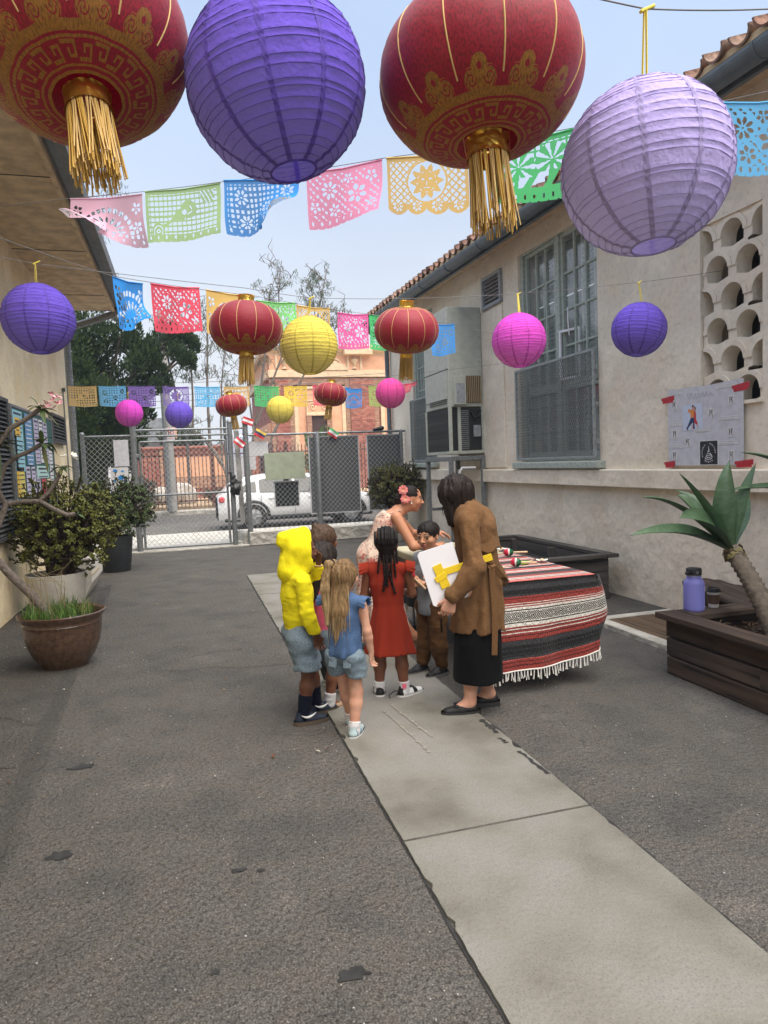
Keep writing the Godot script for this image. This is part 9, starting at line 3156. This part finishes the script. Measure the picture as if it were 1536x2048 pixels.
func maraca(label: String, at: Vector3, dir: Vector3, red_only := true) -> Node3D:
	var t := thing("maraca", label, "maraca", at)
	var y := -dir.normalized()
	var x := y.cross(Vector3(0.3, 0.2, 1)).normalized()
	t.basis = Basis(x, y, x.cross(y))
	var prof := []
	for i in 15:
		var a := -1.35 + 2.92 * i / 14.0
		prof.append(Vector2(maxf(cos(a) * 0.033, 0.0), sin(a) * 0.042))
	part("head", mb().lathe(prof, 20), M.maraca_red, t)
	part("handle", mb().lathe([Vector2(0, -0.16), Vector2(0.009, -0.158), Vector2(0.0085, -0.10), Vector2(0.007, -0.04)], 12), M.pale_wood, t)
	if not red_only:
		part("white_band", mb().lathe([Vector2(0.0335, -0.006), Vector2(0.0345, 0.0), Vector2(0.0335, 0.006)].map(func(q: Vector2) -> Vector2: return Vector2(q.x, q.y - 0.004)), 20), M.maraca_white, t)
		var gp := []
		for i in 8:
			var a := -1.36 + 1.1 * i / 7.0
			gp.append(Vector2(cos(a) * 0.0342, sin(a) * 0.0428))
		part("green_half", mb().lathe(gp, 20), M.maraca_green, t)
	return t
func brown_woman() -> void:
	var t := person("woman with black bob in a long tan wrap coat over a black skirt", Vector3(1.70, 0, -4.06), -104)
	var J := skel(1.56, false)
	J.pel = Vector3(0, 0.80, -0.03)
	J.wst = Vector3(0, 0.95, -0.03)
	J.chs = Vector3(0, 1.11, -0.015)
	J.nck = Vector3(0, 1.285, 0.035)
	J.hed = Vector3(0, 1.385, 0.095)
	J.hb = Basis(Vector3.UP, -0.25) * Basis(Vector3.RIGHT, 0.30)
	J.sL = Vector3(0.165, 1.215, 0.04)
	J.sR = Vector3(-0.165, 1.215, 0.03)
	J.kL = Vector3(0.08, 0.43, 0.02)
	J.kR = Vector3(-0.07, 0.43, 0.0)
	J.aL = Vector3(0.075, 0.075, 0.05)
	J.aR = Vector3(-0.07, 0.075, -0.10)
	J.tL = Vector3(0.1, 0, 1)
	J.tR = Vector3(0.0, 0, 1)
	J.wL = Vector3(0.245, 0.775, 0.165)
	J.hdL = Vector3(-0.1, -0.85, 0.25)
	J.pnL = Vector3(-1, 0, 0.1)
	J.wR = Vector3(-0.2, 0.9, 0.22)
	arms(J, Vector3(0.3, 0, -1), Vector3(-0.5, -0.3, -0.8))
	body(t, J, "skin_fair", null, [0.7, 0.5], 1.0)
	garment(t, "tan_coat", J, M.tan_coat, 0.0125, func(f: Field) -> void:
		torso(f, J, 0.028, 0.04, false)
		f.cap((J.sL as Vector3) + Vector3(-0.06, 0.04, -0.03), (J.sR as Vector3) + Vector3(0.06, 0.04, -0.03), 0.07, 0.07, 0.05)
		f.cap(Vector3(0, 1.16, -0.045), Vector3(0, 0.98, -0.05), 0.152, 0.128, 0.03, Vector3(0, 0, 1), 0.78)
		f.cap(Vector3(0, 0.97, -0.04), Vector3(0, 0.50, -0.025), 0.132, 0.185, 0.03, Vector3(0, 0, 1), 0.92, [7, 0.004, 0.015, 1.2])
		f.cap(Vector3(0.0, 0.93, -0.15), Vector3(-0.03, 0.83, -0.185), 0.03, 0.055, 0.05)
		arm(f, J, "L", 1.9, 0.019, 0.03)
		arm(f, J, "R", 1.9, 0.02, 0.03)
		f.cap((J.nck as Vector3) + Vector3(0, -0.02, -0.01), (J.nck as Vector3) + Vector3(0, 0.03, 0.0), 0.075, 0.066, 0.03)
		f.plane(Vector3(0, 0.522, 0), Vector3.DOWN)
		f.rough(0.018, 4.5, Vector3(1, 0.45, 1), 31).rough(0.013, 10.0, Vector3(1, 0.4, 1), 33).rough(0.004, 26.0, Vector3(1, 0.7, 1), 35), 0.26)
	var fp := PackedVector3Array()
	for j in 9:
		for i in 33:
			var a := lerpf(-2.95, 0.15, i / 32.0)
			var y := lerpf(1.20, 1.04 - 0.015 * sin(i * 0.5), j / 8.0)
			var r := 0.126 + 0.040 * j / 8.0 + 0.003 * sin(i * 0.8)
			fp.append(Vector3(cos(a) * r, y, -0.05 + sin(a) * r * 0.78 - 0.004))
	part("storm_flap", mb().grid(fp, 33, 9, 1, 1, false, false), M.tan_coat, t)
	for q in [[[Vector3(0.125, 0.965, -0.11), Vector3(0.06, 0.955, -0.155), Vector3(-0.05, 0.945, -0.17), Vector3(-0.12, 0.93, -0.13)], "belt"], [[Vector3(0.135, 0.965, -0.085), Vector3(0.165, 0.93, -0.095), Vector3(0.165, 0.82, -0.10), Vector3(0.175, 0.66, -0.105), Vector3(0.178, 0.50, -0.10), Vector3(0.178, 0.40, -0.095)], "belt_tail"], [[Vector3(0.135, 0.965, -0.085), Vector3(0.165, 0.94, -0.11), Vector3(0.145, 0.87, -0.165), Vector3(0.09, 0.83, -0.20)], "belt_tail"]]:
		var m := mb()
		var pts: Array = q[0]
		for i in pts.size() - 1:
			m.bar(pts[i], pts[i + 1] + (pts[i + 1] - pts[i]) * 0.03, 0.006, 0.036, 0.002, Vector3.UP if q[1] == "belt" else Vector3.FORWARD)
		part(q[1], m, M.tan_coat, t)
	var kn := Field.new(Vector3(0.08, 0.9, -0.16), Vector3(0.2, 1.03, -0.03), 0.006).ball(Vector3(0.14, 0.965, -0.09), Vector3(0.024, 0.026, 0.028), 0.01).rough(0.01, 22.0)
	part("belt_knot", kn.into(mb()), M.tan_coat, t)
	garment(t, "black_skirt", J, M.black_skirt, 0.0135, func(f: Field) -> void:
		f.cap(J.pel, Vector3(0, 0.20, -0.02), 0.16, 0.175, 0.03, Vector3(0, 0, 1), 0.88, [5, 0.0, 0.005, 0.0])
		f.cap(J.kL, (J.kL as Vector3) + Vector3(0, -0.3, 0.015), 0.085, 0.085, 0.05)
		f.cap(J.kR, (J.kR as Vector3) + Vector3(0, -0.3, -0.03), 0.085, 0.085, 0.05)
		f.plane(Vector3(0, 0.205, 0), Vector3.DOWN)
		f.plane(Vector3(0, 0.56, 0), Vector3.UP)
		f.rough(0.01, 5.0, Vector3(1, 0.4, 1), 3))
	var c: Vector3 = J.hed
	var b: Basis = J.hb
	var hh: float = J.hh
	garment(t, "hair", J, M.hair, 0.0078, func(f: Field) -> void:
		f.ball(c + b * Vector3(0, 0.14, -0.06) * hh, Vector3(0.44, 0.42, 0.50) * hh, 0.01, b)
		for s in [1.0, -1.0]:
			f.cap(c + b * Vector3(0.25 * s, 0.0, 0.16) * hh, c + b * Vector3(0.27 * s, -0.72, 0.28) * hh, 0.24 * hh, 0.17 * hh, 0.05)
			f.cap(c + b * Vector3(0.24 * s, 0.0, -0.15) * hh, c + Vector3(0.065 * s, -0.105, -0.05), 0.24 * hh, 0.19 * hh, 0.05)
		f.cap(c + b * Vector3(0, -0.05, -0.28) * hh, c + Vector3(0.0, -0.09, -0.085), 0.26 * hh, 0.22 * hh, 0.06)
		f.cap(c + Vector3(0.07, -0.10, -0.115), c + Vector3(-0.07, -0.095, -0.115), 0.026, 0.026, 0.03)
		f.ball(c + b * Vector3(0, -0.18, 0.46) * hh, Vector3(0.19, 0.42, 0.24) * hh, 0.01, b, true)
		f.rough(0.015, 26.0, Vector3(1, 0.12, 1), 6).rough(0.005, 60.0, Vector3(1, 0.1, 1), 7), 0.4, hair_paint(Color(0.008, 0.006, 0.006), Color(0.042, 0.028, 0.023), 45))
	rng.seed = 91
	var strands := mb()
	for k in 170:
		var a := rng.randf_range(0, TAU)
		var s := c + b * Vector3(cos(a) * 0.40, rng.randf_range(-0.35, 0.0), sin(a) * 0.40 - 0.06) * hh
		var e := s + Vector3(cos(a) * rng.randf_range(-0.01, 0.02), rng.randf_range(-0.10, -0.05), sin(a) * rng.randf_range(-0.01, 0.02))
		strands.tint(Color(0.01, 0.008, 0.007).lerp(Color(0.05, 0.034, 0.028), rng.randf()))
		strands.tube([s, s.lerp(e, 0.6), e], [0.0016, 0.0014, 0.0006], 4)
	stuff(part("hair_strands", strands, M.hair, t))
	for k in ["L", "R"]:
		shoe(t, J, k, 0.245, Color(0.010, 0.010, 0.011), Color(0.010, 0.010, 0.011), Color(0.012, 0.012, 0.013), Color(0.035, 0.035, 0.035), true, "loafer")
		part("loafer_band", mb().tint(Color(0.011, 0.011, 0.012)).box(Vector3((J["a" + k] as Vector3).x, 0.062, (J["a" + k] as Vector3).z + 0.085), Vector3(0.075, 0.012, 0.03), 0.004), M.shoe_paint, t)
	var w := thing("foam_board", "white foam board carried under the arm of the woman in tan", "board", Vector3.ZERO)
	var wp := Transform3D(Basis(Vector3.RIGHT, 0.27), Vector3(0.195, 0.905, 0.19))
	w.transform = t.transform * wp
	var op := PackedVector2Array([Vector2(-0.10, -0.15), Vector2(-0.085, -0.165), Vector2(0.11, -0.165), Vector2(0.125, -0.15), Vector2(0.125, 0.165), Vector2(0.11, 0.18), Vector2(-0.10, 0.18)])
	part("panel", mb().extrude(op, -0.005, 0.005, Transform3D(Basis(Vector3(0, 0, 1), Vector3.UP, Vector3(-1, 0, 0)), Vector3.ZERO)), M.board_white, w)
	var y := thing("yellow_folder", "bright yellow card strips tucked between the coat sleeve and white board", "card", Vector3.ZERO)
	y.transform = t.transform * Transform3D(Basis(Vector3.RIGHT, 0.27), Vector3(0.206, 0.935, 0.095))
	part("long_strip", mb().box(Vector3(0.0, 0.02, -0.05), Vector3(0.004, 0.042, 0.30), 0.001), M.yellow_tape, y)
	part("short_strip", mb().box(Vector3(0.001, 0.0, 0.125), Vector3(0.004, 0.15, 0.055), 0.001, Basis(Vector3.RIGHT, 0.1)), M.yellow_tape, y)
	part("cross_strip", mb().box(Vector3(0.004, -0.005, 0.13), Vector3(0.004, 0.034, 0.075), 0.001, Basis(Vector3.RIGHT, 0.2)), M.yellow_tape, y)
func make_people() -> void:
	hoodie_boy()
	child_behind()
	pink_child()
	blonde_girl()
	red_girl()
	floral_woman()
	grey_boy()
	brown_woman()
func make_table() -> void:
	var t := thing("folding_table", "long folding table under the striped serape cloth", "table", Vector3(1.95, 0, -6.55))
	part("top", mb().box(Vector3(0.375, 0.73, 1.14), Vector3(0.74, 0.035, 2.26), 0.008), M.plastic_table, t)
	for z in [0.3, 1.98]:
		var l := part("leg", mb().tube([Vector3(0.06, 0.0, z), Vector3(0.06, 0.7, z), Vector3(0.69, 0.7, z), Vector3(0.69, 0.0, z)], 0.014, 8), M.galvanised, t)
		part("cross_bar", mb().tube([Vector3(0.06, 0.25, z), Vector3(0.69, 0.25, z)], 0.011, 8), M.galvanised, l)
		for x in [0.06, 0.69]:
			part("foot_cap", mb().lathe([Vector2(0, 0), Vector2(0.02, 0), Vector2(0.02, 0.04), Vector2(0.015, 0.042)], 10, Transform3D(Basis(), Vector3(x, 0, z))), M.plastic_black, l)
	var c := thing("serape_cloth", "red, black and white striped serape blanket over the table's near end", "blanket", Vector3(1.95, 0, -4.28))
	var nu := 70
	var nv := 110
	var drop := 0.60
	var back := 1.30
	var pts := PackedVector3Array()
	var fn := noise(8, 1.1, 3)
	for j in nv + 1:
		var s := (drop + back) * j / nv
		for i in nu + 1:
			var u := lerpf(-0.12, 0.93, float(i) / nu)
			pts.append(cloth_point(u, s, drop, fn))
	part("cloth", mb().grid(pts, nu + 1, nv + 1, 1.05, (drop + back) / 2.4, false, true), M.serape, c)
	var m: MeshInstance3D = c.get_child(0)
	rng.seed = 66
	for k in 44:
		var u := lerpf(-0.115, 0.925, k / 43.0)
		var p := cloth_point(u, 0.0, drop, fn)
		var l := rng.randf_range(0.035, 0.075)
		var q := mb()
		for e in 2:
			var o := Vector3(rng.randf_range(-0.006, 0.006), 0, rng.randf_range(-0.004, 0.006))
			q.tube([p + Vector3(0, 0.004, 0), p + o - Vector3(0, l * 0.55, 0), p + o * 2.2 - Vector3(0, l, 0)], [0.004, 0.0032, 0.0042], 5)
		part("fringe_tassel", q, M.fringe_white, c)
	var hem := []
	for k in 60:
		hem.append(cloth_point(lerpf(-0.12, 0.93, k / 59.0), 0.004, drop, fn))
	part("white_hem", mb().tube(hem, 0.0055, 6), M.fringe_white, c)
	var d := thing("dark_blanket", "black and tan striped blanket with fringe over the table's far end", "blanket", Vector3(1.95, 0, -5.55))
	pts = PackedVector3Array()
	for j in 61:
		var s := 1.25 * j / 60.0
		for i in 41:
			var z := -1.03 * i / 40.0
			var w := 0.018 * sin(z * 14.0) + 0.010 * sin(z * 31.0 + 1.0)
			var p: Vector3
			if s < 0.48:
				p = Vector3(-0.035 + w * (0.48 - s) * 2.0, 0.752 - (0.48 - s), z)
			else:
				p = Vector3(-0.03 + minf((s - 0.48), 0.74), 0.763 + 0.003 * sin(z * 20.0), z)
			pts.append(p)
	part("cloth", mb().grid(pts, 41, 61, 1.0, 1.0, false, true), M.dark_blanket, d)
	for k in 30:
		var z := -1.02 * k / 29.0
		var w := 0.018 * sin(z * 14.0) + 0.010 * sin(z * 31.0 + 1.0)
		var p := Vector3(-0.035 + w * 0.96, 0.275, z)
		part("fringe_tassel", mb().tube([p, p - Vector3(rng.randf_range(-0.006, 0.006), rng.randf_range(0.05, 0.08), rng.randf_range(-0.006, 0.006))], [0.004, 0.002], 5), M.fringe_tan, d)
	var top := 0.797
	maraca("red, white and green maraca farther back on the serape table", Vector3(2.58, top, -5.36), Vector3(1, 0.0, 0.45), false)
	maraca("red, white and green maraca nearest the table's front edge", Vector3(2.38, top, -4.82), Vector3(1, 0, 0.75), false)
	for q in [["bright green wooden clapper lying by the front maraca", Vector3(2.50, 0.775, -4.90), 0.6], ["bright green wooden clapper at the back of the serape table", Vector3(2.56, 0.775, -5.62), 0.5]]:
		var g := thing("wooden_clapper", q[0], "clapper", q[1], q[2], "craft clappers")
		for e in 2:
			var op := PackedVector2Array()
			for i in 20:
				var a := TAU * i / 20
				op.append(Vector2(cos(a) * 0.05 - 0.01, sin(a) * 0.028))
			part("shell", mb().extrude(op, 0.0, 0.007, Transform3D(Basis(Vector3.RIGHT, -PI / 2) * Basis(Vector3.UP, 0.12 * e), Vector3(0, -0.004 + 0.009 * e, 0))), M.craft_green, g)
		part("stick", mb().bar(Vector3(0.03, 0.003, 0), Vector3(0.13, 0.003, 0.0), 0.012, 0.007, 0.002), M.pale_wood, g)
	for q in [["white paper flower behind the farther maraca", Vector3(2.69, 0.772, -5.71), 7], ["small white paper flower beyond the front clapper", Vector3(2.66, 0.772, -4.93), 6]]:
		var f := thing("paper_flower", q[0], "paper flower", q[1], 0.0, "white paper flowers")
		for i in q[2]:
			var m2 := mb().tint(Color(0.74, 0.70, 0.62))
			var dr := Vector3(cos(TAU * i / q[2]), 0.25, sin(TAU * i / q[2])).normalized()
			rosette_leaf(m2, Vector3.ZERO, dr, Vector3.UP, 0.055, 0.019, 0.3)
			part("petal", m2, M.petal, f)
		part("centre", Field.new(Vector3.ONE * -0.03, Vector3.ONE * 0.03, 0.004).ball(Vector3(0, 0.01, 0), Vector3(0.014, 0.012, 0.014), 0.001).into(mb()), M.pale_wood, f)
	solo("wooden_stick", mb().tube([Vector3(-0.08, 0, 0), Vector3(0.08, 0.0, 0.03)], 0.007, 8), M.pale_wood, "plain wooden stick lying beside the woman in tan on the serape", "stick").position = Vector3(2.18, 0.774, -4.80)
	solo("bead_string", mb().tube(ring_pts(0.045, Vector3.ZERO, 20), 0.006, 6, false), M.tissue_olive, "small pale green bead loop on the serape near the wooden stick", "beads").transform = Transform3D(Basis(Vector3.RIGHT, PI / 2), Vector3(2.36, 0.772, -5.4))
func cloth_point(u: float, s: float, drop: float, fn: FastNoiseLite) -> Vector3:
	var W := 0.76
	var low := clampf((drop - s) / drop, 0.0, 1.0)
	var e := 0.0
	var side := 0.0
	if u < 0.0:
		e = -u
		side = -1.0
	elif u > W:
		e = u - W
		side = 1.0
	if s < drop:
		var right := smoothstep(0.35, 1.0, u)
		var y := 0.757 - (drop - s) * (1.0 - 0.16 * right)
		var fold := 0.022 * sin(u * 8.0 + 0.6) + 0.012 * sin(u * 19.0 + 2.0) + 0.01 * fn.get_noise_2d(u * 3.0, s * 2.0)
		var z := 0.025 * (1.0 - exp(-low * 8.0)) + low * (0.03 + fold)
		var x := u
		if e > 0.0:
			var r := 0.05 + 0.06 * low
			var a := minf(e / r, 1.75)
			x = (W if side > 0.0 else 0.0) + side * (sin(a) * r + (0.01 + 0.02 * sin(low * PI)) * a)
			z -= (1.0 - cos(a)) * r * 1.2
			if side > 0.0:
				x -= 0.10 * smoothstep(0.55, 1.0, low) * a
				y += 0.02 * a * low
			else:
				y -= 0.035 * low * a
		return Vector3(x, y, z)
	var b := s - drop
	var y2 := 0.7605 + 0.0015 * fn.get_noise_2d(u * 9.0, b * 9.0)
	var rx := u
	if b < 0.03:
		y2 -= 0.004 * (1.0 - b / 0.03)
	if e > 0.0:
		var r := 0.02
		var hang := e + 0.05 * 0.0
		rx = (W if side > 0.0 else 0.0) + side * (r * (1.0 - exp(-hang * 30.0)) + 0.02 * sin(b * 9.0) * hang * 4.0)
		y2 = 0.7605 - maxf(hang - 0.008, 0.0)
	return Vector3(rx, y2, -b + 0.025 * exp(-b * 40.0))
func _ready() -> void:
	make_view()
	make_materials()
	make_ground()
	right_building()
	left_building()
	air_unit()
	fences()
	street_things()
	parked_car()
	far_greenery()
	make_hangings()
	make_plants()
	make_table()
	make_people()
